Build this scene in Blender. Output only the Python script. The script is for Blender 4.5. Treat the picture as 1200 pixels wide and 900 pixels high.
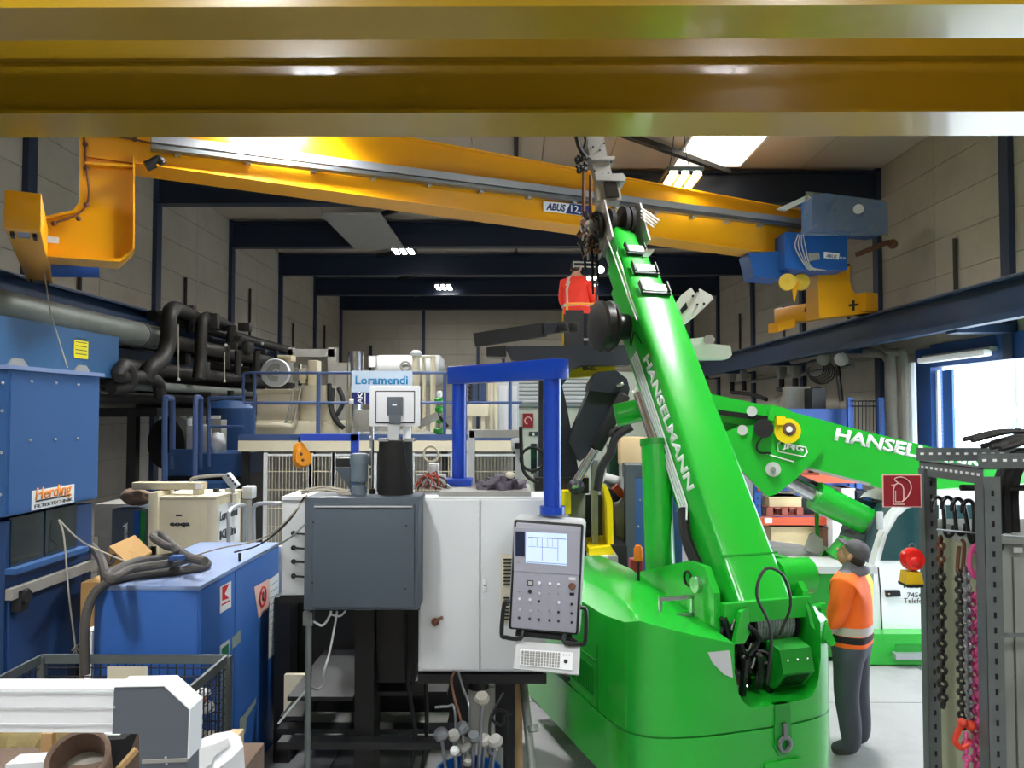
import bpy, bmesh, math, random
from mathutils import Vector, Matrix, noise as mnoise
random.seed(7)
R = math.radians
for o in list(bpy.data.objects): bpy.data.objects.remove(o)
scene = bpy.context.scene
COL = scene.collection
V = Vector

# ---------------------------------------------------------------- camera, world, exposure
CAM = V((0, 0, 2.8)); PITCH = R(2.0); YAW = math.atan(5/900)
cd = bpy.data.cameras.new('camera'); cam = bpy.data.objects.new('camera', cd); COL.objects.link(cam)
cd.sensor_width = 36; cd.lens = 27; cd.clip_start = .05; cd.clip_end = 300
cam.location = CAM; cam.rotation_euler = (R(90)+PITCH, 0, YAW)
scene.camera = cam
w = bpy.data.worlds.new('world'); scene.world = w; w.use_nodes = True
bg = w.node_tree.nodes['Background']; bg.inputs[0].default_value = (.74, .87, 1, 1); bg.inputs[1].default_value = 11.0
vs = scene.view_settings; vs.view_transform = 'Standard'; vs.look = 'None'; vs.gamma = 1; vs.use_curve_mapping = False
vs.exposure = 0.0
LAMP_W = 130.0          # watts of one hall lamp

CR = Matrix.Rotation(YAW, 3, 'Z') @ Matrix.Rotation(R(90)+PITCH, 3, 'X')
def ray(px, py): return (CR @ V(((px-600)/900, (450-py)/900, -1))).normalized()
def P(px, py, y=None, x=None, z=None):
    d = ray(px, py)
    if y is not None: t = (y-CAM.y)/d.y
    elif x is not None: t = (x-CAM.x)/d.x
    else: t = (z-CAM.z)/d.z
    return CAM + d*t
def X(px, d): return P(px, 481, y=d).x
def Z(py, d): return P(605, py, y=d).z
def Pplane(px, py, a, n):
    d = ray(px, py); t = (a-CAM).dot(n)/d.dot(n); return CAM + d*t

# ---------------------------------------------------------------- materials (procedural)
def lin(c):
    return c/12.92 if c <= .04045 else ((c+.055)/1.055)**2.4
def hexc(h):
    return tuple(lin(int(h[i:i+2], 16)/255) for i in (0, 2, 4))
MATS = {}
def mat(name, hx, rough=.5, metal=0., var=.12, scale=3., bump=0., bscale=40., coat=0., emit=0., dirt=0., dirtc='2a2622', trans=0., alpha=1., spec=.5):
    if name in MATS: return MATS[name]
    m = bpy.data.materials.new(name); m.use_nodes = True; nt = m.node_tree; N = nt.nodes; L = nt.links
    b = N['Principled BSDF']; c = hexc(hx)
    b.inputs['Roughness'].default_value = rough; b.inputs['Metallic'].default_value = metal
    b.inputs['Coat Weight'].default_value = coat; b.inputs['Coat Roughness'].default_value = .08
    b.inputs['Specular IOR Level'].default_value = spec
    if trans: b.inputs['Transmission Weight'].default_value = trans
    if alpha < 1: b.inputs['Alpha'].default_value = alpha
    tc = N.new('ShaderNodeTexCoord'); no = N.new('ShaderNodeTexNoise')
    no.inputs['Scale'].default_value = scale; no.inputs['Detail'].default_value = 6; no.inputs['Roughness'].default_value = .6
    L.new(tc.outputs['Object'], no.inputs['Vector'])
    mx = N.new('ShaderNodeMixRGB'); mx.inputs[1].default_value = tuple(max(0, v*(1-var)) for v in c)+(1,)
    mx.inputs[2].default_value = tuple(min(1, v*(1+var)) for v in c)+(1,)
    L.new(no.outputs['Fac'], mx.inputs[0]); out = mx.outputs[0]
    if dirt:
        n2 = N.new('ShaderNodeTexNoise'); n2.inputs['Scale'].default_value = scale*.7; n2.inputs['Detail'].default_value = 8; n2.inputs['Roughness'].default_value = .75
        L.new(tc.outputs['Object'], n2.inputs['Vector'])
        rp = N.new('ShaderNodeValToRGB'); rp.color_ramp.elements[0].position = .48; rp.color_ramp.elements[1].position = .72
        rp.color_ramp.elements[0].color = (0, 0, 0, 1); rp.color_ramp.elements[1].color = (dirt,)*3+(1,)
        L.new(n2.outputs['Fac'], rp.inputs[0]); m2 = N.new('ShaderNodeMixRGB'); L.new(rp.outputs[0], m2.inputs[0]); L.new(out, m2.inputs[1])
        m2.inputs[2].default_value = hexc(dirtc)+(1,); out = m2.outputs[0]
    L.new(out, b.inputs['Base Color'])
    if bump:
        nb = N.new('ShaderNodeTexNoise'); nb.inputs['Scale'].default_value = bscale; nb.inputs['Detail'].default_value = 4
        L.new(tc.outputs['Object'], nb.inputs['Vector']); bp = N.new('ShaderNodeBump'); bp.inputs['Strength'].default_value = bump; bp.inputs['Distance'].default_value = .01
        L.new(nb.outputs['Fac'], bp.inputs['Height']); L.new(bp.outputs[0], b.inputs['Normal'])
    if emit:
        b.inputs['Emission Color'].default_value = c+(1,); b.inputs['Emission Strength'].default_value = emit
    MATS[name] = m; return m
M = lambda n: MATS[n]
mat('wall_block', 'b8b2a3', .85, bump=.25, bscale=25, var=.08, scale=1.2, dirt=.25, dirtc='6f675a')
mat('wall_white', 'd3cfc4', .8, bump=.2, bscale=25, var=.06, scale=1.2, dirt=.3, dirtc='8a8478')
mat('wall_joint', '9c9688', .9, var=.1)
mat('ceiling_panel', 'c2b7a6', .8, var=.07, scale=1.5)
mat('floor_concrete', 'a9a9aa', .55, var=.18, scale=1.3, bump=.1, dirt=.4, dirtc='6d6b69')
mat('floor_joint', '4a4846', .9)
mat('navy_steel', '16263f', .42, var=.15, dirt=.15)
mat('column_blue', '2a3850', .5, var=.15)
mat('runway_blue', '1f3958', .45, var=.2, scale=1.5, dirt=.35, dirtc='14202c')
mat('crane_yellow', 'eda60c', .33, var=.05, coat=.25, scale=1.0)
mat('yellow_shaded', 'a07f10', .28, var=.06, coat=.3, scale=.8, bump=.03, bscale=60)  # crane paint darkened to olive, standing for the unlit front girders
mat('ral_blue', '1a5aa8', .4, var=.08)
mat('deep_blue', '0a3fae', .3, var=.06, coat=.3)
mat('swing_blue', '2b4fc4', .4, var=.08)
mat('rail_grey', '66747f', .45, var=.1)
mat('filter_blue', '2f5c94', .5, var=.07, bump=.12, bscale=180, scale=2)
mat('filter_dark', '1c3f70', .5, var=.1, scale=2)
mat('cabinet_blue', '2f62ae', .5, var=.05, bump=.15, bscale=220, scale=2, dirt=.12, dirtc='203c66')
mat('cabinet_top', '7d93bd', .65, var=.12, scale=3, dirt=.4, dirtc='9a9ba4')
mat('duct_blue', '2c5a86', .5, var=.1, scale=1.5, dirt=.2)
mat('rail_blue', '3d5484', .45, var=.12)
mat('stair_blue', '1f4677', .5, var=.15)
mat('green', '1db22f', .28, var=.05, coat=.5, scale=1.2)
mat('green_dark', '129026', .35, var=.08, coat=.3)
mat('silver', 'c9ccd0', .25, metal=1., var=.06)
mat('steel', '8f9499', .4, metal=.9, var=.15, dirt=.2)
mat('galv', '727a7a', .5, metal=.55, var=.18, scale=8, dirt=.3, dirtc='46524f')
mat('alu', 'b6bac0', .4, metal=.6, var=.08)
mat('dark_steel', '2a2b2d', .5, metal=.4, var=.25)
mat('black', '0d0e10', .45, var=.3)
mat('black_plastic', '17181a', .4, var=.2)
mat('rubber', '141415', .75, var=.3, bump=.2)
mat('lift_black', '20242e', .42, var=.12, dirt=.1)
mat('hose', '2c2b2b', .6, var=.2)
mat('hose_dust', '4d4a47', .75, var=.25, dirt=.3, dirtc='77726b')
mat('pipe_dark', '262421', .55, var=.35, dirt=.5, dirtc='171513')
mat('pipe_grey', '7f857f', .5, metal=.3, var=.2, dirt=.3, dirtc='4a4c46')
mat('pipe_beige', '8d897c', .6, var=.15, dirt=.2)
mat('white', 'eceff2', .4, var=.02)
mat('white_cab', 'f2f4f6', .25, var=.02, coat=.4)
mat('offwhite', 'd3d8da', .45, var=.03, bump=.04, bscale=150)
mat('grey_box', '4b5661', .5, var=.05, bump=.15, bscale=200)
mat('grey_cover', '5b626b', .5, var=.04, bump=.1, bscale=200)
mat('panel_grey', 'a7a9b6', .45, var=.04)
mat('panel_light', 'bfc3c3', .45, var=.04)
mat('beige', 'cfc6a8', .5, var=.07, dirt=.15, dirtc='8c8470')
mat('cream', 'ddd6bd', .5, var=.05, dirt=.12, dirtc='9a917a')
mat('greyish', '9a9a94', .55, var=.1, dirt=.2)
mat('locker', '8b908a', .55, var=.06, scale=2, dirt=.15)
mat('locker_green_lit', '9a9f84', .7, var=.1, scale=2, dirt=.3, dirtc='6f745c')  # locker grey tinted green, standing for greenish light on its side
mat('hivis', 'ff6a14', .75, var=.06, bump=.3, bscale=12)
mat('hivis_yellow', 'f4d23a', .75, var=.06)
mat('hivis_red', 'ee3a24', .75, var=.06)
mat('reflective', 'b9b4ab', .5, var=.1)
mat('trousers', '4b4f5a', .85, var=.15, bump=.5, bscale=14)
mat('black_cloth', '1d1c20', .85, var=.2)
mat('hood_grey', '74747c', .85, var=.15)
mat('cap_grey', '55545a', .8, var=.2, bump=.2)
mat('skin', 'b98a70', .6, var=.06)
mat('boot', '45423c', .7, var=.2)
mat('hair', '2c2622', .8)
mat('red_sign', '8e1f2a', .45, var=.04)
mat('sign_pink', 'f3c6bd', .5)
mat('red_lens', 'e3241c', .2, var=.05, coat=.5)
mat('orange_lens', 'ef7a16', .2, var=.05, coat=.5)
mat('yellow_box', 'd9b414', .45, var=.08)
mat('bright_yellow', 'f2d60a', .4, var=.05)
mat('siren_orange', 'ee9a24', .4, var=.1)
mat('chain_dark', '3a3937', .45, metal=.7, var=.3)
mat('chain_rust', '6a4632', .7, metal=.3, var=.3)
mat('pink', 'd2518f', .5, var=.12)
mat('red_hook', 'cc3c22', .5, var=.1)
mat('rack_orange', 'dd5a35', .5, var=.08)
mat('rack_blue', '1f4f9c', .5, var=.1)
mat('wood', 'c9a573', .75, var=.2, scale=6)
mat('pallet_red', 'a5584a', .75, var=.2, scale=6)
mat('ply', 'd9c094', .7, var=.12, scale=4)
mat('cardboard', 'b08a54', .8, var=.1)
mat('crucible', '7a6658', .9, var=.3, bump=.5, scale=8)
mat('sand', '9d9a90', .95, var=.3, bump=.6, scale=9)
mat('rock', '8d7f52', .9, var=.45, bump=.8, bscale=15, scale=7)
mat('rag', '5f5963', .9, var=.3, bump=.6, bscale=20)
mat('glass_dark', '1b2a2e', .08, var=.1, spec=.8)
mat('cab_glass', '27494c', .04, var=.25, spec=.8, scale=2)
mat('lamp_glass', 'cfd4d6', .1, var=.05)
mat('diffuser_glow', 'f1f5ee', .4, emit=.25)  # faint painted glow brightens a diffuser whose lamp is off
mat('spot_on', 'ffffff', .4, emit=10.)
mat('skylight_pane', 'fff3df', .5, emit=4.5)
mat('screen', 'b8cbe6', .3, emit=.75, var=.03)
mat('screen_line', '7d93a8', .4, emit=.2)
mat('screen_navy', '16213f', .3)
mat('sky_sign', 'c3d6ea', .4, var=.03)
mat('text_blue', '1f8fc8', .5)
mat('text_white', 'f3f6f4', .5)
mat('text_dark', '23272c', .5)
mat('text_navy', '1c2f74', .5)
mat('text_orange', 'ef8a1d', .5)
mat('text_red', 'd5202c', .5)
mat('text_green', '1f6a4a', .5)
mat('plastic_film', 'aab4be', .08, var=.35, alpha=.42, scale=6)
mat('jib_grey', '9b9b98', .5, var=.12, dirt=.25, dirtc='5c5a56')
mat('wall_green', 'c7d2c0', .7, var=.05)
mat('exit_green', '13402e', .5)
mat('yellow_note', 'ded321', .6)
mat('rope', 'b9b3a4', .9, var=.2)
mat('rust', '6e4a3a', .8, var=.3)
mat('outside', 'd8d8d8', .9)
mat('shutter', '8b9a92', .5, var=.05)
mat('red_orange', 'd9532c', .5, var=.1)

# ---------------------------------------------------------------- mesh tools
ORG = {}
def catmull(pts, k=6):
    pts = [V(p) for p in pts]
    if len(pts) < 3: return pts
    q = [2*pts[0]-pts[1]]+pts+[2*pts[-1]-pts[-2]]; out = []
    for i in range(1, len(q)-2):
        a, b, c, d = q[i-1:i+3]
        for j in range(k):
            t = j/k
            out.append(.5*((2*b)+(c-a)*t+(2*a-5*b+4*c-d)*t*t+(3*b-a-3*c+d)*t**3))
    out.append(pts[-1]); return out
def frame(d):
    d = d.normalized(); a = V((0, 0, 1)) if abs(d.z) < .9 else V((1, 0, 0))
    s = d.cross(a).normalized(); return s, s.cross(d).normalized()
class MB:
    def __init__(s, T=None): s.bm = bmesh.new(); s.T = T or (lambda p: V(p)); s.mi = 0
    def _v(s, p): return s.bm.verts.new(s.T(p))
    def _f(s, vs):
        try:
            f = s.bm.faces.new(vs); f.material_index = s.mi; return f
        except ValueError: return None
    def pts_faces(s, pts, faces):
        vs = [s._v(p) for p in pts]
        for f in faces: s._f([vs[i] for i in f])
        return s
    def box(s, c, size, rot=None, bev=0, seg=2):
        c = V(c); hx, hy, hz = (v/2 for v in size)
        t = bmesh.new(); vs = [t.verts.new((x, y, z)) for x in (-hx, hx) for y in (-hy, hy) for z in (-hz, hz)]
        for f in ((0,1,3,2),(4,6,7,5),(0,4,5,1),(2,3,7,6),(0,2,6,4),(1,5,7,3)): t.faces.new([vs[i] for i in f])
        if bev: bmesh.ops.bevel(t, geom=t.edges[:], offset=min(bev, hx*.9, hy*.9, hz*.9), segments=seg, affect='EDGES', profile=.5)
        s._merge(t, lambda p: c+(rot @ p if rot else p)); return s
    def box2(s, a, b, bev=0):
        a, b = V(a), V(b); return s.box((a+b)/2, [abs(v) for v in (b-a)], bev=bev)
    def _merge(s, t, fn):
        t.verts.index_update(); vs = [s._v(fn(v.co)) for v in t.verts]
        for f in t.faces: s._f([vs[v.index] for v in f.verts])
        t.free()
    def bar(s, a, b, w, h, up=None, bev=0):
        a, b = V(a), V(b); d = (b-a); L = d.length; d.normalize()
        if up is None: sd, u = frame(d)
        else:
            u = V(up); sd = d.cross(u).normalized(); u = sd.cross(d).normalized()
        return s.box((a+b)/2, (w, L, h), Matrix((sd, d, u)).transposed(), bev)
    def cyl(s, a, b, r, r2=None, n=14, cap=True):
        a, b = V(a), V(b); r2 = r if r2 is None else r2; sd, u = frame(b-a)
        A = []; B = []
        for i in range(n):
            t = 2*math.pi*i/n; o = sd*math.cos(t)+u*math.sin(t)
            A.append(s._v(a+o*r)); B.append(s._v(b+o*r2))
        for i in range(n): s._f([A[i], A[(i+1) % n], B[(i+1) % n], B[i]])
        if cap: s._f(A[::-1]); s._f(B)
        return s
    def tube(s, pts, r, n=8, k=5, smooth=True):
        pts = catmull(pts, k) if smooth else [V(p) for p in pts]
        rings = []; sd = None
        for i, p in enumerate(pts):
            d = (pts[min(i+1, len(pts)-1)]-pts[max(i-1, 0)]).normalized()
            if sd is None: sd, u = frame(d)
            else:
                sd = (sd-d*sd.dot(d)); sd = sd.normalized() if sd.length > 1e-6 else frame(d)[0]; u = sd.cross(d)
            rr = r[min(int(i*len(r)/len(pts)), len(r)-1)] if isinstance(r, (list, tuple)) else r
            rings.append([s._v(p+(sd*math.cos(2*math.pi*j/n)+u*math.sin(2*math.pi*j/n))*rr) for j in range(n)])
        for A, B in zip(rings, rings[1:]):
            for j in range(n): s._f([A[j], A[(j+1) % n], B[(j+1) % n], B[j]])
        s._f(rings[0][::-1]); s._f(rings[-1]); return s
    def prism(s, poly, vec):
        vec = V(vec); A = [s._v(p) for p in poly]; B = [s._v(V(p)+vec) for p in poly]; n = len(A)
        s._f(A[::-1]); s._f(B)
        for i in range(n): s._f([A[i], A[(i+1) % n], B[(i+1) % n], B[i]])
        return s
    def lathe(s, prof, o, ax=(0, 0, 1), n=20):
        o = V(o); ax = V(ax).normalized(); sd, u = frame(ax); rings = []
        for r, z in prof:
            rings.append([s._v(o+ax*z+(sd*math.cos(2*math.pi*i/n)+u*math.sin(2*math.pi*i/n))*max(r, .0005)) for i in range(n)])
        for A, B in zip(rings, rings[1:]):
            for j in range(n): s._f([A[j], A[(j+1) % n], B[(j+1) % n], B[j]])
        s._f(rings[0][::-1]); s._f(rings[-1]); return s
    def ball(s, c, r, n=12, rot=None):
        rx, ry, rz = r if isinstance(r, (tuple, list)) else (r,)*3
        t = bmesh.new(); bmesh.ops.create_uvsphere(t, u_segments=n, v_segments=max(6, n*2//3), radius=1)
        c = V(c)
        def fn(p):
            q = V((p.x*rx, p.y*ry, p.z*rz)); return c+(rot @ q if rot else q)
        s._merge(t, fn); return s
    def torus(s, c, ax, R_, r, n=20, m=8, a0=0, a1=2*math.pi):
        sd, u = frame(V(ax)); full = abs(a1-a0-2*math.pi) < 1e-4
        pts = [V(c)+(sd*math.cos(a0+(a1-a0)*i/n)+u*math.sin(a0+(a1-a0)*i/n))*R_ for i in range(n+1)]
        return s.tube(pts, r, m, smooth=False)
    def build(s, name, m, parent=None, sharp=35, label=None):
        bm = s.bm; bmesh.ops.recalc_face_normals(bm, faces=bm.faces[:])
        me = bpy.data.meshes.new(name)
        if parent is not None: o0 = ORG[parent]
        else:
            xs = [v.co for v in bm.verts]
            o0 = V(((min(p.x for p in xs)+max(p.x for p in xs))/2, (min(p.y for p in xs)+max(p.y for p in xs))/2, min(p.z for p in xs)))
        for v in bm.verts: v.co -= o0
        bm.to_mesh(me); bm.free()
        for mm in (m if isinstance(m, (list, tuple)) else [m]): me.materials.append(M(mm) if isinstance(mm, str) else mm)
        for p in me.polygons: p.use_smooth = True
        me.set_sharp_from_angle(angle=R(sharp))
        ob = bpy.data.objects.new(name, me); COL.objects.link(ob)
        if parent is not None: ob.parent = parent
        else: ob.location = o0
        ORG[ob] = o0
        if label: ob['label'] = label
        return ob
def tag(o, label, cat, group=None, kind=None):
    o['label'] = label; o['category'] = cat
    if group: o['group'] = group
    if kind: o['kind'] = kind
    return o
def thing(name, label, cat, loc, group=None):
    o = bpy.data.objects.new(name, None); COL.objects.link(o); o.location = V(loc); o.empty_display_size = .1
    ORG[o] = V(loc); return tag(o, label, cat, group)
def struct(o, label=None):
    o['kind'] = 'structure'
    if label: o['label'] = label
    return o
def share(src, name, parent, mtx_loc, rot=None):
    c = bpy.data.objects.new(name, src.data); COL.objects.link(c); c.parent = parent; c.location = mtx_loc
    if rot is not None: c.rotation_euler = rot
    return c
def copy_tree(o, delta, label=None, parent=None):
    c = o.copy(); COL.objects.link(c); c.parent = parent
    if parent is None: c.location = o.location+V(delta)
    if label: c['label'] = label
    for ch in list(o.children): copy_tree(ch, delta, parent=c)
    return c
def text(name, body, org, xd, yd, m, parent, h=None, wid=None, bold=.012, depth=.004, shear=0., space=1., center=False):
    cu = bpy.data.curves.new(name, 'FONT'); cu.body = body; cu.size = 1; cu.offset = bold; cu.shear = shear; cu.space_character = space; cu.resolution_u = 2
    to = bpy.data.objects.new(name, cu); COL.objects.link(to); bpy.context.view_layer.update()
    me = bpy.data.meshes.new_from_object(to.evaluated_get(bpy.context.evaluated_depsgraph_get())); bpy.data.objects.remove(to); bpy.data.curves.remove(cu)
    vs_ = [v.co for v in me.vertices]
    x0, x1 = min(v.x for v in vs_), max(v.x for v in vs_); y0, y1 = min(v.y for v in vs_), max(v.y for v in vs_)
    sy = (h/(y1-y0)) if h else None; sx = (wid/(x1-x0)) if wid else sy
    if sy is None: sy = sx
    xd, yd = V(xd).normalized(), V(yd).normalized(); nd = xd.cross(yd).normalized(); org = V(org); o0 = ORG[parent]
    bm = bmesh.new(); bm.from_mesh(me)
    r = bmesh.ops.extrude_face_region(bm, geom=bm.faces[:])
    top = [g for g in r['geom'] if isinstance(g, bmesh.types.BMVert)]; tops = set(top)
    for v in bm.verts:
        p = v.co.copy(); cx = (x0+x1)/2 if center else x0; cy = (y0+y1)/2 if center else y0
        v.co = org+xd*(p.x-cx)*sx+yd*(p.y-cy)*sy+nd*(depth if v in tops else 0.0005)-o0
    bmesh.ops.recalc_face_normals(bm, faces=bm.faces[:])
    me2 = bpy.data.meshes.new(name); bm.to_mesh(me2); bm.free(); bpy.data.meshes.remove(me)
    me2.materials.append(M(m)); ob = bpy.data.objects.new(name, me2); COL.objects.link(ob); ob.parent = parent; ORG[ob] = o0
    return ob
# ================================================================ STRUCTURE
XW = 7.3; YB = 31.8; YF = -7.5; ZC = 7.66; S = 4.07
BEAMS = [11.3+S*k for k in range(-4, 6)]
# floor: base and slabs
fl = struct(MB().box2((-XW-.3, YF-.3, -.3), (XW+.3, YB+.3, -.012)).build('floor', 'floor_joint'))
sl = None
SX, SY = 2.92, 3.0
ny = int((YB-YF)/SY)+1
for i in range(5):
    for j in range(ny):
        x0 = -XW+i*SX; y0 = YF+j*SY; y1 = min(y0+SY, YB)
        if y1-y0 < .3: continue
        MB().box2((x0+.006, y0+.006, -.06), (x0+SX-.006, y1-.006, 0)).build('floor_slab', 'floor_concrete', fl)
# walls
def wall(side):
    sx = -1 if side == 'left' else 1
    root = bpy.data.objects.new('wall_'+side, None)
    mb = MB()
    DY0, DY1, DZ = 6.6, 13.45, 3.56        # the open door on the right
    def slab(y0, y1, z0, z1): mb.box2((sx*(XW+.03), y0, z0), (sx*(XW+.14), y1, z1))
    if side == 'right':
        slab(YF, DY0, 0, ZC+.52); slab(DY1, YB, 0, ZC+.52); slab(DY0, DY1, DZ, ZC+.52)
    else: slab(YF, YB, 0, ZC+.52)
    bpy.data.objects.remove(root)
    root = struct(mb.build('wall_'+side, 'wall_joint'))
    ys = [YF]+[b for b in BEAMS if b > YF+.5]+[YB]
    hc = .64
    for a, b in zip(ys, ys[1:]):
        for part in range(2):
            y0 = a+(b-a)*part/2; y1 = a+(b-a)*(part+1)/2
            for k in range(12):
                z0 = k*hc; z1 = min((k+1)*hc, ZC)
                yy0, yy1 = y0, y1
                if side == 'right' and z0 < DZ-.02:
                    if yy0 >= DY0-.01 and yy1 <= DY1+.01: continue
                    if yy0 < DY0 < yy1: yy1 = DY0
                    if yy0 < DY1 < yy1: yy0 = DY1
                    if DY0 <= yy0 and yy1 <= DY1: continue
                if yy1-yy0 < .1: continue
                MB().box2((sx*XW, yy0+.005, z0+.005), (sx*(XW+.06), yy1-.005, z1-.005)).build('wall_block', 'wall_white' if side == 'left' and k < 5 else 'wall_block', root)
    for b in BEAMS[1:]:
        if side == 'right' and DY0-.2 < b < DY1+.2: z0 = DZ
        else: z0 = 0
        MB().box2((sx*(XW-.09), b-.11, z0), (sx*(XW+.02), b+.11, ZC)).build('column', 'column_blue', root)
        yy = b+1.35; z0 = max(z0, 4.7)
        if b > 10: MB().cyl((sx*(XW-.05), yy, z0), (sx*(XW-.05), yy, 5.6+random.random()*.8), .035, n=8).build('conduit', 'pipe_dark', root)
    return root
WL = wall('left'); WR = wall('right')
def endwall(name, y, s):
    root = struct(MB().box2((-XW-.3, y, 0), (XW+.3, y+s*.25, ZC+.52)).build(name, 'wall_joint'))
    for i in range(6):
        for k in range(12):
            x0 = -XW+i*XW/3; z0 = k*.64
            MB().box2((x0+.008, y-s*.05, z0+.008), (x0+XW/3-.008, y+s*.02, min(z0+.64, ZC)-.008)).build('wall_block', 'wall_block', root)
    return root
WB = endwall('wall_back', YB, 1); endwall('wall_front', YF, -1)
for px in (434, 496, 560, 590):
    x = X(px, YB-.1); MB().box2((x-.06, YB-.15, 0), (x+.06, YB-.05, 5.5 if px != 496 else 7)).build('column', 'column_blue', WB)
# ceiling panels with a skylight opening
SKX0, SKX1, SKY0, SKY1 = 3.1, 4.4, 12.5, 15.0
ce = struct(MB().box2((-XW-.3, YF-.2, ZC+.5), (XW+.3, YB+.2, ZC+.52)).build('ceiling', 'ceiling_panel'))
xs_ = [-XW+ i*1.3 for i in range(12)]; xs_[-1] = XW
cuts = [YF]+[b for b in BEAMS if b > YF+.5]+[YB]
for a, b in zip(cuts, cuts[1:]):
    for x0, x1 in zip(xs_, xs_[1:]):
        def pan(ax, bx, ay, by):
            if bx-ax > .03 and by-ay > .03: MB().box2((ax+.006, ay+.004, ZC), (bx-.006, by-.004, ZC+.06)).build('roof_panel', 'ceiling_panel', ce)
        if x1 <= SKX0 or x0 >= SKX1 or b <= SKY0 or a >= SKY1: pan(x0, x1, a, b); continue
        mx0, mx1 = max(x0, SKX0), min(x1, SKX1)
        pan(x0, mx0, a, b); pan(mx1, x1, a, b); pan(mx0, mx1, a, max(a, SKY0)); pan(mx0, mx1, min(b, SKY1), b)
sk = struct(MB().box2((SKX0, SKY0, ZC+.42), (SKX1, SKY1, ZC+.45)).build('window_1', 'skylight_pane'))
m = MB()
for a, b in (((SKX0-.04, SKY0-.04), (SKX0, SKY1+.04)), ((SKX1, SKY0-.04), (SKX1+.04, SKY1+.04)), ((SKX0, SKY0-.04), (SKX1, SKY0)), ((SKX0, SKY1), (SKX1, SKY1+.04))):
    m.box2((a[0], a[1], ZC-.05), (b[0], b[1], ZC+.45))
m.build('skylight_curb', 'white', sk)
# roof beams: I sections
for b in BEAMS[1:]:
    if b > YB-.2: b = YB-.25
    m = MB(); z0, z1 = 6.96, 7.6
    m.box2((-XW+.02, b-.15, z0), (XW-.02, b+.15, z0+.04)); m.box2((-XW+.02, b-.15, z1-.04), (XW-.02, b+.15, z1)); m.box2((-XW+.02, b-.03, z0+.03), (XW-.02, b+.03, z1-.03))
    m.build('roof_beam', 'navy_steel', ce)
# roof braces
for k in range(2, 9):
    a, b = BEAMS[k], BEAMS[k]+S
    for x0, x1 in ((-.2, -4.2), (.2, 4.2)):
        MB().bar((x0, a+.3, 7.56), (x1, b-.3, 7.52), .12, .09).build('roof_brace', 'dark_steel', ce)
    if k < 8: MB().box2((-.04, a, 7.55), (.04, b, 7.64)).build('roof_brace', 'dark_steel', ce)
# flat ceiling duct panel between two roof beams
a = P(376, 252, z=6.9); b = P(446, 252, z=6.9)
m = MB().box2((a.x, a.y, 6.9), (b.x, 19.3, 6.95)); o = m.build('duct_panel', 'greyish')
tag(o, 'flat grey duct panel fixed under the navy roof beams', 'duct panel')
# runways on both walls
def runway(sx, lab):
    r = thing('crane_runway', lab, 'runway', (sx*6.6, 12, 4.0))
    zt = 4.56; x = sx*6.6
    m = MB(); m.box2((x-.16, YF+.1, zt-.03), (x+.16, YB-.5, zt)); m.box2((x-.16, YF+.1, zt-.5), (x+.16, YB-.5, zt-.46)); m.box2((x-.02, YF+.1, zt-.5), (x+.02, YB-.5, zt))
    m.build('rail_girder', 'runway_blue', r)
    MB().box2((x-.03, YF+.1, zt), (x+.03, YB-.5, zt+.05)).build('rail', 'steel', r)
    for b in BEAMS[1:]:
        MB().box2((sx*6.4, b-.14, zt-.62), (sx*7.29, b+.14, zt-.5)).build('bracket', 'runway_blue', r)
    MB().box2((x-sx*.3, YF+.1, zt-.58), (x-sx*.14, YB-.5, zt-.5)).build('lower_channel', 'runway_blue', r)
    return r
runway(-1, 'dark blue crane runway girder along the left pipe wall')
runway(1, 'dark blue crane runway girder above the open gate')
mat('gate_blue', '1d4c8c', .45, var=.08)
# gate opening on the right wall: blue frame
dr = struct(MB().box2((XW-.06, 13.45, 0), (XW+.15, 13.95, 3.9)).build('door_1', 'gate_blue'), 'blue painted steel frame of the open gate')
MB().box2((XW-.06, 6.1, 3.56), (XW+.15, 13.45, 3.95)).build('lintel', 'gate_blue', dr)
MB().box2((XW-.06, 6.1, 0), (XW+.15, 6.6, 3.56)).build('jamb', 'gate_blue', dr)
MB().box2((XW+.02, 13.38, .02), (XW+.07, 13.44, 3.5)).build('gate_leaf', 'white', dr)
MB().box2((XW+.06, 13.0, .02), (XW+.1, 13.3, 3.5)).build('gate_leaf', 'ral_blue', dr)
struct(MB().box2((XW+.14, -30, -.25), (60, 60, -.02)).build('floor_outside', 'outside'))
pole = MB().cyl((13.0, 20.0, -.02), (13.0, 20.0, 2.6), .06).cyl((13.0, 20.0, 2.95), (13.0, 20.0, 4.3), .06).cyl((13, 20, 2.6), (13, 20, 2.95), .03)
tag(pole.build('yard_pole', 'pipe_grey'), 'thin grey pole standing in the bright yard outside the gate', 'pole')

# ================================================================ LAMPS
def hall_lamp(loc, label, power=LAMP_W, along='y', chain=True, vis=True):
    x, y, z = loc
    r = thing('hanging_lamp', label, 'lamp', (x, y, z), 'hall ceiling lamps')
    MB().box((x, y, z+.05), (.62, 1.05, .08), bev=.02).build('housing', 'galv', r)
    tm = mat('lamp_tube_%d' % round(power), 'ffffff', .4, emit=power/.9, var=0.)
    for k in (-1, 0, 1):
        MB().box((x+k*.19, y, z), (.11, .95, .02)).build('tube', tm, r)
    for k in (-1.5, -.5, .5, 1.5): MB().box((x+k*.19, y, z-.02), (.07 if abs(k) < 1 else .03, .99, .06)).build('added_gap_bar', 'black', r)  # added black bars, keep the gaps between the glowing tubes dark
    for sx in (-.22, .22):
        MB().tube([(x+sx, y, z+.09), (x+sx*.6, y, (z+ZC)/2), (x+sx*.4, y, ZC)], .008, 5, k=2).build('chain', 'dark_steel', r)
    return r
hall_lamp((2.85, 13.3, 6.82), 'three-tube hall lamp hung on chains beside the skylight', LAMP_W)
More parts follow.
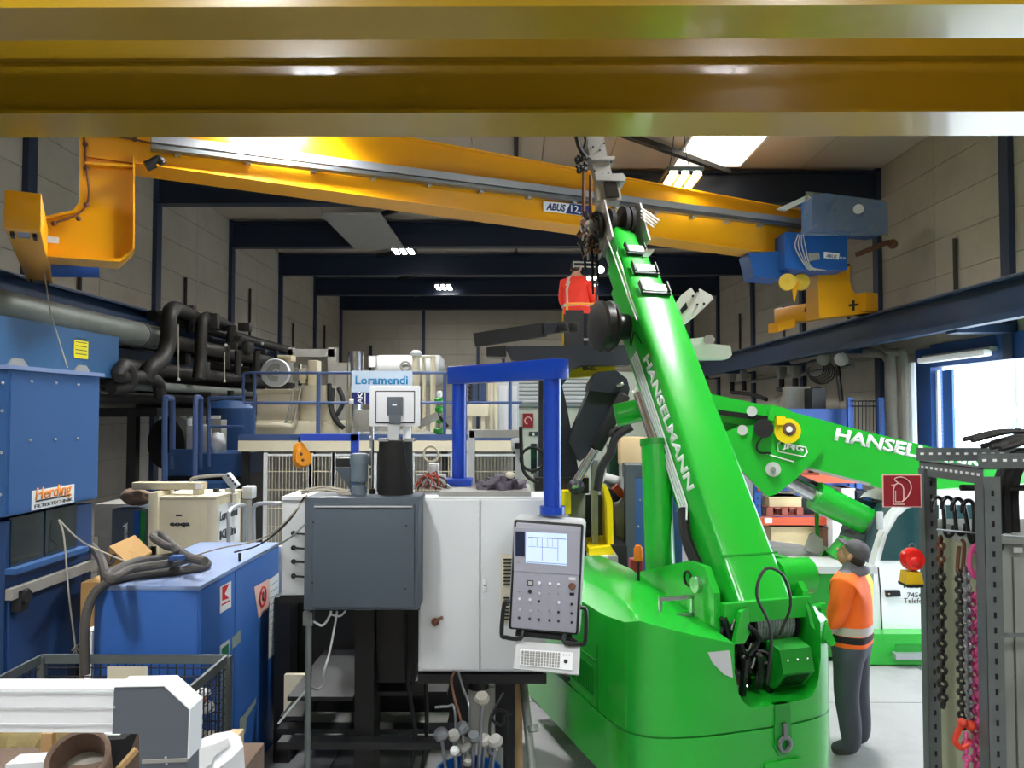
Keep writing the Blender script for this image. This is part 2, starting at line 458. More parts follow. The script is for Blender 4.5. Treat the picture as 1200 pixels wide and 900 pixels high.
hall_lamp((-2.9, 13.3, 6.82), 'three-tube hall lamp behind the yellow bridge girder', LAMP_W*1.8)
hall_lamp((3.0, 7.2, 6.9), 'three-tube hall lamp over the green crane boom', LAMP_W*2.8)
hall_lamp((-2.75, 9.1, 6.52), 'three-tube hall lamp glaring onto the yellow bridge girder', LAMP_W*3)
hall_lamp((2.7, 1.2, 7.15), 'three-tube hall lamp above the tool rack', LAMP_W*1.25)
hall_lamp((-2.6, 1.2, 7.15), 'three-tube hall lamp above the mesh box pallet', LAMP_W*2.2)
hall_lamp((2.6, -3.8, 7.0), 'three-tube hall lamp behind the tool rack', LAMP_W*1.5)
hall_lamp((-2.6, -3.8, 7.0), 'three-tube hall lamp behind the mesh box pallet', LAMP_W*1.5)
hall_lamp((-3.0, 20.3, 7.08), 'three-tube hall lamp close to the far roof beams', LAMP_W*1.3)
hall_lamp((3.0, 20.3, 7.08), 'three-tube hall lamp far behind the green boom', LAMP_W*1.3)
hall_lamp((-2.5, 26.5, 7.08), 'three-tube hall lamp before the back wall, pipe side', LAMP_W*1.15)
hall_lamp((2.5, 26.5, 7.08), 'three-tube hall lamp before the back wall, gate side', LAMP_W*1.15)
# tube lamp above the gate
t = thing('tube_lamp', 'unlit white tube lamp fixed above the blue gate lintel', 'lamp', (XW-.2, 12.3, 3.96))
a = P(1079, 423, x=XW-.2); b = P(1158, 413, x=XW-.2)
MB().bar(a, b, .14, .1, bev=.03).build('diffuser', 'diffuser_glow', t)
MB().bar(a+V((.09, 0, .06)), b+V((.09, 0, .06)), .12, .06).build('housing', 'greyish', t)
# ================================================================ FRONT BRIDGE CRANE (two girders close overhead)
fb = thing('bridge_crane', 'yellow double-girder bridge crane spanning overhead across the hall', 'bridge crane', (0, 5.4, 4.6))
def girder(yn, yf, z, ztop, name):
    m = MB(); m.box2((-6.3, yn, z), (6.3, yf, z+.025)); m.box2((-6.3, yn+.1, z+.02), (6.3, yf-.1, ztop)); m.box2((-6.3, yn, ztop-.02), (6.3, yf, ztop+.03))
    return m.build(name, 'yellow_shaded', fb)
zf = 5.0
yfar = P(605, 160, z=5.0).y; yn = P(605, 132, z=5.0).y
g = girder(yn, yfar, zf, zf+.85, 'girder')
MB().box2((-6.3, yn+.03, 5.43), (6.3, yn+.1, 5.47)).build('stiffener', 'yellow_shaded', g)
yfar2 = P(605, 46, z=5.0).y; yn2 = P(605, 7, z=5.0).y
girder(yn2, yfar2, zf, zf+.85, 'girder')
for sx in (-1, 1):
    c = MB().box2((sx*6.45, 3.6, 4.72), (sx*6.75, 6.9, 5.12), bev=.02); c.box2((sx*6.2, yn2, 4.95), (sx*6.7, yfar, 5.3)); c.build('end_carriage', 'crane_yellow', fb)
    for y in (4.0, 6.5): MB().cyl((sx*6.54, y, 4.74), (sx*6.66, y, 4.74), .12).build('wheel', 'dark_steel', fb)

# ================================================================ SKEWED BRIDGE CRANE WITH HOIST
bc = thing('hoist_bridge', 'skewed orange-yellow bridge crane with blue hoist hanging from the green crane', 'bridge crane', (0, 11.5, 4.5))
TH = R(29.5); bu = V((math.cos(TH), math.sin(TH), 0)); bn = V((math.sin(TH), -math.cos(TH), 0)); bA = V((-4.75, 8.75, 0))
def Q(px, py, off=0): return Pplane(px, py, bA+bn*off, bn)       # pixel -> point on the girder's front face
def face_poly(m, pix, thick, off=0): m.prism([Q(x, y, off) for x, y in pix], -bn*thick)
zt = (Q(440, 166).z+Q(945, 243).z)/2; zb = (Q(180, 206).z+Q(910, 289).z)/2
def G(s, z, off=0): return bA+bu*s+bn*off+V((0, 0, z))
s0 = (Q(98, 200)-bA).dot(bu); s1 = (Q(948, 260)-bA).dot(bu)
m = MB(); m.prism([G(s0, zb), G(s1, zb), G(s1, zt), G(s0, zt)], -bn*.42); gd = m.build('girder', 'crane_yellow', bc)
m = MB(); m.prism([G(s0, zb-.025, .06), G(s1, zb-.025, .06), G(s1, zb, .06), G(s0, zb, .06)], -bn*.54)
m.prism([G(s0, zt, .06), G(s1, zt, .06), G(s1, zt+.025, .06), G(s0, zt+.025, .06)], -bn*.54); m.build('flange', 'crane_yellow', gd)
# conductor rail along the middle of the face
r0 = Q(177, 160, .16); r1 = Q(945, 262, .16); zc_ = (r0.z+r1.z)/2
sa = (r0-bA).dot(bu); sb = (r1-bA).dot(bu)
ro = MB().bar(G(sa, r0.z-.02, .14), G(sb, r1.z+.02, .14), .1, .10).build('festoon_rail', 'alu', bc)
MB().bar(G(sa, r0.z-.12, .12), G(sb, r1.z-.07, .12), .14, .05).build('rail_lower', 'steel', ro)
for k in range(14):
    s_ = sa+.3+(sb-sa-.6)*k/13; zz = r0.z+(r1.z-r0.z)*k/13
    MB().box(G(s_, zz-.05, .05), (.06, .1, .2), Matrix.Rotation(TH, 3, 'Z')).build('rail_bracket', 'alu', ro)
# gooseneck at the lifted end
m = MB(); face_poly(m, [(96, 130), (178, 130), (158, 196), (158, 288), (141, 303), (50, 296), (50, 256), (88, 248), (96, 238)], .34, .02)
gn = m.build('gooseneck', 'crane_yellow', bc)
m = MB()
face_poly(m, [(156, 182), (158, 182), (158, 291), (156, 291)], .46, .14)
face_poly(m, [(50, 296), (141, 303), (158, 289), (158, 292), (141, 307), (50, 300)], .5, .1)
face_poly(m, [(93, 130), (96, 130), (97, 238), (88, 249), (50, 257), (50, 254), (86, 246), (93, 236)], .5, .1)
face_poly(m, [(100, 189), (157, 193), (157, 196), (100, 192)], .3, .12)
m.build('stiffener', 'crane_yellow', gn)
MB().tube([Q(178, 168, .08), Q(150, 162, .08), Q(103, 157, .08), Q(100, 172, .08), Q(101, 195, .08), Q(104, 225, .08), Q(100, 243, .08), Q(85, 254, .08), Q(60, 262, .08)], .012, 6).build('cable', 'rust', gn)
for px, py in ((100, 169), (101, 197), (101, 240), (92, 256), (63, 262), (158, 163)): MB().ball(Q(px, py, .09), .03, 8).build('cable_clip', 'rust', gn)
MB().box(Q(61, 281, .05), (.13, .01, .07), Matrix.Rotation(TH, 3, 'Z')).build('rating_plate', 'sky_sign', gn)
MB().cyl(Q(171, 195, .3), Q(181, 191, .3), .06).tube([Q(178, 190, .3), Q(186, 186, .3), Q(191, 192, .3)], .045).build('floodlight', 'black', gn)
# left carriage seen from below
cw = V((-math.sin(TH), math.cos(TH), 0))
cn = P(27, 240, y=7.05); cn.z = 4.5+.16; L_ = 3.4
car = MB().bar(cn, cn+cw*L_, .29, .36, (0, 0, 1), bev=.015).build('end_carriage', 'crane_yellow', bc)
for s_ in (.05, L_-.35):
    for k in (-.09, .09):
        sd = V((math.cos(TH), math.sin(TH), 0))
        MB().box(cn+cw*(s_+.15)+sd*k+V((0, 0, -.19)), (.03, .16, .06), Matrix.Rotation(TH, 3, 'Z')).build('wheel_slot', 'dark_steel', car)
for s_ in (.2, L_-.2): MB().cyl(cn+cw*s_+sd*-.05+V((0, 0, -.12)), cn+cw*s_+sd*.05+V((0, 0, -.12)), .1).build('wheel', 'steel', car)
MB().cyl(Q(60, 315, -.9), Q(116, 316, -.9), .1).build('travel_motor', 'rack_blue', bc)
a = cn+cw*2.3+V((.1, 0, -.2)); MB().tube([a, a+V((.15, -.1, -.5)), P(68, 395, y=9.2), P(79, 431, y=9.2)], .008, 5).build('hanging_rope', 'rope', bc)
# right carriage, end post, hoist, wrapped box
cn = P(1022, 364, y=14.0); cf = P(914, 378, y=16.35); cn.z = cf.z = 4.62+.17
car2 = MB().bar(cn, cf, .3, .34, (0, 0, 1), bev=.015).build('end_carriage', 'crane_yellow', bc)
d_ = (cf-cn).normalized()
for s_ in (.25, (cf-cn).length-.25):
    c = cn+d_*s_+V((0, 0, -.13)); sd, u = frame(d_); MB().cyl(c-sd*.1, c+sd*.1, .11).build('wheel', 'dark_steel', car2)
MB().prism([P(x, y, y=14.1) for x, y in ((958, 312), (996, 312), (996, 330), (998, 338), (1003, 345), (1011, 349), (1024, 350), (1026, 366), (960, 373))], (-.06, .45, 0)).build('end_post', 'crane_yellow', bc)
MB().bar(P(995, 358, y=14.08), P(1006, 357, y=14.08), .03, .04).bar(P(1000, 352, y=14.08), P(1000, 364, y=14.08), .03, .04).build('wheel_bolt', 'dark_steel', bc)
MB().bar(P(945, 366, y=15.0), P(953, 345, y=15.0), .06, .1).build('cable_clump', 'rust', bc)
MB().prism([P(x, y, y=15.4) for x, y in ((912, 378), (932, 374), (932, 383), (912, 389))], (-.1, .3, 0)).build('buffer', 'crane_yellow', bc)
h = MB().prism([P(x, y, y=13.6) for x, y in ((920, 272), (993, 274), (993, 316), (955, 317), (920, 314))], (0, .7, 0)).build('hoist_body', 'ral_blue', bc)
MB().prism([P(x, y, y=13.9) for x, y in ((877, 296), (918, 294), (930, 300), (930, 316), (916, 327), (884, 324))], (0, .6, 0)).build('hoist_motor', 'ral_blue', bc)
MB().prism([P(x, y, y=13.58) for x, y in ((966, 295), (984, 297), (983, 304), (966, 302))], (0, .02, 0)).build('name_plate', 'text_white', h)
a = P(968, 301.5, y=13.575); b = P(981, 303, y=13.575)
text('lettering', 'ABUS', a, b-a, (0, 0, 1), 'text_navy', h, wid=.19, h=.06, shear=.2)
a = P(984, 304, y=13.595); text('lettering', '12,5t', a, (1, 0, -.05), (0, 0, 1), 'text_white', h, wid=.11, h=.05)
MB().prism([P(x, y, y=13.57) for x, y in ((948, 297), (960, 296), (961, 304), (949, 306))], (0, .05, 0)).build('limit_switch', 'greyish', h)
for px, dy in ((923, 0), (939, .22)): MB().lathe([(.15, 0), (.15, .02), (.125, .04), (.125, .07), (.15, .09), (.15, .11)], P(px, 330, y=13.7+dy), (.25, 1, 0), 24).cyl(P(px, 330, y=13.66+dy), P(px, 330, y=13.7+dy), .04).build('rope_sheave', 'yellow_box', bc)
MB().prism([P(x, y, y=13.75) for x, y in ((927, 330), (937, 330), (931, 354))], (0, .05, 0)).build('hook_block', 'crane_yellow', bc)
m = MB()
for k in range(4): m.tube([P(935+k*2, 275, y=13.5), P(932+k*4, 290, y=13.4), P(944+k*2, 312, y=13.4), P(950+k*6, 317, y=13.5)], .009, 5)
m.build('loose_cable', 'rope', bc)
wb = MB().prism([P(x, y, y=13.4) for x, y in ((951, 229), (968, 226), (1038, 236), (1040, 272), (1030, 274), (952, 268))], (0, .5, 0)).build('electrics_box', 'ral_blue', bc, label='blue electrics box wrapped in clear film')
m = MB(); n_ = 34
rows = []
for j in range(13):
    row = []
    for i in range(n_):
        u = i/(n_-1); v = j/12; px = 944+97*u; top = 224+(px-944)*.115; py = top+(276-top)*v
        cr_k = .02+.13*max(0, 1-u*2.2, v*1.3-.5)
        row.append(m._v(P(px-6*v*(1-u), py, y=13.36-cr_k*(.5+.5*mnoise.noise(V((u*26+v*9, v*4-u*5, 3.1)))))))
    rows.append(row)
for j in range(12):
    for i in range(n_-1): m._f([rows[j][i], rows[j][i+1], rows[j+1][i+1], rows[j+1][i]])
m.build('plastic_wrap', 'plastic_film', wb, sharp=10)
MB().prism([P(x, y, y=13.3) for x, y in ((912, 244), (947, 228), (950, 232), (922, 246))], (0, .1, 0)).build('film_tail', 'offwhite', wb)
MB().cyl(P(1006, 245, y=13.2), P(1006, 245, y=13.21), .085, n=20).build('round_label', 'offwhite', wb)
MB().bar(P(1005, 298, y=13.6), P(1040, 284, y=13.9), .1, .08).ball(P(1046, 286, y=13.9), .09).build('current_collector', 'rust', bc)
# ABUS sign on the girder
m = MB(); face_poly(m, [(637, 236), (687, 240), (687, 253), (637, 247.5)], .01, .05); sg = m.build('name_sign', 'text_white', bc)
m = MB(); face_poly(m, [(668, 239), (692, 241), (692, 253.5), (663, 250)], .01, .056); m.build('sign_field', 'text_navy', sg)
a = Q(640, 246, .052); b = Q(664, 248.6, .052)
text('lettering', 'ABUS', a, b-a, (0, 0, 1), 'text_navy', sg, wid=(b-a).length*.95, h=.115, shear=.25, bold=.03)
a = Q(669, 249.5, .062); text('lettering', '12,5', a, bu, (0, 0, 1), 'text_white', sg, wid=.27, h=.125)

# ================================================================ GREEN CRANE (boom raised)
HD = R(18); fw = V((-math.sin(HD), math.cos(HD), 0)); rt = V((math.cos(HD), math.sin(HD), 0)); OC = V((1.585, 5.255, 0))
def LC(p): p = V(p); return OC+rt*p.x+fw*p.y+V((0, 0, p.z))
gc = thing('mobile_crane', 'green pick-and-carry crane with raised telescopic boom and white lettering', 'crane', OC)
HW = .85
def yrear(x):
    t = min(1, abs(x)/HW); return .5*(1-(1-t**3.2)**(1/3.2)) if t < 1 else .5
def hf_block(x0, x1, zb, ztop, yfront, nx=26, nyy=12, ins=0.):
    """solid with curved rear: columns over x, rows over y, height given by ztop(x,y,dy)"""
    m = MB(LC); top = []; bot = []
    for i in range(nx+1):
        x = x0+(x1-x0)*i/nx; a = yrear(x)+ins; ra = []; rb = []
        for j in range(nyy+1):
            v = (j/nyy)**1.8; y = a+(yfront-a)*v
            ra.append(m._v((x, y, ztop(x, y, y-a)))); rb.append(m._v((x, y, zb)))
        top.append(ra); bot.append(rb)
    for i in range(nx):
        for j in range(nyy):
            m._f([top[i][j], top[i+1][j], top[i+1][j+1], top[i][j+1]]); m._f([bot[i][j], bot[i][j+1], bot[i+1][j+1], bot[i+1][j]])
        m._f([top[i][0], bot[i][0], bot[i+1][0], top[i+1][0]]); m._f([top[i][nyy], top[i+1][nyy], bot[i+1][nyy], bot[i][nyy]])
    for j in range(nyy):
        m._f([top[0][j], top[0][j+1], bot[0][j+1], bot[0][j]]); m._f([top[nx][j], bot[nx][j], bot[nx][j+1], top[nx][j+1]])
    return m
body = hf_block(-HW, HW, .24, lambda x, y, d: .645, 2.25, nx=44).build('counterweight', 'green', gc, sharp=28)
hf_block(-HW+.012, HW-.012, .64, lambda x, y, d: .662, 2.2, nx=44, ins=.012).build('seam', 'green_dark', body, sharp=28)
def ztop_left(x, y, d):
    u_ = (x+HW)/.72
    return min(1.44, 1.36+(x+HW)*.5, 1.43-.19*u_+d*.13)
bonnet = hf_block(-HW, -.13, .66, ztop_left, 2.2, nx=22, nyy=22).build('bonnet', 'green', gc, sharp=22)
def ztop_right(x, y, d): return min(1.5, 1.42-(x-.62)*.9, 1.3+d*1.2)
hf_block(.62, HW, .66, ztop_right, 1.0, nx=8).build('side_block', 'green', gc, sharp=25)
def ztop_mid(x, y, d):
    e = min(x+.13, .62-x); r_ = .16
    return .80+(r_-math.sqrt(max(0, r_*r_-(r_-e)**2)) if e < r_ else 0)*1.6
hf_block(-.13, .62, .66, ztop_mid, .75, nx=24, nyy=3).build('recess_floor', 'green', gc, sharp=25)
MB(LC).box2((-.08, .66, .75), (.62, .7, 1.42)).build('recess_back', 'black', gc)
# headlight, hook recess, emboss plate, stickers, handle, lamp
MB(LC).prism([(-.33, .005, 1.20), (-.17, -.01, 1.20), (-.15, -.012, 1.02), (-.22, -.01, 1.05), (-.3, -.002, 1.13)], (0, .03, 0)).build('headlight', 'lamp_glass', gc)
MB(LC).prism([(.18, -.012, .8), (.30, -.012, .8), (.31, -.012, .52), (.28, -.012, .46), (.2, -.012, .46), (.17, -.012, .52)], (0, .05, 0)).build('hook_recess', 'green_dark', body)
MB(LC).torus((.24, -.03, .54), (0, 1, 0), .045, .014).bar((.24, -.03, .58), (.24, -.02, .68), .03, .03).build('tow_shackle', 'steel', body)
MB(LC).box((.24, -.005, .36), (.3, .02, .13), bev=.008).build('cover_plate', 'green', body)
m = MB(LC).prism([(-.80, .27, .47), (-.73, .17, .40), (-.62, .09, .36), (-.62, .09, .26), (-.80, .27, .26)], (-.012, -.012, 0)); ws = m.build('warning_sticker', 'white', body)
MB(LC).prism([(-.80, .268, .45), (-.75, .195, .40), (-.785, .24, .27), (-.80, .27, .27)], (-.016, -.016, 0)).prism([(-.67, .115, .38), (-.63, .09, .36), (-.66, .11, .26), (-.71, .15, .26)], (-.016, -.016, 0)).build('sticker_stripe', 'text_red', ws)
hb = MB(LC).box2((-.46, .42, 1.33), (-.44, .45, 1.46)).box2((-.2, .42, 1.30), (-.18, .45, 1.46)).box2((-.46, .42, 1.445), (-.18, .45, 1.47)).box2((-.46, .42, 1.32), (-.18, .45, 1.345))
hb.build('grab_handle', 'silver', gc)
# left side: panel seam, grille lines, vent
sp = MB(LC).box2((-HW-.006, .62, .98), (-HW+.02, 2.1, 1.0)).box2((-HW-.006, .62, .66), (-HW+.02, .635, 1.12)).build('side_seam', 'green_dark', bonnet)
m = MB(LC)
for k in range(14): m.box2((-HW-.012, .7+k*.035, .74), (-HW+.01, .715+k*.035, .94))
m.build('vent_slot', 'green_dark', bonnet)
MB(LC).box2((-HW-.03, 1.15, .69), (-HW+.01, 2.1, .72)).build('side_trim', 'black_plastic', bonnet)
MB(LC).box2((-HW-.01, 1.0, 1.0), (-HW+.02, 1.35, 1.045)).build('latch', 'black_plastic', bonnet)
# chassis ahead with wheels
MB(LC).box2((-.6, 2.1, .3), (.72, 3.5, .8), bev=.03).build('chassis', 'green_dark', gc)
MB(LC).box2((-.5, 2.9, .55), (.8, 3.6, .95), bev=.04).build('front_deck', 'green', gc)
def wheel(x, y, r=.36, wdt=.26, parent=gc):
    m = MB(LC); s = -1 if x < 0 else 1
    m.lathe([(r*.55, -wdt/2), (r*.93, -wdt/2), (r, -wdt*.35), (r, wdt*.35), (r*.93, wdt/2), (r*.55, wdt/2)], (x, y, r), (1, 0, 0), 28)
    t_ = m.build('wheel', 'rubber', parent)
    MB(LC).lathe([(r*.02, s*wdt*.2), (r*.2, s*wdt*.3), (r*.3, s*wdt*.15), (r*.5, s*wdt*.2), (r*.58, s*wdt*.52), (r*.55, s*wdt*.3)], (x, y, r), (1, 0, 0), 24).build('rim', 'offwhite', t_)
    return t_
for x in (-.66, .62):
    wheel(x*.8, 2.6); wheel(x*.8, 3.35, .3)
wheel(-.45, .9, .24, .2); wheel(.45, .9, .24, .2)
# cheek plates carrying the boom
def cheek(x, t, prof): return MB(LC).prism([(x, y, z) for y, z in prof], (t, 0, 0)).build('cheek_plate', 'green', gc)
ck = cheek(-.13, .05, [(.24, .9), (.24, 1.52), (.36, 1.68), (.6, 1.68), (1.2, 1.5), (2.1, 1.22), (2.1, .9)])
cheek(.70, .05, [(.35, .9), (.35, 1.45), (.55, 1.66), (.95, 1.66), (1.5, 1.2), (1.5, .9)])
MB(LC).cyl((-.13, .44, 1.54), (-.17, .44, 1.54), .06).build('work_lamp', 'silver', ck)
MB(LC).torus((-.15, .56, 1.56), (1, 0, 0), .05, .01, a1=5).build('lamp_cable', 'black', ck)
MB(LC).cyl((.60, .55, 1.52), (.9, .55, 1.52), .14, n=22).cyl((.9, .55, 1.52), (.93, .55, 1.52), .10).build('pivot_boss', 'green', gc)
bq = P(748, 657, y=6.3)
MB().cyl(V((bq.x, bq.y, 1.3)), bq, .012, n=8).build('beacon_post', 'black', gc)
MB().lathe([(.036, 0), (.038, .02), (.036, .1), (.022, .125)], bq, (0, 0, 1), 16).build('beacon', 'orange_lens', gc)
# ---- boom
EL = R(54.0); SLW = R(2.2); bd = V((math.sin(SLW)*math.cos(EL), math.cos(SLW)*math.cos(EL), math.sin(EL))); bt = V((0, -math.sin(EL), math.cos(EL)))   # along, and out of the top face
B0 = V((.36, .33, 1.44))
def LB(p): p = V(p); q = B0+V((1, 0, 0))*p.x+bd*p.y+bt*p.z; return LC(q)
def boom_s(py, off=0):        # distance along the top face centre line whose picture height is py
    lo, hi = -1, 9
    for _ in range(40):
        mid = (lo+hi)/2; q = LB((0, mid, off)); d = q-CAM
        c = CR.transposed() @ d; yy = 450-900*c.y/-c.z
        if yy > py: lo = mid
        else: hi = mid
    return lo
def section(s0, s1, wdt, dep, name='boom_section', top=0., taper=1.):
    b = .05; h_ = wdt/2
    prof = [(-h_, -b), (-h_+b*.35, -b*.3), (-h_+b, 0), (h_-b, 0), (h_-b*.35, -b*.3), (h_, -b), (h_, -dep*.72), (h_*.55, -dep), (-h_*.55, -dep), (-h_, -dep*.72)]
    m = MB(LB); A = [m._v((x, s0, z+top)) for x, z in prof]; B = [m._v((x*taper, s1, z+top)) for x, z in prof]; n = len(A)
    for i in range(n): m._f([A[i], A[(i+1) % n], B[(i+1) % n], B[i]])
    m._f(A); m._f(B)
    return m.build(name, 'green', gc, sharp=40)
e1, e2, e3, e4 = boom_s(338), boom_s(312), boom_s(287), boom_s(264)
WB_ = .475
s_base = section(-.05, e1, WB_, .56)
section(e1-.1, e2, .41, .50, top=-.035)
section(e2-.1, e3, .35, .44, top=-.065)
section(e3-.1, e4, .285, .38, top=-.095)
tipc = section(e4-.05, e4+.1, .23, .32, 'boom_section', top=-.115)
for e, wd, tp in ((e1, .475, 0), (e2, .41, -.035), (e3, .35, -.065)):
    wp_ = MB(LB).box((0.02, e-.02, tp+.035), (wd*.5, .09, .01)).build('wear_pad_plate', 'white', gc)
    for sx in (-wd*.29, wd*.33): MB(LB).box((sx, e-.02, tp+.04), (.012, .13, .05)).build('pad_bracket', 'dark_steel', wp_)
    MB(LB).box((0.02, e-.085, tp+.02), (wd*.66, .02, .03)).build('pad_bar', 'dark_steel', wp_)
# base crossbar and seams
MB(LB).box2((-WB_/2-.01, -.1, -.07), (WB_/2+.01, -.05, .008)).build('base_bar', 'green_dark', s_base)
MB(LB).box2((-WB_/2, .33, 0), (WB_/2, .345, .004)).build('weld_line', 'green_dark', s_base)
MB(LC).bar((-.08, .22, 1.38), (.66, .22, 1.38), .05, .14).prism([(.12, .2, 1.42), (.02, .14, 1.40), (-.06, .1, 1.2), (.02, .1, 1.2), (.1, .15, 1.25)], (0, .04, 0)).prism([(.6, .2, 1.42), (.7, .1, 1.30), (.74, .05, 1.15), (.70, .05, 1.13), (.6, .14, 1.26)], (0, .04, 0)).build('winch_frame', 'green', gc)
# lettering along the left boom face
sl0 = boom_s(408); sl1 = boom_s(566)
org = LB((-WB_/2-.001, sl0, -.17)); xd = LB((0, -1, 0))-LB((0, 0, 0)); yd = LB((0, 0, 1))-LB((0, 0, 0))
text('lettering', 'HANSELMANN', org, xd, yd, 'text_white', s_base, wid=sl0-sl1, h=.115, bold=.035, shear=.15)
# hydraulic pipes along the boom flank
m = MB(LB)
for k in range(4): m.tube([(-WB_/2-.018, boom_s(395), -.22-.035*k), (-WB_/2-.018, boom_s(575), -.22-.035*k), (-WB_/2-.05, boom_s(590), -.24-.03*k)], .009, 6, smooth=False)
m.build('hydraulic_pipe', 'white', gc)
MB(LB).tube([(-WB_/2-.03, boom_s(575), -.28), (-WB_/2-.07, boom_s(610), -.3), (-WB_/2-.06, boom_s(660), -.25), (-WB_/2-.06, boom_s(676), -.2)], .045).build('hydraulic_hose', 'rubber', gc)
m = MB(LB)
for k in range(6): m.ball((-WB_/2-.05, boom_s(575)-.03*k, -.3+.02*(k % 2)), .025, 8)
m.build('pipe_fitting', 'steel', gc)
# logo plate near the upper left flank
org = LB((-WB_/2-.001, boom_s(418), -.52)); text('lettering', 'JMG', org, xd, yd, 'text_white', s_base, wid=.32, h=.09, bold=.03)
# cable reel and drum on the left flank
c = LB((-WB_/2, boom_s(362), -.27)); ax = LB((-1, 0, 0))-LB((0, 0, 0))
cr_ = MB().lathe([(.05, 0), (.13, 0), (.13, .14), (.09, .15), (.09, .3), (.12, .3)], c, ax, 22).build('reel_drum', 'black_plastic', gc)
MB().lathe([(.1, .16), (.24, .16), (.25, .19), (.235, .20), (.235, .27), (.25, .28), (.24, .31), (.12, .33), (.05, .33)], c, ax, 30).build('cable_reel', 'black_plastic', gc)
MB().tube([LB((-WB_/2-.02, boom_s(372), -.2)), LB((-WB_/2-.05, boom_s(388), -.22)), LB((-WB_/2-.03, boom_s(380), -.12)), LB((-WB_/2-.01, boom_s(395), -.10))], .006, 5).build('reel_cable', 'black', gc)
MB().cyl(LB((-WB_/2+.02, e4, -.12)), LB((-WB_/2-.01, boom_s(372), -.05)), .007, n=5).build('hoist_rope', 'white', gc)
# luffing cylinder
a = LC((.02, 1.25, 1.0)); b = P(768, 522, y=6.75); dd_ = (b-a).normalized()
MB().cyl(a, b, .125, n=24).build('luffing_cylinder', 'green', gc)
MB().cyl(b, b+dd_*.05, .135, n=24).build('cylinder_gland', 'green_dark', gc)
MB().cyl(b, P(748, 462, y=7.1), .045, n=18).build('piston_rod', 'silver', gc)
MB().cyl(P(722, 487, y=7.2), P(752, 480, y=7.2), .11).build('cylinder_mount', 'green', gc)
# boom head: cheeks, sheaves
hw_ = .2
for s in (-1, 1):
    MB(LB).prism([(s*hw_, e4-.18, -.02), (s*hw_, e4+.32, .06), (s*hw_, e4+.42, -.12), (s*hw_, e4+.36, -.42), (s*hw_, e4-.1, -.42)], (s*.02, 0, 0)).build('head_cheek', 'jib_grey', gc)
for xk, rr in ((.05, .17), (.12, .17), (-.1, .13)):
    MB(LB).cyl((xk-.025, e4+.22, -.14), (xk+.025, e4+.22, -.14), rr, n=24).build('sheave', 'rubber', gc)
MB(LB).cyl((-hw_-.2, e4+.2, -.2), (-hw_, e4+.2, -.2), .085, n=18).build('pivot_pin', 'jib_grey', gc)
MB(LB).torus((-hw_-.06, e4+.14, -.22), (1, 0, 0), .16, .035, a0=.3, a1=4.5).build('guide_ring', 'rubber', gc)
m = MB(LB)
for k in range(4): m.torus((hw_+.06, e4+.1+.01*k, -.02+.03*k), (.5, .4, 1), .09+.01*k, .006, n=14, m=5)
m.build('shackle_wire', 'white', gc)
# grey fly jib leaning upward from the head
jb = [P(x, y, y=8.3) for x, y in ((700, 236), (728, 234), (726, 208), (718, 205), (712, 185), (707, 160), (695, 130), (690, 130), (686, 160), (692, 186), (698, 206))]
jib = MB().prism(jb, (0, .22, 0)).build('fly_jib', 'jib_grey', gc, label='grey fly jib at the boom tip')
for q in ([(688, 182), (721, 183), (720, 187), (694, 187)], [(698, 207), (734, 208), (733, 212), (699, 211)], [(700, 204), (730, 203), (734, 208), (698, 207)]):
    MB().prism([P(x, y, y=8.24) for x, y in q], (0, .3, 0)).build('jib_flange', 'jib_grey', jib)
MB().prism([P(x, y, y=8.26) for x, y in ((708, 213), (722, 213), (726, 230), (711, 231))], (0, .05, 0)).build('jib_opening', 'black', jib)
for px, py in ((697, 200), (706, 204), (713, 203), (716, 190), (695, 172), (703, 176), (708, 168), (726, 206)): MB().ball(P(px, py, y=8.285), .012, 6).build('bolt', 'dark_steel', jib)
MB().tube([P(674, 150, y=8.2), P(679, 172, y=8.2), P(688, 187, y=8.2)], .03).tube([P(681, 150, y=8.2), P(687, 165, y=8.2), P(682, 180, y=8.2)], .022).build('jib_hose', 'black', jib)
m = MB(); random.seed(5)
for k in range(26): m.ball(P(random.uniform(676, 688), random.uniform(183, 201), y=8.25+random.uniform(-.05, .05)), random.uniform(.012, .035), 6)
m.build('chain_heap', 'dark_steel', jib)
# hoist gear hanging at the boom tip
random.seed(8)
for mm, cnt in (('rust', 26), ('greyish', 18), ('dark_steel', 26)):
    hk = MB()
    for k in range(cnt):
        px = random.uniform(681, 709); lo_ = 246+abs(px-698)*.5; py = random.uniform(lo_, 296-abs(px-698)*.7); q = P(px, py, y=8.15+random.uniform(-.12, .12)); k3 = k % 3
        if k3 == 0: hk.tube([q, q+V((random.uniform(-.04, .04), 0, -.06)), q+V((random.uniform(-.05, .05), 0, -.14))], random.uniform(.008, .018), 6, k=2)
        elif k3 == 1: hk.torus(q, (random.uniform(-1, 1), random.uniform(.2, 1), random.uniform(-1, 1)), random.uniform(.025, .055), random.uniform(.008, .014), n=10, m=5)
        else: hk.box(q, (random.uniform(.03, .08), .05, random.uniform(.04, .12)), Matrix.Rotation(random.uniform(-.6, .6), 3, 'Y'), bev=.008, seg=1)
    o = hk.build('hook_tackle', mm, gc, label='rusty chains and tackle at the boom tip'); o['kind'] = 'stuff'
for px, py0, py1 in ((684, 200, 262), (692, 205, 250)): MB().cyl(P(px, py0, y=8.2), P(px, py1, y=8.2), .02, n=6).build('lifting_chain', 'rust', gc)
for px0, px1, py1 in ((680, 685, 318), (692, 694, 345), (704, 700, 330)): MB().tube([P(px0, 285, y=8.2), P(px1, 305, y=8.2), P(px1+1, py1, y=8.2)], .015, 6).build('hanging_cable', 'black', gc)
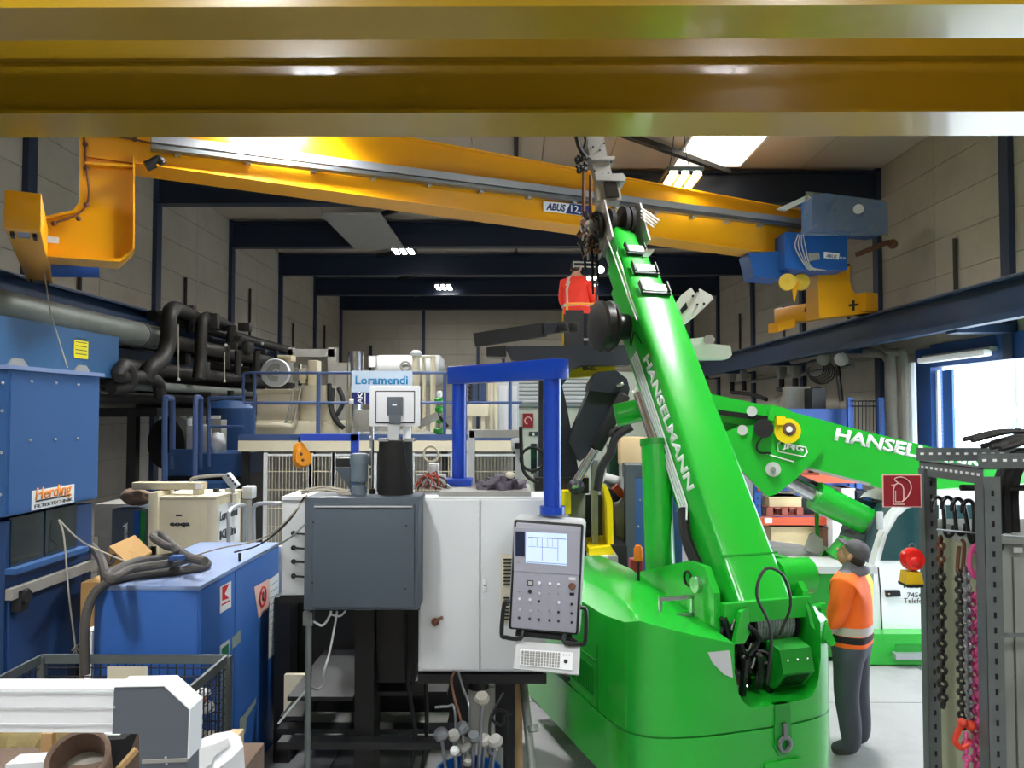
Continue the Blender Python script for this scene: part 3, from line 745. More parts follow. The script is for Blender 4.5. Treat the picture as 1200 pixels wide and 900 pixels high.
# white jib brackets on the right flank
def jbr(pix, name, d=7.45, th=.2): return MB().prism([P(x, y, y=d) for x, y in pix], (.02, th, 0)).build(name, 'white', gc)
j1 = jbr([(790, 358), (799, 345), (810, 337), (815, 344), (820, 338), (834, 346), (836, 350), (818, 368), (802, 380), (796, 372)], 'jib_bracket')
MB().prism([P(x, y, y=7.44) for x, y in ((797, 363), (804, 354), (806, 361), (799, 368))], (0, .02, 0)).build('bracket_opening', 'dark_steel', j1)
m = MB()
for px, py in ((812, 347), (817, 357), (825, 356), (818, 341)): m.cyl(P(px, py, y=7.43), P(px, py, y=7.46), .012, n=6)
m.build('bolt', 'dark_steel', j1)
j2 = jbr([(806, 405), (834, 403), (856, 405), (858, 416), (854, 420), (816, 420)], 'jib_bracket', 7.3, .3)
jbr([(806, 397), (826, 395), (832, 392), (838, 397), (836, 404), (810, 407)], 'bracket_lug', 7.35, .15)
MB().cyl(P(831, 398, y=7.3), P(831, 398, y=7.36), .05).build('bracket_pin', 'silver', j2)
MB().prism([P(x, y, y=7.2) for x, y in ((757, 292), (767, 292), (765, 296), (757, 296))], (0, .2, 0)).build('bracket_lug', 'white', gc)
# winch in the rear recess
wn = MB(LC).cyl((.22, .40, 1.25), (.56, .40, 1.25), .14, n=24).build('winch_drum', 'steel', gc)
m = MB(LC)
for k in range(13): m.torus((.24+k*.025, .40, 1.25), (1, 0, 0), .145, .014, n=20, m=5)
m.build('winch_rope', 'alu', wn)
for x in (.21, .57): MB(LC).cyl((x-.01, .40, 1.25), (x+.01, .40, 1.25), .17, n=24).build('drum_flange', 'black', wn)
gb = MB(LC).prism([(.26, .16, 1.14), (.56, .16, 1.14), (.56, .02, 1.08), (.56, .02, .93), (.5, .08, .85), (.26, .08, .85), (.26, .02, .93), (.26, .02, 1.08)], (0, .12, 0)) if False else MB(LC)
gb.prism([(.27, .2, 1.17), (.27, .06, 1.14), (.27, .02, .99), (.27, .14, .85), (.27, .26, .88)], (.26, 0, 0))
gg = gb.build('winch_guard', 'green_dark', gc)
m = MB(LC)
for k in range(8): m.box((.40, .035+.012*k, .965-.0142*k), (.2, .004, .005), Matrix.Rotation(R(-49), 3, 'X'))
m.build('guard_slot', 'black', gg)
m = MB(LC)
for x in (.32, .40, .48): m.ball((x, .038, 1.07), .01, 6)
m.build('guard_bolt', 'silver', gg)
random.seed(4); m = MB(LC)
for k in range(40):
    p = V((random.uniform(-.08, .24), random.uniform(.16, .5), random.uniform(.98, 1.36)))
    m.tube([p, p+V((random.uniform(-.1, .1), -.05, random.uniform(-.1, .1))), p+V((random.uniform(-.1, .1), 0, -.2))], random.uniform(.012, .03), 6, k=2)
m.box((.05, .45, 1.12), (.2, .15, .25), bev=.02); m.build('hydraulic_block', 'black_plastic', gc)
for p in ((-.02, .2, 1.27), (.06, .19, 1.06), (.1, .18, 1.1), (.12, .17, 1.0)): MB(LC).cyl(p, V(p)+V((.03, 0, .07)), .014).build('hose_fitting', 'silver', gc)
MB(LC).tube([(.2, .1, .9), (.16, .0, 1.3), (.05, .0, 1.55), (.12, .0, 1.72), (.28, .02, 1.66), (.36, .05, 1.45), (.34, .15, 1.22)], .011, 6).build('loose_hose', 'hose', gc)
bx = MB(LC).box((.0, .3, .88), (.24, .06, .14), bev=.01).build('control_box', 'panel_light', gc)
MB(LC).box((-.07, .265, .885), (.1, .01, .1)).build('label', 'text_dark', bx)
text('lettering', 'LJ', LC((-.1, .258, .86)), rt, (0, 0, 1), 'text_white', bx, wid=.06, h=.05)
MB(LC).cyl((.06, .275, .89), (.06, .25, .89), .03).build('knob', 'rust', bx)
m = MB(LC)
m.ball((.1, .2, .87), .008, 6).ball((.09, .18, .77), .008, 6); m.build('indicator_lamp', 'spot_on', bx)
MB(LC).cyl((.66, .25, 1.36), (.80, .25, 1.36), .02).box((.79, .25, 1.3), (.05, .03, .16)).build('lever', 'green', gc)
# ================================================================ SECOND GREEN CRANE (white cab)
D2 = 9.0
g2 = thing('cab_crane', 'green mobile crane with white driver cab, its boom lying low behind the worker', 'crane', (X(1100, D2), D2+.7, 0))
def poly2(name, pix, m_, d=D2, th=.4, parent=None, dx=0): return MB().prism([P(x, y, y=d) for x, y in pix], (dx, th, 0)).build(name, m_, parent or g2)
poly2('inner_boom', [(826, 460), (910, 478), (910, 506), (826, 490)], 'green', D2+.06, .34)
poly2('inner_boom', [(826, 480), (915, 500), (915, 535), (826, 520)], 'green_dark', D2+.1, .3)
MB().bar(P(826, 481, y=D2+.03), P(908, 492, y=D2+.03), .05, .06).build('boom_slot', 'black', g2)
bm2 = poly2('boom', [(905, 477), (925, 482), (1000, 502), (1100, 526), (1260, 562), (1260, 622), (1100, 586), (1040, 574), (985, 560), (930, 545), (905, 535)], 'green', D2, .46)
poly2('boom_collar', [(903, 474), (926, 480), (930, 492), (930, 500), (900, 492)], 'green', D2-.02, .5)
hp = poly2('head_plate', [(838, 512), (866, 500), (900, 497), (962, 512), (966, 520), (963, 530), (932, 562), (910, 579), (900, 582), (893, 576), (870, 552), (846, 530)], 'green', D2-.06, .07)
def disc(px, py, r, m_, d, th, parent, name, n=20): return MB().cyl(P(px, py, y=d), P(px, py, y=d-th), r, n=n).build(name, m_, parent)
for px, py in ((881, 482), (870, 504)): disc(px, py, .06, 'panel_light', D2-.06 if py > 490 else D2-.02, .015, g2, 'maker_badge')
dp = disc(906, 550, .085, 'panel_light', D2-.06, .03, hp, 'pivot_pin'); disc(906, 550, .03, 'silver', D2-.09, .02, hp, 'pin_bolt')
disc(895, 502, .11, 'rubber', D2-.06, .1, g2, 'cable_spool')
ry = disc(923, 505, .145, 'bright_yellow', D2-.06, .09, g2, 'cable_reel', 26); disc(925, 503, .075, 'rust', D2-.15, .012, ry, 'reel_hub'); disc(925, 503, .035, 'text_white', D2-.162, .008, ry, 'reel_label')
MB().box(P(914, 493, y=D2-.1), (.1, .08, .1)).build('reel_bracket', 'bright_yellow', ry)
MB().tube([P(925, 508, y=D2-.16), P(921, 517, y=D2-.1), P(915, 520, y=D2-.08)], .014, 6).build('reel_cable', 'black', g2)
MB().tube([P(893, 512, y=D2-.1), P(887, 522, y=D2-.08), P(890, 530, y=D2-.08), P(903, 531, y=D2-.08)], .012, 6).build('reel_cable', 'black', g2)
m = MB(); q = [(913, 518), (944, 524), (946, 530), (942, 535), (912, 529), (911, 522)]
for a, b in zip(q, q[1:]+q[:1]): m.bar(P(*a, y=D2-.068), P(*b, y=D2-.068), .012, .012)
m.build('badge_frame', 'text_white', hp)
a, b = P(916, 527, y=D2-.062), P(941, 531.5, y=D2-.062); text('lettering', 'JMG', a, b-a, (.12, 0, 1), 'text_white', hp, wid=(b-a).length, h=.085, bold=.03)
for k in (0, 1): MB().bar(P(890+k*12, 530+k*2+k, y=D2-.07), P(900+k*30, 532+k*9, y=D2-.07), .012, .012).build('guide_line', 'text_white', hp)
a, b = P(977, 516, y=D2-.003), P(1075, 537, y=D2-.003)
text('lettering', 'HANSELMANN', a, b-a, (.12, 0, 1), 'text_white', bm2, wid=1.78, h=.155, bold=.035, shear=.12)
MB().bar(P(945, 549, y=D2-.01), P(1020, 568, y=D2-.01), .02, .03).build('cable_tray', 'greyish', g2)
a, b = P(910, 556, y=D2+.1), P(958, 582, y=D2+.1); c = P(1022, 614, y=D2+.1)
MB().cyl(a, b, .085, n=22).build('piston_rod', 'silver', g2)
MB().cyl(b, c, .165, n=26).build('luffing_cylinder', 'green', g2)
MB().cyl(b-(c-b).normalized()*.03, b+(c-b).normalized()*.1, .175, n=26).build('cylinder_gland', 'green', g2)
MB().bar(P(912, 549, y=D2+.0), P(975, 575, y=D2+.3), .05, .05).build('hose_guard', 'black', g2)
# cab
DC = 8.75
cabp = [(1023, 742), (1022, 700), (1025, 660), (1034, 630), (1045, 605), (1060, 588), (1085, 578), (1230, 575), (1230, 742)]
cab = poly2('cab', cabp, 'white_cab', DC, 1.0)
poly2('door_glass', [(1032, 657), (1040, 628), (1052, 606), (1064, 596), (1080, 592), (1100, 592), (1100, 657)], 'cab_glass', DC-.012, .03, cab)
poly2('rear_glass', [(1108, 592), (1180, 592), (1180, 635), (1108, 640)], 'cab_glass', DC-.012, .03, cab)
poly2('windscreen', [(1008, 690), (1010, 650), (1020, 615), (1036, 592), (1048, 590), (1034, 618), (1026, 645), (1021, 690)], 'cab_glass', DC+.15, .7, cab)
poly2('door_seam', [(1033, 741), (1031, 690), (1028.5, 665), (1030, 665), (1032.5, 690), (1034.5, 741)], 'text_dark', DC-.006, .01, cab)
hd_ = poly2('door_handle', [(1038, 692), (1055, 692), (1056, 699), (1039, 700)], 'black_plastic', DC-.03, .04, cab)
disc(1042, 696, .012, 'silver', DC-.03, .006, hd_, 'key_lock', 8)
poly2('sill_trim', [(1023, 740), (1230, 740), (1230, 743), (1023, 743)], 'black_plastic', DC-.02, .05, cab)
a = P(1063, 700, y=DC-.004); text('lettering', '7456', a, (1, 0, 0), (0, 0, 1), 'text_dark', cab, wid=.17, h=.055, bold=0)
a = P(1059, 707, y=DC-.004); text('lettering', 'Telefono', a, (1, 0, 0), (0, 0, 1), 'text_dark', cab, wid=.3, h=.06, bold=0)
a = P(1059, 689, y=DC-.004); text('lettering', 'Hanselmann', a, (1, 0, 0), (0, 0, 1), 'text_dark', cab, wid=.42, h=.045, bold=.02)
poly2('roof_rail', [(1090, 576), (1230, 566), (1230, 572), (1090, 581)], 'white_cab', DC+.1, .7, cab)
MB().tube([P(1027, 605, y=DC), P(1017, 620, y=DC-.1), P(1013, 640, y=DC-.1)], .012, 6).build('mirror_arm', 'black', cab)
MB().box(P(1031, 610, y=DC-.05), (.08, .03, .2), bev=.015).build('mirror', 'panel_light', cab)
# chassis and deck
ch = poly2('chassis', [(1010, 743), (1240, 743), (1240, 781), (1020, 779), (1010, 770)], 'green', 8.55, 1.3)
poly2('step', [(1050, 755), (1110, 755), (1110, 770), (1050, 770)], 'green_dark', 8.54, .03, ch); poly2('step_tread', [(1050, 767), (1110, 767), (1110, 773), (1050, 773)], 'alu', 8.45, .12, ch)
poly2('deck', [(900, 700), (1015, 700), (1020, 745), (1010, 770), (900, 770)], 'green_dark', 8.7, 1.6)
tp = MB().box2(P(905, 664, y=8.6), P(1000, 660, y=9.2)).build('deck_tread', 'panel_light', g2)
poly2('deck_wall', [(915, 668), (995, 668), (998, 712), (915, 712)], 'green_dark', 8.62, .5)
poly2('front_box', [(900, 652), (962, 652), (966, 645), (985, 648), (985, 668), (900, 668)], 'green_dark', 9.3, .5)
poly2('front_tread', [(902, 640), (955, 646), (962, 652), (905, 652)], 'panel_light', 9.28, .5)
poly2('lug_plate', [(944, 645), (950, 627), (954, 625), (964, 632), (965, 646), (960, 650)], 'greyish', 9.2, .06)
MB().cyl(P(957, 598, y=9.3), P(958, 630, y=9.3), .025).build('railing_post', 'green_dark', g2)
poly2('bracket', [(976, 650), (992, 630), (1008, 634), (1008, 655), (985, 665)], 'green', 9.0, .2)
for px in (1120, 1230):
    c = P(px, 784, y=9.0); MB().cyl((c.x, 8.8, .3), (c.x, 9.15, .3), .3, n=26).build('wheel', 'rubber', g2)
for px in (925,):
    c = P(px, 740, y=9.0); MB().cyl((c.x, 9.0, .3), (c.x, 9.3, .3), .3, n=26).build('wheel', 'rubber', g2)
MB().box2((X(905, 9), 9.5, .25), (X(1240, 9), 10.0, .75)).build('frame_rail', 'green_dark', g2)
m_ = P(960, 684, y=8.6); MB().cyl(P(948, 673, y=8.6), P(960, 673, y=8.6), .02).build('latch_rod', 'rust', g2)

# ================================================================ WORKERS
def skin_mesh(J, E, sub=2, root=0):
    me = bpy.data.meshes.new('skin_tmp'); me.from_pydata([j[0] for j in J], E, []); me.update()
    ob = bpy.data.objects.new('skin_tmp', me); COL.objects.link(ob)
    ob.modifiers.new('s', 'SKIN').use_smooth_shade = True
    for i, j in enumerate(J):
        sv = me.skin_vertices[0].data[i]; r = j[1]; sv.radius = r if isinstance(r, tuple) else (r, r); sv.use_root = (i == root)
    sb = ob.modifiers.new('d', 'SUBSURF'); sb.levels = sub; sb.render_levels = sub
    bpy.context.view_layer.update()
    out = bpy.data.meshes.new_from_object(ob.evaluated_get(bpy.context.evaluated_depsgraph_get()))
    bpy.data.objects.remove(ob); bpy.data.meshes.remove(me); return out
def person(label, base, ang, pose, mats, classify, head_pitch=0., cap=None, group=None):
    """pose: joint positions in the person's own frame, x = right, y = forward, z = up"""
    ca, sa_ = math.cos(ang), math.sin(ang); base = V(base)
    def T(p): p = V(p); return base+V((p.x*ca-p.y*sa_, p.x*sa_+p.y*ca, p.z))
    root = thing('person', label, 'person', base, group)
    J = []; E = []; idx = {}
    def j(n, p, r, par=None):
        idx[n] = len(J); J.append((V(p), r))
        if par: E.append((idx[par], idx[n]))
    for n, p, r, par in pose: j(n, p, r, par)
    body = skin_mesh(J, E, 3)
    bm = bmesh.new(); bm.from_mesh(body); bpy.data.meshes.remove(body)
    for cz in (.06, .075, .88, .90, .935, .99, .995, 1.0, 1.05, 1.06, 1.48, 1.485): bmesh.ops.bisect_plane(bm, geom=bm.verts[:]+bm.edges[:]+bm.faces[:], plane_co=(0, 0, cz), plane_no=(0, 0, 1))
    for f in bm.faces: f.material_index = classify(f.calc_center_median(), f.normal)
    # head
    hp_ = J[idx['head']][0]; Rm = Matrix.Rotation(head_pitch, 3, 'X')
    def H(p): return hp_+Rm @ V(p)
    t = MB(H); t.mi = 5
    t.ball((0, -.01, .03), (.078, .098, .105), 18); t.ball((0, .03, -.045), (.058, .068, .07), 14)
    t.prism([(-.016, .085, .0), (.016, .085, .0), (.02, .115, -.035), (0, .122, -.035), (-.02, .115, -.035)], (0, -.03, .005)); t.ball((0, .105, -.03), (.017, .02, .015), 8)
    for s in (-1, 1): t.ball((s*.08, -.01, -.005), (.014, .022, .034), 8); t.ball((s*.03, .085, .012), .013, 8)
    t.ball((0, .09, -.066), (.026, .012, .008), 8)
    tm = bpy.data.meshes.new('t'); t.bm.to_mesh(tm); t.bm.free(); bm.from_mesh(tm); bpy.data.meshes.remove(tm)
    # hands: palm and five fingers
    for side in ('L', 'R'):
        wq = J[idx['wrist'+side]][0]; el = J[idx['elbow'+side]][0]; d = (wq-el).normalized(); sd, u = frame(d)
        t = MB(); t.mi = 5; t.bar(wq-d*.01, wq+d*.09, .078, .032, u, bev=.014)
        for k, (o, ln) in enumerate(((-.03, .07), (-.01, .08), (.011, .075), (.031, .06))):
            b0 = wq+d*.085+sd*o; t.tube([b0, b0+d*ln*.5-u*.01, b0+d*ln*.85-u*.035], [.0095, .009, .0075], 6, k=2)
        b0 = wq+d*.03+sd*-.04; t.tube([b0, b0+d*.03-sd*.025-u*.01, b0+d*.06-sd*.028-u*.025], .0105, 6, k=2)
        tm = bpy.data.meshes.new('t'); t.bm.to_mesh(tm); t.bm.free(); bm.from_mesh(tm); bpy.data.meshes.remove(tm)
    for v in bm.verts: v.co = T(v.co)-base
    me = bpy.data.meshes.new('body'); bm.to_mesh(me); bm.free()
    for mm in mats: me.materials.append(M(mm))
    for p in me.polygons: p.use_smooth = True
    ob = bpy.data.objects.new('body', me); COL.objects.link(ob); ob.parent = root; ORG[ob] = base
    if cap:
        m = MB(lambda p: T(H(p)))
        m.ball((0, -.018, .055), (.087, .105, .088), 18); m.ball((0, .075, .06), (.07, .085, .014), 14, Matrix.Rotation(R(-8), 3, 'X')); m.ball((0, -.018, .144), .01, 6)
        m.build('cap', cap, root)
        m = MB(lambda p: T(H(p))); m.ball((0, -.045, -.005), (.079, .075, .06), 14); m.build('hair', 'hair', root)
    return root, T
# worker on the floor, back to the gate, looking up at the load
def cls1(p, n):
    if p.z < .075: return 4
    if p.z < .90: return 1
    if p.z < .935: return 0
    if p.z < .99 and p.y < .2: return 3
    if .995 < p.z < 1.06 and p.y < .12: return 2
    if p.z > 1.485: return 6
    if p.x > .06 and p.y < .05 and 1.1 < p.z < 1.47: return 7
    return 0
pose1 = [('pelvis', (0, 0, .92), (.18, .15), None), ('belly', (0, .01, 1.04), (.225, .18), 'pelvis'), ('chest', (0, .0, 1.27), (.225, .175), 'belly'), ('upper', (0, -.01, 1.40), (.17, .13), 'chest'),
 ('neck', (0, -.005, 1.50), (.075, .075), 'upper'), ('head', (0, -.01, 1.615), (.055, .06), 'neck'),
 ('shL', (-.2, 0, 1.39), .1, 'upper'), ('elbowL', (-.25, .05, 1.14), .085, 'shL'), ('foreL', (-.24, .16, 1.02), .07, 'elbowL'), ('wristL', (-.22, .26, .96), .043, 'foreL'),
 ('shR', (.2, 0, 1.39), .1, 'upper'), ('elbowR', (.27, .05, 1.14), .085, 'shR'), ('foreR', (.25, .16, 1.02), .07, 'elbowR'), ('wristR', (.2, .26, .97), .043, 'foreR'),
 ('hipL', (-.10, 0, .84), .13, 'pelvis'), ('kneeL', (-.12, .02, .48), .1, 'hipL'), ('calfL', (-.12, -.01, .3), .094, 'kneeL'), ('ankL', (-.12, -.02, .1), .085, 'calfL'), ('toeL', (-.13, .14, .04), (.045, .04), 'ankL'),
 ('hipR', (.10, 0, .84), .13, 'pelvis'), ('kneeR', (.13, .0, .48), .1, 'hipR'), ('calfR', (.13, -.02, .3), .094, 'kneeR'), ('ankR', (.13, -.03, .1), .085, 'calfR'), ('toeR', (.14, .13, .04), (.045, .04), 'ankR')]
wk, WT = person('worker in orange jacket and grey cap looking up beside the green crane', (X(994, 6.4), 6.4, 0), R(52), pose1,
    ['hivis', 'trousers', 'reflective', 'black_cloth', 'boot', 'skin', 'hood_grey', 'hivis_yellow'], cls1, R(32), 'cap_grey')
MB(WT).torus((0, -.03, 1.475), (0, .25, 1), .085, .035, n=18).build('hood', 'hood_grey', wk)
# ---------------------------------------------------------------- lift with a second worker
lf = thing('boom_lift', 'black and yellow articulated boom lift behind the blue panel arm', 'boom lift', (X(690, 10), 10, 0))
def pl(name, pix, m_, d, th, parent=None): return MB().prism([P(x, y, y=d) for x, y in pix], (0, th, 0)).build(name, m_, parent or lf)
pl('mast', [(632, 445), (657, 445), (663, 470), (682, 573), (631, 573)], 'lift_black', 9.7, .5)
pl('turret', [(627, 560), (690, 560), (690, 578), (627, 578)], 'dark_steel', 9.55, .8)
pl('lower_arm', [(696, 441), (733, 446), (738, 456), (735, 470), (707, 522), (679, 541), (668, 520), (670, 508), (690, 460)], 'lift_black', 9.4, .4)
kn = pl('knuckle', [(692, 448), (700, 436), (722, 434), (735, 444), (738, 456), (732, 462), (690, 458)], 'lift_black', 9.32, .55)
MB().bar(P(722, 453, y=9.28), P(731, 449, y=9.28), .05, .05, bev=.02).build('pin', 'silver', kn)
MB().bar(P(732, 462, y=9.3), P(698, 526, y=9.3), .17, .15, bev=.03).build('lift_cylinder', 'black_plastic', lf)
MB().cyl(P(697, 527, y=9.3), P(674, 566, y=9.3), .055, n=16).build('piston_rod', 'silver', lf)
MB().ball(P(675, 570, y=9.3), .1).build('rod_eye', 'lift_black', lf); MB().bar(P(670, 571, y=9.18), P(678, 569, y=9.18), .04, .05, bev=.015).build('pin', 'silver', lf)
pl('upper_arm', [(592, 406), (735, 404), (744, 416), (738, 428), (682, 428), (670, 433), (663, 446), (656, 456), (640, 456), (632, 430), (600, 422)], 'lift_black', 9.6, .45)
pl('arm_end', [(570, 407), (593, 405), (593, 418), (570, 417)], 'black', 9.55, .4)
MB().bar(P(556, 399, y=9.8), P(640, 386, y=9.8), .17, .17, (0, 0, 1)).build('jib_tube', 'dark_steel', lf)
MB().bar(P(637, 386, y=9.75), P(664, 383, y=9.75), .12, .13, (0, 0, 1)).build('jib_tube', 'lift_black', lf)
for px in (660, 672): MB().box(P(px, 384, y=9.7), (.1, .3, .1), bev=.01).build('tube_end', 'black', lf)
pl('yellow_cover', [(664, 436), (690, 427), (722, 428), (720, 437), (690, 441), (664, 443)], 'bright_yellow', 9.9, .3)
a = P(683, 434, y=9.89); text('lettering', 'BE', a, (1, 0, 0), (0, 0, 1), 'text_dark', lf, wid=.16, h=.07)
m = pl('chassis', [(640, 640), (735, 640), (735, 735), (640, 735)], 'dark_steel', 9.6, 2.2)
pl('tower_post', [(668, 575), (686, 575), (686, 645), (668, 645)], 'greyish', 9.9, .3); pl('tower_post', [(694, 540), (701, 540), (701, 645), (694, 645)], 'greyish', 9.5, .15)
pl('engine_bay', [(672, 580), (712, 580), (712, 648), (672, 648)], 'black', 10.0, .6)
pl('hood', [(706, 566), (712, 571), (718, 588), (719, 638), (712, 638), (711, 592)], 'bright_yellow', 9.3, .5)
pl('fender', [(690, 643), (716, 640), (720, 647), (720, 650), (690, 652)], 'bright_yellow', 9.2, .8)
pl('hood', [(655, 576), (669, 576), (669, 602), (655, 602)], 'bright_yellow', 9.3, .3)
pl('bumper', [(690, 653), (713, 652), (713, 674), (690, 673)], 'offwhite', 9.1, .3); pl('bumper_side', [(713, 652), (724, 652), (725, 668), (716, 678), (713, 674)], 'greyish', 9.1, .4)
for px in (655, 715): c = P(px, 700, y=9.5); MB().cyl((c.x, 9.3, .28), (c.x, 9.6, .28), .28, n=24).build('wheel', 'rubber', lf)
for px in (655, 715): c = P(px, 700, y=11.3); MB().cyl((c.x, 11.2, .28), (c.x, 11.5, .28), .28, n=24).build('wheel', 'rubber', lf)
MB().tube([P(740, 500, y=9.2), P(722, 512, y=9.2), P(716, 530, y=9.2), P(705, 548, y=9.2), P(700, 575, y=9.2)], .05, 8).tube([P(738, 495, y=9.25), P(718, 505, y=9.2), P(716, 512, y=9.2)], .03, 6).build('hose_loop', 'rubber', lf)
# basket
bx0, bx1 = X(664, 12), X(712, 12); zb_ = 3.40
bk = MB().box2((bx0, 11.8, zb_), (bx1, 12.8, zb_+.06)).build('basket_floor', 'dark_steel', lf)
for y in (11.82, 12.78):
    for zz in (.5, 1.05): MB().bar((bx0, y, zb_+zz), (bx1, y, zb_+zz), .035, .035).build('basket_rail', 'siren_orange' if zz > 1 and y < 12 else 'greyish', lf)
    for x in (bx0, bx1): MB().bar((x, y, zb_), (x, y, zb_+1.05), .035, .035).build('basket_post', 'yellow_box' if x == bx0 else 'dark_steel', lf)
MB().box2((bx0-.03, 11.78, zb_+.35), (bx0+.25, 11.82, zb_+.95)).build('basket_panel', 'dark_steel', lf)
MB().bar((X(690, 11.5), 9.9, 3.42), (X(690, 12), 12.0, 3.5), .16, .16).build('basket_arm', 'lift_black', lf)
for px, py in ((704, 316), (690, 326), (697, 326)): MB().ball(P(px, py, y=11.75), .055 if px > 700 else .035, 8).build('work_lamp', 'spot_on', lf)
MB().bar(P(672, 307, y=11.75), P(700, 308, y=11.75), .02, .02).bar(P(672, 312, y=11.75), P(700, 313, y=11.75), .02, .02).bar(P(672, 307, y=11.75), P(672, 314, y=11.75), .02, .02).build('lamp_frame', 'greyish', lf)
MB().cyl((X(699, 11.75), 11.75, zb_), P(699, 309, y=11.75), .02, n=6).build('lamp_post', 'dark_steel', lf)
def cls2(p, n):
    if p.z < .06: return 4
    if p.z < .88: return 1
    if 1.0 < p.z < 1.05: return 2
    if p.z > 1.48: return 5
    if abs(p.x+.1) < .03 and p.y < 0 and p.z > 1.0: return 2
    return 0
pose2 = [(n, p, r, q) for n, p, r, q in pose1]
person('second worker in red-orange jacket standing in the lift basket', (X(676, 12.25), 12.25, zb_+.06), R(-25), pose2, ['hivis_red', 'black_cloth', 'reflective', 'black_cloth', 'boot', 'skin', 'black_cloth', 'hivis_red'], cls2, R(-15), 'black_cloth')

# ================================================================ TOOL RACK WITH CHAINS, LOCKER (right foreground)
rk = thing('slotted_rack', 'grey slotted-angle steel rack carrying cables, hooks and chains', 'rack', (1.74, 3.0, 0))
XR, YR0, YR1, ZR = 1.735, 2.82, 3.2, 2.56
def angle_post(x, y, sx, sy, z0, z1, a=.058):
    o = MB().box2((x, y, z0), (x+sx*a, y+sy*.004, z1)).box2((x, y, z0), (x+sx*.004, y+sy*a, z1)).build('upright', 'galv', rk)
    z = z0+.08; hole = None
    while z < z1-.05:
        if hole is None: hole = MB().box((x+sx*a*.5, y-.0015*1, z), (.008, .004, .02)).build('slot', 'black', o)
        else: share(hole, 'slot', o, (0, 0, z-z0-.08))
        z += .055
    return o
angle_post(XR-.045, YR1, 1, 1, 0, ZR, .05); angle_post(XR-.03, YR0, 1, 1, 0, ZR, .06)
angle_post(XR+.9, YR0, -1, 1, 0, ZR); angle_post(XR+.9, YR1, -1, -1, 0, ZR)
for y0, y1 in ((YR0, YR1+.06),):
    o = MB().box2((XR-.034, y0, ZR-.03), (XR-.03, y1, ZR+.03)).box2((XR-.034, y0, ZR+.026), (XR+.03, y1, ZR+.03)).build('cross_angle', 'galv', rk)
    for k in range(12): MB().box((XR-.035, y0+.025+k*(y1-y0-.05)/11, ZR+.005), (.003, .016, .01)).build('slot', 'text_white', o)
for y in (YR0, YR1+.05):
    o = MB().box2((XR-.05, y-.004, ZR+.03), (XR+.9, y, ZR+.085)).build('top_angle', 'galv', rk)
    for k in range(24): MB().box((XR-.03+k*.037, y-.005, ZR+.06), (.014, .003, .009)).build('slot', 'text_white', o)
MB().box2((XR-.02, YR0, 1.98), (XR+.86, YR0+.04, 1.985)).build('lower_brace', 'galv', rk)
rodm = MB().cyl((XR-.15, YR0+.1, Z(612, 3.1)), (XR+.2, YR0+.02, Z(628, 2.9)), .004, n=6).build('hanger_rod', 'steel', rk)
barz = 2.50
MB().cyl((XR, YR0+.2, barz), (XR+.88, YR0+.2, barz), .012, n=8).build('hook_bar', 'dark_steel', rk)
def hook(px0, py0, px1, py1, d, lab, r=.008):
    h = thing('s_hook', lab, 'hook', P(px0, py1, y=d), 'hooks on the slotted rack')
    a, b = P(px0, py0, y=d), P(px1, py1, y=d); w = .022
    MB().tube([a+V((-w, 0, -.03)), a+V((-w*.8, 0, 0)), a+V((0, 0, .018)), a+V((w, 0, 0)), (a+b)/2+V((w*.6, 0, 0)), b+V((0, 0, 0)), b+V((.012, 0, -.02)), b+V((.03, 0, -.012)), b+V((.035, 0, .012))], r, 7).build('shank', 'black', h)
    MB().ball(b+V((.035, 0, .014)), r*1.2, 6).build('tip', 'black', h)
for q, lab in zip(((1098, 588, 1107, 622, 3.05), (1110, 588, 1121, 620, 3.03), (1122, 590, 1136, 630, 3.0), (1134, 592, 1141, 640, 2.97), (1150, 593, 1152, 634, 2.93), (1158, 594, 1163, 640, 2.93)), ['black steel hook '+v for v in ('next to the fire sign upright on the rack bar', 'second from the fire sign upright on the rack bar', 'third from the fire sign upright on the rack bar', 'fourth from the fire sign upright on the rack bar', 'over the pink suspension link on the rack bar', 'touching the front rack upright on the rack bar')]): hook(*q, lab)
# chains: links shared in pairs
def chain(label, pts, lk, r, m_, n, off=0.):
    root = thing('chain', label, 'chain', pts[-1])
    link = None; L_ = [(V(b)-V(a)).length for a, b in zip(pts, pts[1:])]; tot = sum(L_)
    for i in range(n):
        s = tot*i/(n-1 if n > 1 else 1); k = 0
        while k < len(L_)-1 and s > L_[k]: s -= L_[k]; k += 1
        p = V(pts[k]).lerp(V(pts[k+1]), s/L_[k])
        if link is None:
            h = lk/2-r*1.2; w_ = lk*.32
            q = [V((w_, 0, -h+w_)), V((w_, 0, h-w_)), V((w_*.7, 0, h-w_*.3)), V((0, 0, h)), V((-w_*.7, 0, h-w_*.3)), V((-w_, 0, h-w_)), V((-w_, 0, -h+w_)), V((-w_*.7, 0, -h+w_*.3)), V((0, 0, -h)), V((w_*.7, 0, -h+w_*.3)), V((w_, 0, -h+w_))]
            mb = MB(); mb.tube([ORG[root]+v for v in q], r, 6, smooth=False); link = mb.build('link', m_, root); o = link
        else: o = share(link, 'link', root, (0, 0, 0))
        o.location = p-ORG[root]; o.rotation_euler = (0, 0, R(45+90*(i % 2)+off))
    return root
def vline(px, py0, py1, d): return [P(px, py0, y=d), V((P(px, py0, y=d).x, d, Z(py1, d)))]
chain('dark chain hanging nearest the red warning lamp', vline(1102, 668, 824, 3.08), .046, .0078, 'chain_dark', 21)
chain('short rusty chain at the hanger rod above the dark chain', vline(1102, 632, 662, 3.08), .042, .007, 'chain_rust', 5)
chain('grey steel chain hanging before the greenish locker side', vline(1124, 672, 850, 2.95), .038, .0066, 'chain_dark', 28, 20)
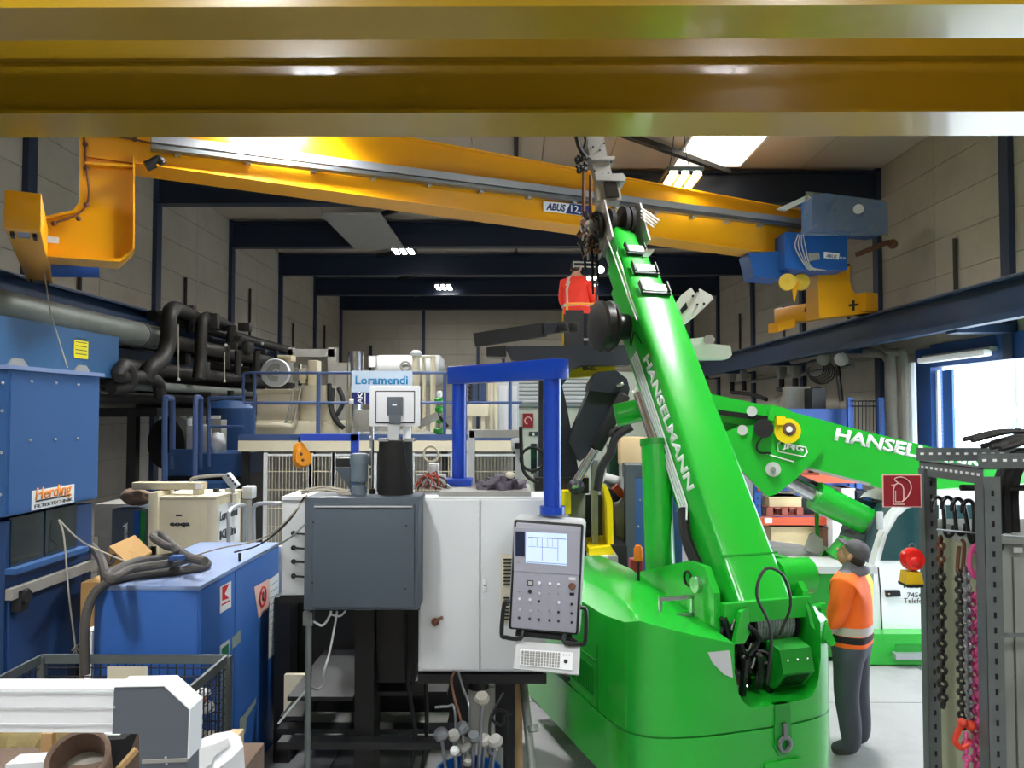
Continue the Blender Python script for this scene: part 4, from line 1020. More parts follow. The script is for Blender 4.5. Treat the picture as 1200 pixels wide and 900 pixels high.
chain('bright steel chain hanging beside the pink chain', vline(1132.5, 668, 850, 2.92), .038, .0066, 'steel', 28, -15)
pk = chain('pink coated chain hanging next to the rack upright', vline(1140, 700, 905, 2.93), .046, .008, 'pink', 26)
chain('second pink coated chain strand against the rack upright', vline(1147.5, 690, 905, 2.9), .046, .008, 'pink', 27, 30)
chain('pink chain strand hanging below the red hook', vline(1132, 862, 905, 2.9), .034, .006, 'pink', 6, 10)
t = MB().torus(P(1145, 658, y=2.9), (0, 1, 0), .03, .009, n=18)
for v in t.bm.verts: v.co.z = P(1145, 658, y=2.9).z+(v.co.z-P(1145, 658, y=2.9).z)*1.8
tag(t.build('master_link', 'pink'), 'large pink oval suspension link above the pink chains', 'chain link')
t = MB().tube([P(1124, 640, y=2.95), P(1122, 668, y=2.95), P(1127, 672, y=2.95), P(1130, 640, y=2.95), P(1127, 632, y=2.95)], .007, 6)
tag(t.build('suspension_link', 'chain_rust'), 'rusty oval suspension link over the grey chain', 'chain link')
t = thing('lifting_hook', 'red painted lifting hook at the end of the grey chains', 'hook', P(1128, 876, y=2.9))
c = P(1128, 860, y=2.9); MB().tube([c+V((.0, 0, .04)), c+V((-.02, 0, .0)), c+V((-.028, 0, -.03)), c+V((-.005, 0, -.05)), c+V((.02, 0, -.035)), c+V((.02, 0, -.02))], .011, 7).build('hook_body', 'red_hook', t)
MB().ball(c+V((0, 0, .04)), .018, 8).ball(c+V((.03, 0, .03)), .02, 8).build('clevis', 'red_hook', t)
# extinguisher sign
sx0 = P(1034, 556, y=3.15); sx1 = P(1080, 594.5, y=3.15)
fs = thing('fire_sign', 'red fire extinguisher sign fixed to the slotted rack upright', 'sign', V(((sx0.x+sx1.x)/2, 3.15, sx1.z)))
MB().box2(sx0, sx1+V((0, .004, 0))).build('plate', 'sign_pink', fs)
e = .004; MB().box2(sx0+V((e, -.002, -e)), sx1+V((-e, .002, e))).build('field', 'red_sign', fs)
def SG(px, py): return P(px, py, y=3.145)
m = MB()
q = [(1047, 591), (1047, 573), (1049, 568), (1053, 566), (1057, 568), (1059, 573), (1059, 586)]
for a, b in zip(q, q[1:]): m.bar(SG(*a), SG(*b), .002, .004)
m.bar(SG(1047, 591), SG(1060, 591), .002, .004).bar(SG(1049.5, 588), SG(1049.5, 575), .002, .003).bar(SG(1049.5, 588), SG(1056, 588), .002, .003).bar(SG(1044.5, 568.5), SG(1049, 568), .002, .003)
m.tube([SG(1053, 566), SG(1049, 563), SG(1049, 560.5), SG(1055, 559), SG(1062, 561), SG(1067, 567), SG(1067.5, 574), SG(1063, 583), SG(1057, 588)], .0022, 6)
m.build('pictogram', 'sign_pink', fs)
# red/yellow warning lamp
wl = thing('warning_lamp', 'red round warning lamp on a yellow battery box at the rack upright', 'lamp', P(1070, 688, y=3.12))
c = P(1069, 655, y=3.12); MB().lathe([(.01, -.03), (.038, -.028), (.046, -.012), (.047, 0), (.046, .012), (.038, .028), (.01, .03)], c, (0, 1, 0), 26).build('lens', 'red_lens', wl)
MB().ball(c+V((0, -.005, -.006)), (.036, .032, .036)).build('lens_dome', 'red_lens', wl)
MB().prism([P(x, y, y=3.09) for x, y in ((1064, 671), (1080, 671), (1083, 685), (1062, 685))], (0, .06, 0)).build('battery_box', 'yellow_box', wl)
MB().prism([P(x, y, y=3.085) for x, y in ((1062, 685), (1083, 685), (1082, 688.5), (1063, 688.5))], (0, .07, 0)).build('base', 'black_plastic', wl)
MB().torus(c+V((0, 0, .05)), (0, 1, 0), .012, .003, n=10, m=5).build('ring', 'steel', wl)
# locker
lk = thing('locker', 'tall grey-green steel locker behind the hanging chains', 'locker', (2.2, 3.2, 0))
MB().box2((1.83, 2.93, 0), (2.75, 3.4, 2.30), bev=.006).build('body', 'locker', lk)
MB().box2((1.815, 2.915, 2.30), (2.76, 3.41, 2.325)).build('top', 'locker', lk)
dd = MB().box2((1.87, 2.918, .08), (2.72, 2.932, 2.25), bev=.003).build('door', 'locker', lk)
MB().box2((X(1184, 2.915), 2.912, Z(647, 2.915)), (X(1194, 2.915), 2.918, Z(641, 2.915))).build('label_plate', 'panel_light', dd)
MB().box2((1.822, 2.95, .05), (1.83, 3.36, 2.26)).build('side_panel', 'locker_green_lit', lk)
# cables and hoses lying on the rack
for k in range(9):
    y = 2.85+.035*k; z = ZR+.1+.012*(k % 3); x0 = XR+.05+.03*((k*7) % 5)
    o = MB().tube([(x0, y, z), (x0+.2, y+.03, z+.035), (x0+.5, y-.02, z+.02), (x0+.95, y+.02, z+.03)], .011, 6).build('cable', 'hose')
    tag(o, 'dark rubber cable lying along the top of the slotted rack', 'cable', 'cables on the slotted rack')
for k in range(3):
    a = P(1170+k*10, 635, y=3.0+.02*k); a.z = 2.325
    o = MB().tube([a, a+V((0, 0, .17)), a+V((.03, 0, .26)), a+V((.1, .0, .315)), a+V((.35, .02, .33))], .017, 8).build('hose', 'rubber')
    tag(o, 'thick black hose arching onto the locker top, '+('next to the rack upright', 'between the two other hoses', 'farthest from the rack upright')[k], 'hose', 'black hoses over the locker')
# ================================================================ CENTRE: CONTROL CABINETS
ZMIN = {}
def bx(name, px0, py0, px1, py1, d, th, m_, parent, bev=0.):
    a = P(px0, py0, y=d); b = P(px1, py1, y=d)
    if parent in ZMIN: b.z = max(b.z, ZMIN[parent])
    return MB().box2((a.x, d, a.z), (b.x, d+th, b.z), bev=bev).build(name, m_, parent)
def pg(name, pix, m_, d, th, parent): return MB().prism([P(x, y, y=d) for x, y in pix], (0, th, 0)).build(name, m_, parent)
def tb(name, pix, r, m_, parent, n=6, k=5): return MB().tube([P(x, y, y=d) for x, y, d in pix], r, n, k).build(name, m_, parent)
# machine base (black)
cb = thing('core_machine', 'black steel core machine base below the control cabinets', 'machine', (-.6, 6.0, 0))
bx('shade_backing', 322, 700, 612, 960, 6.5, .1, 'black', cb)  # added black sheet, makes the space inside the machine dark
bx('upright', 416, 715, 437, 960, 5.35, .25, 'black', cb); bx('upright', 437, 715, 486, 800, 5.5, .3, 'black', cb); bx('upright', 590, 788, 603, 960, 5.45, .2, 'black', cb); bx('upright', 322, 700, 338, 960, 6.2, .2, 'black', cb)
bx('cross_beam', 325, 870, 530, 879, 5.25, .12, 'dark_steel', cb); bx('cross_beam', 325, 854, 530, 860, 5.7, .12, 'dark_steel', cb)
z0 = Z(817, 5.4)
MB().box2((X(340, 5.4), 5.4, z0-.03), (X(416, 5.4), 6.45, z0)).build('tray', 'dark_steel', cb)
MB().box2((X(438, 5.5), 5.5, z0-.03), (X(525, 5.5), 6.45, z0)).build('tray', 'black', cb)
MB().box2((X(332, 5.6), 5.6, Z(845, 5.6)), (X(362, 5.6), 6.2, Z(840, 5.6))).build('foot_step', 'dark_steel', cb)
MB().box2((X(345, 5.9), 5.9, Z(872, 5.9)), (X(520, 5.9), 6.45, Z(868, 5.9))).build('drip_tray', 'greyish', cb)
bx('white_plate', 333, 791, 356, 836, 6.1, .05, 'cream', cb)
MB().box2((X(491, 5.05), 5.05, 1.03), (X(640, 5.05), 5.5, 1.09)).build('cabinet_shelf', 'black', cb)
MB().box2((X(330, 5.1), 5.1, Z(707, 5.1)), (X(492, 5.1), 5.5, Z(702, 5.1)+.02)).build('box_shelf', 'black', cb)
MB().box2((X(436, 5.3), 5.45, 1.03), (X(500, 5.3), 5.6, Z(702, 5.1))).build('support', 'black', cb)
for px0, px1, d in ((476, 487, 5.3), (497, 500, 5.35)): tb('drain_hose', [(px0, 720, d), (px0+2, 800, d), (px1, 860, d), (px1-6, 905, d)], .016, 'black_plastic', cb)
# grey junction box
jx = thing('junction_box', 'dark grey sheet-metal control box mounted above the black machine base', 'control box', P(424, 715, y=4.95))
bx('housing', 357, 583, 490.5, 715, 4.78, .32, 'grey_box', jx, .006)
dj = bx('door', 367, 591, 485, 712, 4.765, .02, 'grey_box', jx, .004)
bx('drip_edge', 368, 593, 483, 594.5, 4.755, .012, 'panel_light', dj)
for px, py in ((476, 616), (475, 690), (367, 612), (366, 683)): MB().cyl(P(px, py, y=4.768), P(px, py, y=4.755), .006, n=8).build('lock', 'black', dj)
MB().bar(P(362, 716, y=4.86), P(362, 732, y=4.86), .06, .06).build('pipe_socket', 'galv', jx)
pp = MB().cyl(P(362, 722, y=4.86), V((P(362, 722, y=4.86).x, 4.86, 0)), .021, n=12).build('stand_pipe', 'galv', jx)
tb('cable', [(367, 728, 4.85), (378, 733, 4.85), (386, 722, 4.85), (388, 716, 4.85)], .008, 'panel_light', jx)
tb('cable', [(395, 716, 4.86), (392, 735, 4.86), (386, 765, 4.86), (379, 790, 4.86), (381, 800, 5.3), (372, 808, 5.3), (362, 806, 5.2), (345, 825, 5.2), (326, 848, 5.2)], .007, 'panel_light', jx)
tb('cable', [(405, 716, 4.86), (398, 722, 4.86), (388, 720, 4.86)], .007, 'panel_light', jx)
# white terminal box with cable glands
wt = thing('terminal_box', 'small white terminal box with four cable glands beside the dark grey box', 'control box', P(343, 700, y=5.2))
bx('housing', 331, 584, 362, 698, 5.12, .4, 'offwhite', wt, .006); bx('lid', 330, 582, 362, 586, 5.1, .42, 'white', wt)
for py in (625, 642, 658, 675):
    MB().torus(P(344, py, y=5.115), (0, 1, 0), .012, .006, n=12, m=6).build('cable_gland', 'black', wt)
    tb('cable', [(344, py, 5.11), (350, py+.5, 5.08), (358, py+1, 5.1)], .007, 'dark_steel', wt)
# white electrical cabinet
we = thing('electrical_cabinet', 'white two-door electrical cabinet standing over the machine base', 'cabinet', P(565, 790, y=5.2))
bx('body', 491, 583, 640, 787, 5.02, .38, 'offwhite', we, .005)
d1 = bx('door', 493, 586, 561.5, 785, 5.0, .022, 'offwhite', we, .004); d2 = bx('door', 563.5, 586, 639, 785, 5.0, .022, 'offwhite', we, .004)
lh = bx('lock', 566, 678, 570, 694, 4.985, .02, 'white', d2, .003); MB().cyl(P(568, 686, y=4.985), P(568, 686, y=4.98), .006, n=8).build('keyhole', 'black', d2)
hn = MB().cyl(P(510, 729, y=5.0), P(510, 729, y=4.96), .026, n=14).build('main_switch', 'rust', d1); MB().bar(P(509, 729, y=4.95), P(519, 723, y=4.94), .018, .02, bev=.006).build('switch_handle', 'rust', d1)
vg = bx('vent_frame', 587, 650, 604, 730, 4.985, .03, 'cream', d2, .004)
for k in range(8): bx('louvre', 590, 655+k*4.2, 603, 656.6+k*4.2, 4.975, .012, 'dark_steel', d2)
for k in range(7): bx('louvre', 590, 700+k*4.2, 600, 701.6+k*4.2, 4.975, .012, 'dark_steel', d2)
MB().box2((X(515, 5.1), 5.08, Z(583, 5.05)), (X(622, 5.1), 5.6, Z(583, 5.05)+.035)).build('roof_slab', 'greyish', we)
ZCB = Z(583, 5.05)+.035
bx('box_edge_seal', 490.2, 584, 491.6, 715, 5.0, .02, 'black', we)
# grey clothes heap on the cabinet
random.seed(12)
def blob(name, c, r, m_, parent, amp=.35, n=20, f=3.):
    m = MB(); m.ball(c, r, n); c = V(c)
    for v in m.bm.verts:
        d = v.co-c; k = max(.35, 1+amp*(mnoise.noise(v.co*f*4)+.5*mnoise.noise(v.co*f*9))); v.co = c+d*k
    return m.build(name, m_, parent, sharp=60)
cl = thing('work_clothes', 'crumpled grey work clothes lying on the white cabinet', 'clothes', (X(585, 5.25), 5.25, ZCB))
for px, w_, h_ in ((572, .07, .045), (585, .11, .065), (600, .085, .05), (592, .06, .07)):
    blob('fold', (X(px, 5.25), 5.22+random.random()*.08, ZCB+h_*.5), (w_, .08, h_), 'rag', cl, .7, 28, 5.)
blob('cloth_scrap', (X(598, 5.2), 5.17, ZCB+.1), (.035, .03, .025), 'cream', cl)
# blue gallows arm carrying the operator panel
ba = thing('panel_arm', 'blue steel gallows arm holding the operator panel', 'support arm', (X(540, 5.6), 5.6, ZCB))
MB().box2((X(490, 5.45), 5.4, ZCB), (X(553, 5.45), 5.62, ZCB+.05), bev=.008).build('base_plate', 'deep_blue', ba)
lp = P(538.5, 440, y=5.55); rp = P(647, 436, y=4.82)
MB().cyl((lp.x, lp.y, ZCB+.04), (lp.x, lp.y, lp.z), .052, n=24).build('post', 'deep_blue', ba)
dv = (rp-lp); dv.z = 0; dvn = dv.normalized(); a = lp-dvn*.07; b = V((rp.x, rp.y, lp.z+.005))+dvn*.09
MB().bar(a, b, .12, .125, (0, 0, 1), bev=.006).build('cross_beam', 'deep_blue', ba)
ptop = V((rp.x, rp.y, lp.z-.05)); pbot = P(647, 597, y=4.82); pbot.x = rp.x; pbot.y = rp.y
MB().cyl(ptop, pbot, .056, n=24).build('drop_post', 'deep_blue', ba)
MB().cyl(pbot+V((0, 0, -.03)), pbot+V((0, 0, .02)), .08, n=24).build('flange', 'deep_blue', ba)
# ---------------------------------------------------------------- operator panel
pa = R(7); on = V((-math.sin(pa), -math.cos(pa), 0)); o0 = P(640, 676, y=4.66)
xr = V((math.cos(pa), -math.sin(pa), 0)); zu = V((0, 0, 1)); rl = R(-3); xr, zu = xr*math.cos(rl)+zu*math.sin(rl), zu*math.cos(rl)-xr*math.sin(rl)
def F(px, py, off=0.): return Pplane(px, py, o0+on*off, on)
op = thing('operator_panel', 'grey operator panel with screen and push buttons on the blue arm', 'control panel', o0+V((0, 0, -.45)))
RM = Matrix((xr, -on, zu)).transposed()
wv = .425; hv = .665
MB().box(o0-on*.115, (wv+.01, .22, hv+.01), RM, bev=.025, seg=3).build('housing', 'panel_light', op)
MB().box(o0-on*.004, (wv-.005, .03, hv-.005), RM, bev=.018, seg=3).build('gasket', 'black_plastic', op)
fp = MB().box(o0+on*.004, (wv-.03, .03, hv-.03), RM, bev=.012, seg=2).build('face_plate', 'panel_grey', op)
def fq(name, pix, m_, off, th, parent): return MB().prism([F(x, y, off) for x, y in pix], -on*th).build(name, m_, parent)
bz = fq('bezel', [(602, 618), (680, 622), (679, 674), (602, 669)], 'panel_grey', .0225, .006, op)
sc = fq('screen', [(616.5, 623.5), (664.5, 626), (664, 663), (616, 659.5)], 'screen', .026, .006, bz)
for q in ([(619, 629), (663.5, 631.5), (663.5, 632.5), (619, 630)], [(619, 640), (653, 642), (653, 642.6), (619, 640.6)], [(635.2, 631), (635.9, 631), (635.9, 657), (635.2, 657)], [(653.5, 632), (654.2, 632), (654.2, 658), (653.5, 658)], [(617, 658), (664, 661), (664, 661.8), (617, 658.8)],
          [(623, 630), (623.6, 630), (623.6, 640), (623, 640)], [(629, 630), (629.6, 630), (629.6, 640), (629, 640)], [(641.5, 631), (642, 631), (642, 641), (641.5, 641)], [(647.5, 631), (648, 631), (648, 641), (647.5, 641)]): fq('screen_line', q, 'screen_line', .0265, .002, sc)
fq('drive_flap', [(604, 622.5), (615, 623), (615, 652.5), (604, 651.5)], 'screen_navy', .0245, .004, bz)
MB().cyl(F(607.5, 659, .02), F(607.5, 659, .028), .007, n=10).build('key_switch', 'greyish', bz)
def btn(px, py, m_, r=.0085, l=.014): return MB().cyl(F(px, py, .018), F(px, py, .02+l), r, r*.85, n=12).build('button', m_, op)
for px, py in ((608.3, 724), (620.6, 725), (631.3, 726), (643.8, 727), (654.5, 728), (670, 729.5), (654.5, 717.5), (670, 719), (631.5, 704.6), (670, 708)): btn(px, py, 'black_plastic')
for px, py in ((632, 683), (644.4, 684), (654.4, 685), (609, 702), (621, 703), (655, 706)): btn(px, py, 'white', .0095)
for px, py in ((609, 714.5), (621.5, 715.3), (632, 695.5)): btn(px, py, 'panel_light')
for px, py in ((608.5, 692.7), (631.5, 715.5), (643.8, 716), (643.8, 695), (654.5, 695.7)): btn(px, py, 'greyish', .0075)
btn(670.5, 687, 'rust', .022, .02); fq('button_label', [(666.5, 676.5), (674.5, 677), (674.5, 680), (666.5, 679.5)], 'white', .0205, .003, op); fq('button_label', [(667.5, 694.5), (673, 694.8), (673, 698), (667.5, 697.7)], 'black', .0205, .003, op)
fq('key_pad', [(618, 680), (625, 680.3), (625, 687), (618, 686.7)], 'black_plastic', .022, .005, op); fq('key_pad_face', [(619, 681), (624, 681.3), (624, 686), (619, 685.7)], 'panel_light', .024, .004, op); MB().cyl(F(621, 693, .02), F(621, 693, .035), .012, n=10).build('selector', 'black_plastic', op)
for px, py in ((688, 618), (690, 622), (690, 634), (688, 636)): MB().ball(F(px, py, -.08), .004, 6).build('vent_hole', 'black', op)
# corner handles
for s in (-1, 1):
    b = o0+xr*s*(wv/2)
    MB().tube([b+zu*-.17-on*.02, b+xr*s*.035+zu*-.19-on*.02, b+xr*s*.04+zu*-.36-on*.0, b+xr*s*.01+zu*-.375+on*.02, b-xr*s*.08+zu*-.372+on*.03, b-xr*s*.085+zu*-.33+on*.0], .013, 8, k=3).build('handle', 'black_plastic', op)
MB().box(o0+zu*-.36-on*.04, (wv*.8, .05, .03), RM, bev=.005).build('tray_bracket', 'dark_steel', op)
# keyboard tray, tilted outward
kn_ = (on*math.cos(R(35))+zu*math.sin(R(35))).normalized(); ka = o0+zu*-.46+on*.06
def K(px, py, off=0.): return Pplane(px, py, ka+kn_*off, kn_)
MB().prism([K(605, 751), (K(680, 757)), K(678.5, 790.5), K(601.5, 783.5)], -kn_*.02).build('keyboard_tray', 'panel_light', op)
kb = MB().prism([K(609.5, 760.5, .012), K(671.5, 764.5, .012), K(670.5, 785.5, .012), K(609, 779.5, .012)], -kn_*.013).build('keyboard', 'white', op)
m = MB()
A, B_, C_, D_ = K(611, 762, .012), K(657, 765, .012), K(656, 783, .012), K(610.5, 778.5, .012)
for r_ in range(5):
    for c_ in range(14):
        u0, u1, v0, v1 = (c_+.15)/14, (c_+.85)/14, (r_+.15)/5, (r_+.85)/5
        def bl(u, v): return (A*(1-u)+B_*u)*(1-v)+(D_*(1-u)+C_*u)*v
        m.prism([bl(u0, v0), bl(u1, v0), bl(u1, v1), bl(u0, v1)], kn_*.006)
ko = m.build('keys', 'greyish', kb); ko['kind'] = 'stuff'
MB().ball(K(663, 775, .014), .012, 10).build('trackball', 'black', kb)
for px in (660.5, 664, 667.5): MB().ball(K(px, 767.5, .013), .004, 6).build('mouse_button', 'text_dark', kb)
# leaning pole and stand under the panel
o = MB().cyl(P(613, 796, y=5.5), V((X(633, 4.95), 4.95, .012)), .03, n=14).cyl(P(624, 850, y=5.2), P(625.5, 858, y=5.18), .036, n=14).build('leaning_pole', 'pipe_grey')
tag(o, 'grey steel pole leaning to the floor under the keyboard tray', 'pole')
o = MB().box2((X(604, 5.6), 5.5, 0), (X(612, 5.6), 5.62, 1.03)).build('wooden_batten', 'wood'); tag(o, 'pale wooden batten standing beside the round-headed ladles', 'batten')
# ---------------------------------------------------------------- monitor stand
ms = thing('monitor_stand', 'monitor seen from behind on a black cylindrical stand', 'monitor', P(464, 583, y=5.0))
ztop = Z(583, 4.95)
MB().lathe([(.112, ztop), (.114, ztop+.01), (.108, ztop+.36), (.1, ztop+.365)], (X(464, 5.0), 5.0, 0), (0, 0, 1), 26).build('drum', 'rubber', ms)
for px in (449, 479): bx('clamp', px-6, 514, px+6, 517.5, 4.9, .12, 'silver', ms)
pg('support_arm', [(455, 497), (468, 497), (466, 516), (454, 516)], 'panel_light', 4.92, .03, ms)
bx('support_arm', 472, 500, 481, 516, 4.98, .03, 'white', ms)
mo = bx('monitor', 433, 452, 491.5, 499.5, 4.95, .05, 'white', ms, .006)
bx('frame_line', 440, 458, 486, 496, 4.945, .008, 'dark_steel', mo, .002); bx('rear_cover', 441, 459.2, 485, 494.6, 4.935, .014, 'white', mo, .003)
vm = bx('mount_block', 453.5, 465, 471.5, 487, 4.91, .04, 'grey_cover', mo, .004); bx('mount_block', 456, 486, 469, 497, 4.91, .03, 'grey_cover', mo, .003)
for k in range(3): MB().ball(P(460.5+k*1.7, 474.5, y=4.908), .006, 6).build('screw', 'white', vm)
MB().cyl((X(436, 5.03), 5.03, ztop), P(436, 500, y=5.03), .014, n=12).build('pole', 'silver', ms)
for py in (512, 527, 547, 559): MB().ball(P(433.5, py, y=5.0), .008, 6).build('pole_screw', 'white', ms)
tb('cable', [(470, 512, 4.9), (474, 530, 4.87), (476, 548, 4.87), (482, 562, 4.88)], .005, 'black', ms)
# electric motor on the box
mt = thing('drive_motor', 'blue-grey electric drive motor standing on the dark grey box', 'motor', P(421, 584, y=4.98))
xm = X(421.5, 4.98)
MB().lathe([(.05, ztop), (.05, ztop+.07), (.04, ztop+.07), (.04, ztop+.1), (.056, ztop+.1), (.056, ztop+.21), (.06, ztop+.21), (.06, ztop+.265), (.05, ztop+.28)], (xm, 4.98, 0), (0, 0, 1), 22).build('motor_body', 'rail_grey' if 'rail_grey' in MATS else 'pipe_grey', mt)
MB().box2((X(391, 5.0), 5.06, Z(548, 5.0)), (X(411, 5.0), 5.2, Z(538, 5.0))).build('gear_arm', 'dark_steel', mt); pg('bracket', [(392, 548), (411, 548), (411, 574)], 'grey_box', 5.02, .03, mt)
MB().cyl((X(437, 5.0), 5.0, ztop), (X(437, 5.0), 5.0, ztop+.05), .02).build('plug', 'black', mt)
# loose cables on the box
random.seed(21); cc = thing('cable_bundle', 'tangle of pale cables lying on top of the dark grey box', 'cables', P(380, 580, y=5.0))
for k in range(9):
    a = (352+random.uniform(0, 10), 577+random.uniform(-3, 2), 5.05); MB().tube([P(*a[:2], y=4.95), P(370+k*2, 572+random.uniform(-2, 3), y=4.97), P(392+k*2, 575+random.uniform(-2, 3), y=4.96), P(411, 580+random.uniform(-3, 1), y=4.95)], .006, 6, k=4).build('cable', 'rope', cc)
for k, q in enumerate(([(360, 580, 4.8), (345, 600, 4.78), (325, 620, 4.9), (300, 634, 5.3), (260, 642, 5.6), (228, 651, 5.7)], [(357, 582, 4.78), (342, 606, 4.8), (322, 626, 4.9), (300, 640, 5.2), (275, 647, 5.4)], [(358, 614, 4.77), (340, 630, 4.8), (318, 643, 5.0), (300, 651, 5.2)])):
    tb('cable', q, .006, ('rope', 'pipe_dark', 'shutter')[k], cc)
tg = thing('wire_tangle', 'reddish tangle of wires and a white spool by the blue arm base', 'cables', P(505, 575, y=5.3))
for k in range(14):
    px = random.uniform(483, 500); q = [(px, 575-random.uniform(0, 6), 5.3), (px+random.uniform(5, 14), 556+random.uniform(-4, 8), 5.3), (px+random.uniform(12, 26), 562+random.uniform(-4, 8), 5.28), (px+random.uniform(15, 34), 574, 5.28)]
    tb('wire', q, .005, ('red_orange', 'panel_light', 'rust', 'hose')[k % 4], tg)
bx('spool', 502, 543, 514, 557, 5.35, .06, 'white', tg, .01); MB().torus(P(505, 532, y=5.35), (0.3, 1, 0), .055, .008, n=16).build('wire_loop', 'cream', tg); bx('spool_base', 488, 556, 522, 570, 5.38, .08, 'panel_light', tg, .01)
# blue swing arm with orange siren
sa_ = thing('swing_arm', 'blue L-shaped swing arm standing behind the dark grey box', 'bracket arm', P(416, 575, y=6.75))
MB().bar(P(353, 512.5, y=6.75), P(420.5, 512.5, y=6.75), .06, .06, (0, 0, 1)).build('arm', 'swing_blue', sa_)
MB().box2((X(412, 6.75), 6.72, Z(600, 6.75)), (X(420.5, 6.75), 6.78, Z(509, 6.75))).build('post', 'swing_blue', sa_)
MB().box2((X(405, 6.75), 6.66, 0), (X(428, 6.75), 6.85, Z(600, 6.75))).build('pedestal', 'black', sa_)
si = thing('warning_horn', 'orange pear-shaped pendant control hanging from the blue swing arm', 'pendant', P(350, 550, y=6.75))
c = P(351, 520, y=6.75); MB().tube([c+V((0, 0, .06)), c+V((0, 0, -.01))], .012, 6).build('hanger', 'dark_steel', si)
MB().lathe([(.025, .05), (.045, .03), (.075, -.05), (.085, -.1), (.07, -.15), (.045, -.17)], P(351, 525, y=6.75), (-.25, 0, 1), 18).build('horn_body', 'siren_orange', si)
MB().cyl(P(356, 536, y=6.67), P(352, 536, y=6.75), .07, .055, n=18).build('horn_mouth', 'siren_orange', si)
for dx, dy in ((0, -4), (2, 3), (-2, 6)): MB().ball(P(353+dx, 536+dy, y=6.66), .014, 6).build('hole', 'rust', si)
# ---------------------------------------------------------------- ladles in a bin
bn_ = thing('tool_bin', 'blue bin holding round-headed foundry ladles under the white cabinet', 'bin', (X(550, 4.75), 4.75, 0))
cx_, cy_ = X(550, 4.75), 4.75
MB().lathe([(.14, 0), (.16, .02), (.19, .60), (.2, .62), (.185, .62), (.15, .04), (.02, .03)], (cx_, cy_, 0), (0, 0, 1), 24).build('bin_wall', 'ral_blue', bn_)
for k, (px, py, r, mm) in enumerate(((517, 861, .045, 'steel'), (532, 862, .04, 'greyish'), (542, 854, .045, 'steel'), (544, 874, .05, 'greyish'), (565, 819, .045, 'sand'), (581, 869, .045, 'greyish'), (577, 880, .035, 'steel'), (548, 892, .04, 'greyish'), (533, 880, .03, 'offwhite'), (555, 864, .04, 'steel'), (568, 868, .042, 'greyish'))):
    d = 4.62+.03*(k % 4); c = P(px, py, y=d); t = thing('ladle', ('dusty round-headed foundry ladle sticking out of the blue bin', 'shiny round-headed foundry ladle sticking out of the blue bin', 'tall dusty ladle standing highest above the blue bin')[2 if py < 830 else (1 if mm == 'steel' else 0)], 'ladle', (cx_, cy_, .1), 'ladles in the blue bin')
    MB().lathe([(.2*r, .7*r), (.8*r, .6*r), (r, .1*r), (.9*r, -.3*r), (.45*r, -.7*r), (.2*r, -r)], c, (random.uniform(-.4, .4), -.5, 1), 14).build('bowl', mm, t)
    MB().cyl(c, V((cx_+(c.x-cx_)*.4, cy_+(c.y-cy_)*.2, .12)), .011, n=8).build('handle', 'steel', t)
for k, q in enumerate(([(533, 787, 5.0), (529, 797, 5.0), (533, 820, 4.98), (541, 850, 4.9)], [(537, 787, 5.0), (543, 808, 4.98), (550, 832, 4.9)], [(590, 812, 5.0), (580, 830, 4.95), (574, 848, 4.9)], [(600, 838, 5.0), (585, 832, 5.0), (576, 842, 4.95), (588, 850, 4.9), (594, 840, 4.9)], [(510, 829, 4.98), (524, 828, 4.97), (533, 833, 4.95)])):
    q2 = q+[(q[-1][0]+1, 905, 4.86)]
    o = MB().tube([P(x, y, y=d) for x, y, d in q2], .009, 7).build('bent_rod', ('rust', 'steel', 'dark_steel', 'dark_steel', 'steel')[k])
    tag(o, ('rusty bent pipe rising from the ladle bin to the cabinet', 'straight steel rod leaning on the ladle bin', 'dark bent rod curving beside the ladle bin', 'dark looped rod hooked beside the ladle bin', 'steel rod with a sideways bent end at the ladle bin')[k], 'rod')
o = MB().box2((X(549, 5.3), 5.3, .0), (X(580, 5.3), 5.42, Z(806, 5.3))).build('cable_duct', 'greyish'); tag(o, 'short grey cable duct rising under the white cabinet', 'duct')
o = MB().cyl((X(561, 5.25), 5.25, Z(806, 5.25)), (X(561, 5.25), 5.25, Z(789, 5.25)), .07, n=16).build('cable_plug', 'black_plastic'); tag(o, 'round black plug under the white electrical cabinet', 'plug')
# ================================================================ LEFT: FILTER UNIT, BLUE CABINET, MESH BOX, BEIGE MACHINE
XF = -3.66
fu = thing('filter_unit', 'tall blue dust filter unit with an orange name sign', 'filter unit', (XF-.6, 6.1, 0))
MB().box2((XF-1.4, 5.55, 0), (XF-.02, 6.68, 2.0)).build('lower_body', 'filter_dark', fu)
MB().box2((XF-1.42, 5.5, 2.04), (XF, 6.72, 3.10)).build('upper_body', 'filter_blue', fu)
MB().box2((XF-1.45, 5.47, 3.10), (XF+.03, 6.75, 3.13)).build('lid', 'cabinet_top', fu)
MB().box2((XF-.004, 5.53, 2.06), (XF+.01, 6.69, 3.07)).build('side_panel', 'filter_blue', fu)
def FX(px, py, off=.0): return P(px, py, x=XF+off)
for px, py in ((37, 447), (66, 449), (92, 451), (35, 516), (65, 515), (91, 514)): MB().ball(FX(px, py, .015), .012, 8).build('bolt', 'alu', fu)
for z in (2.2, 2.5, 2.8, 3.0): MB().ball((XF-.03, 5.495, z), .012, 8).build('bolt', 'alu', fu)
for y in (5.7, 6.55):
    MB().prism([(XF-.05, y-.12, 3.13), (XF-.05, y-.05, 3.19), (XF-.05, y+.05, 3.19), (XF-.05, y+.12, 3.13)], (-.02, 0, 0)).build('lifting_lug', 'greyish', fu)
for a, b in (((15, 608), (52, 598)), ((55, 600), (91, 592))):
    y0, y1 = FX(a[0], 620).y, FX(b[0], 620).y
    MB().box2((XF-.025, y0, Z(660, 5.9)), (XF-.01, y1, 2.02)).build('inspection_pane', 'glass_dark', fu)
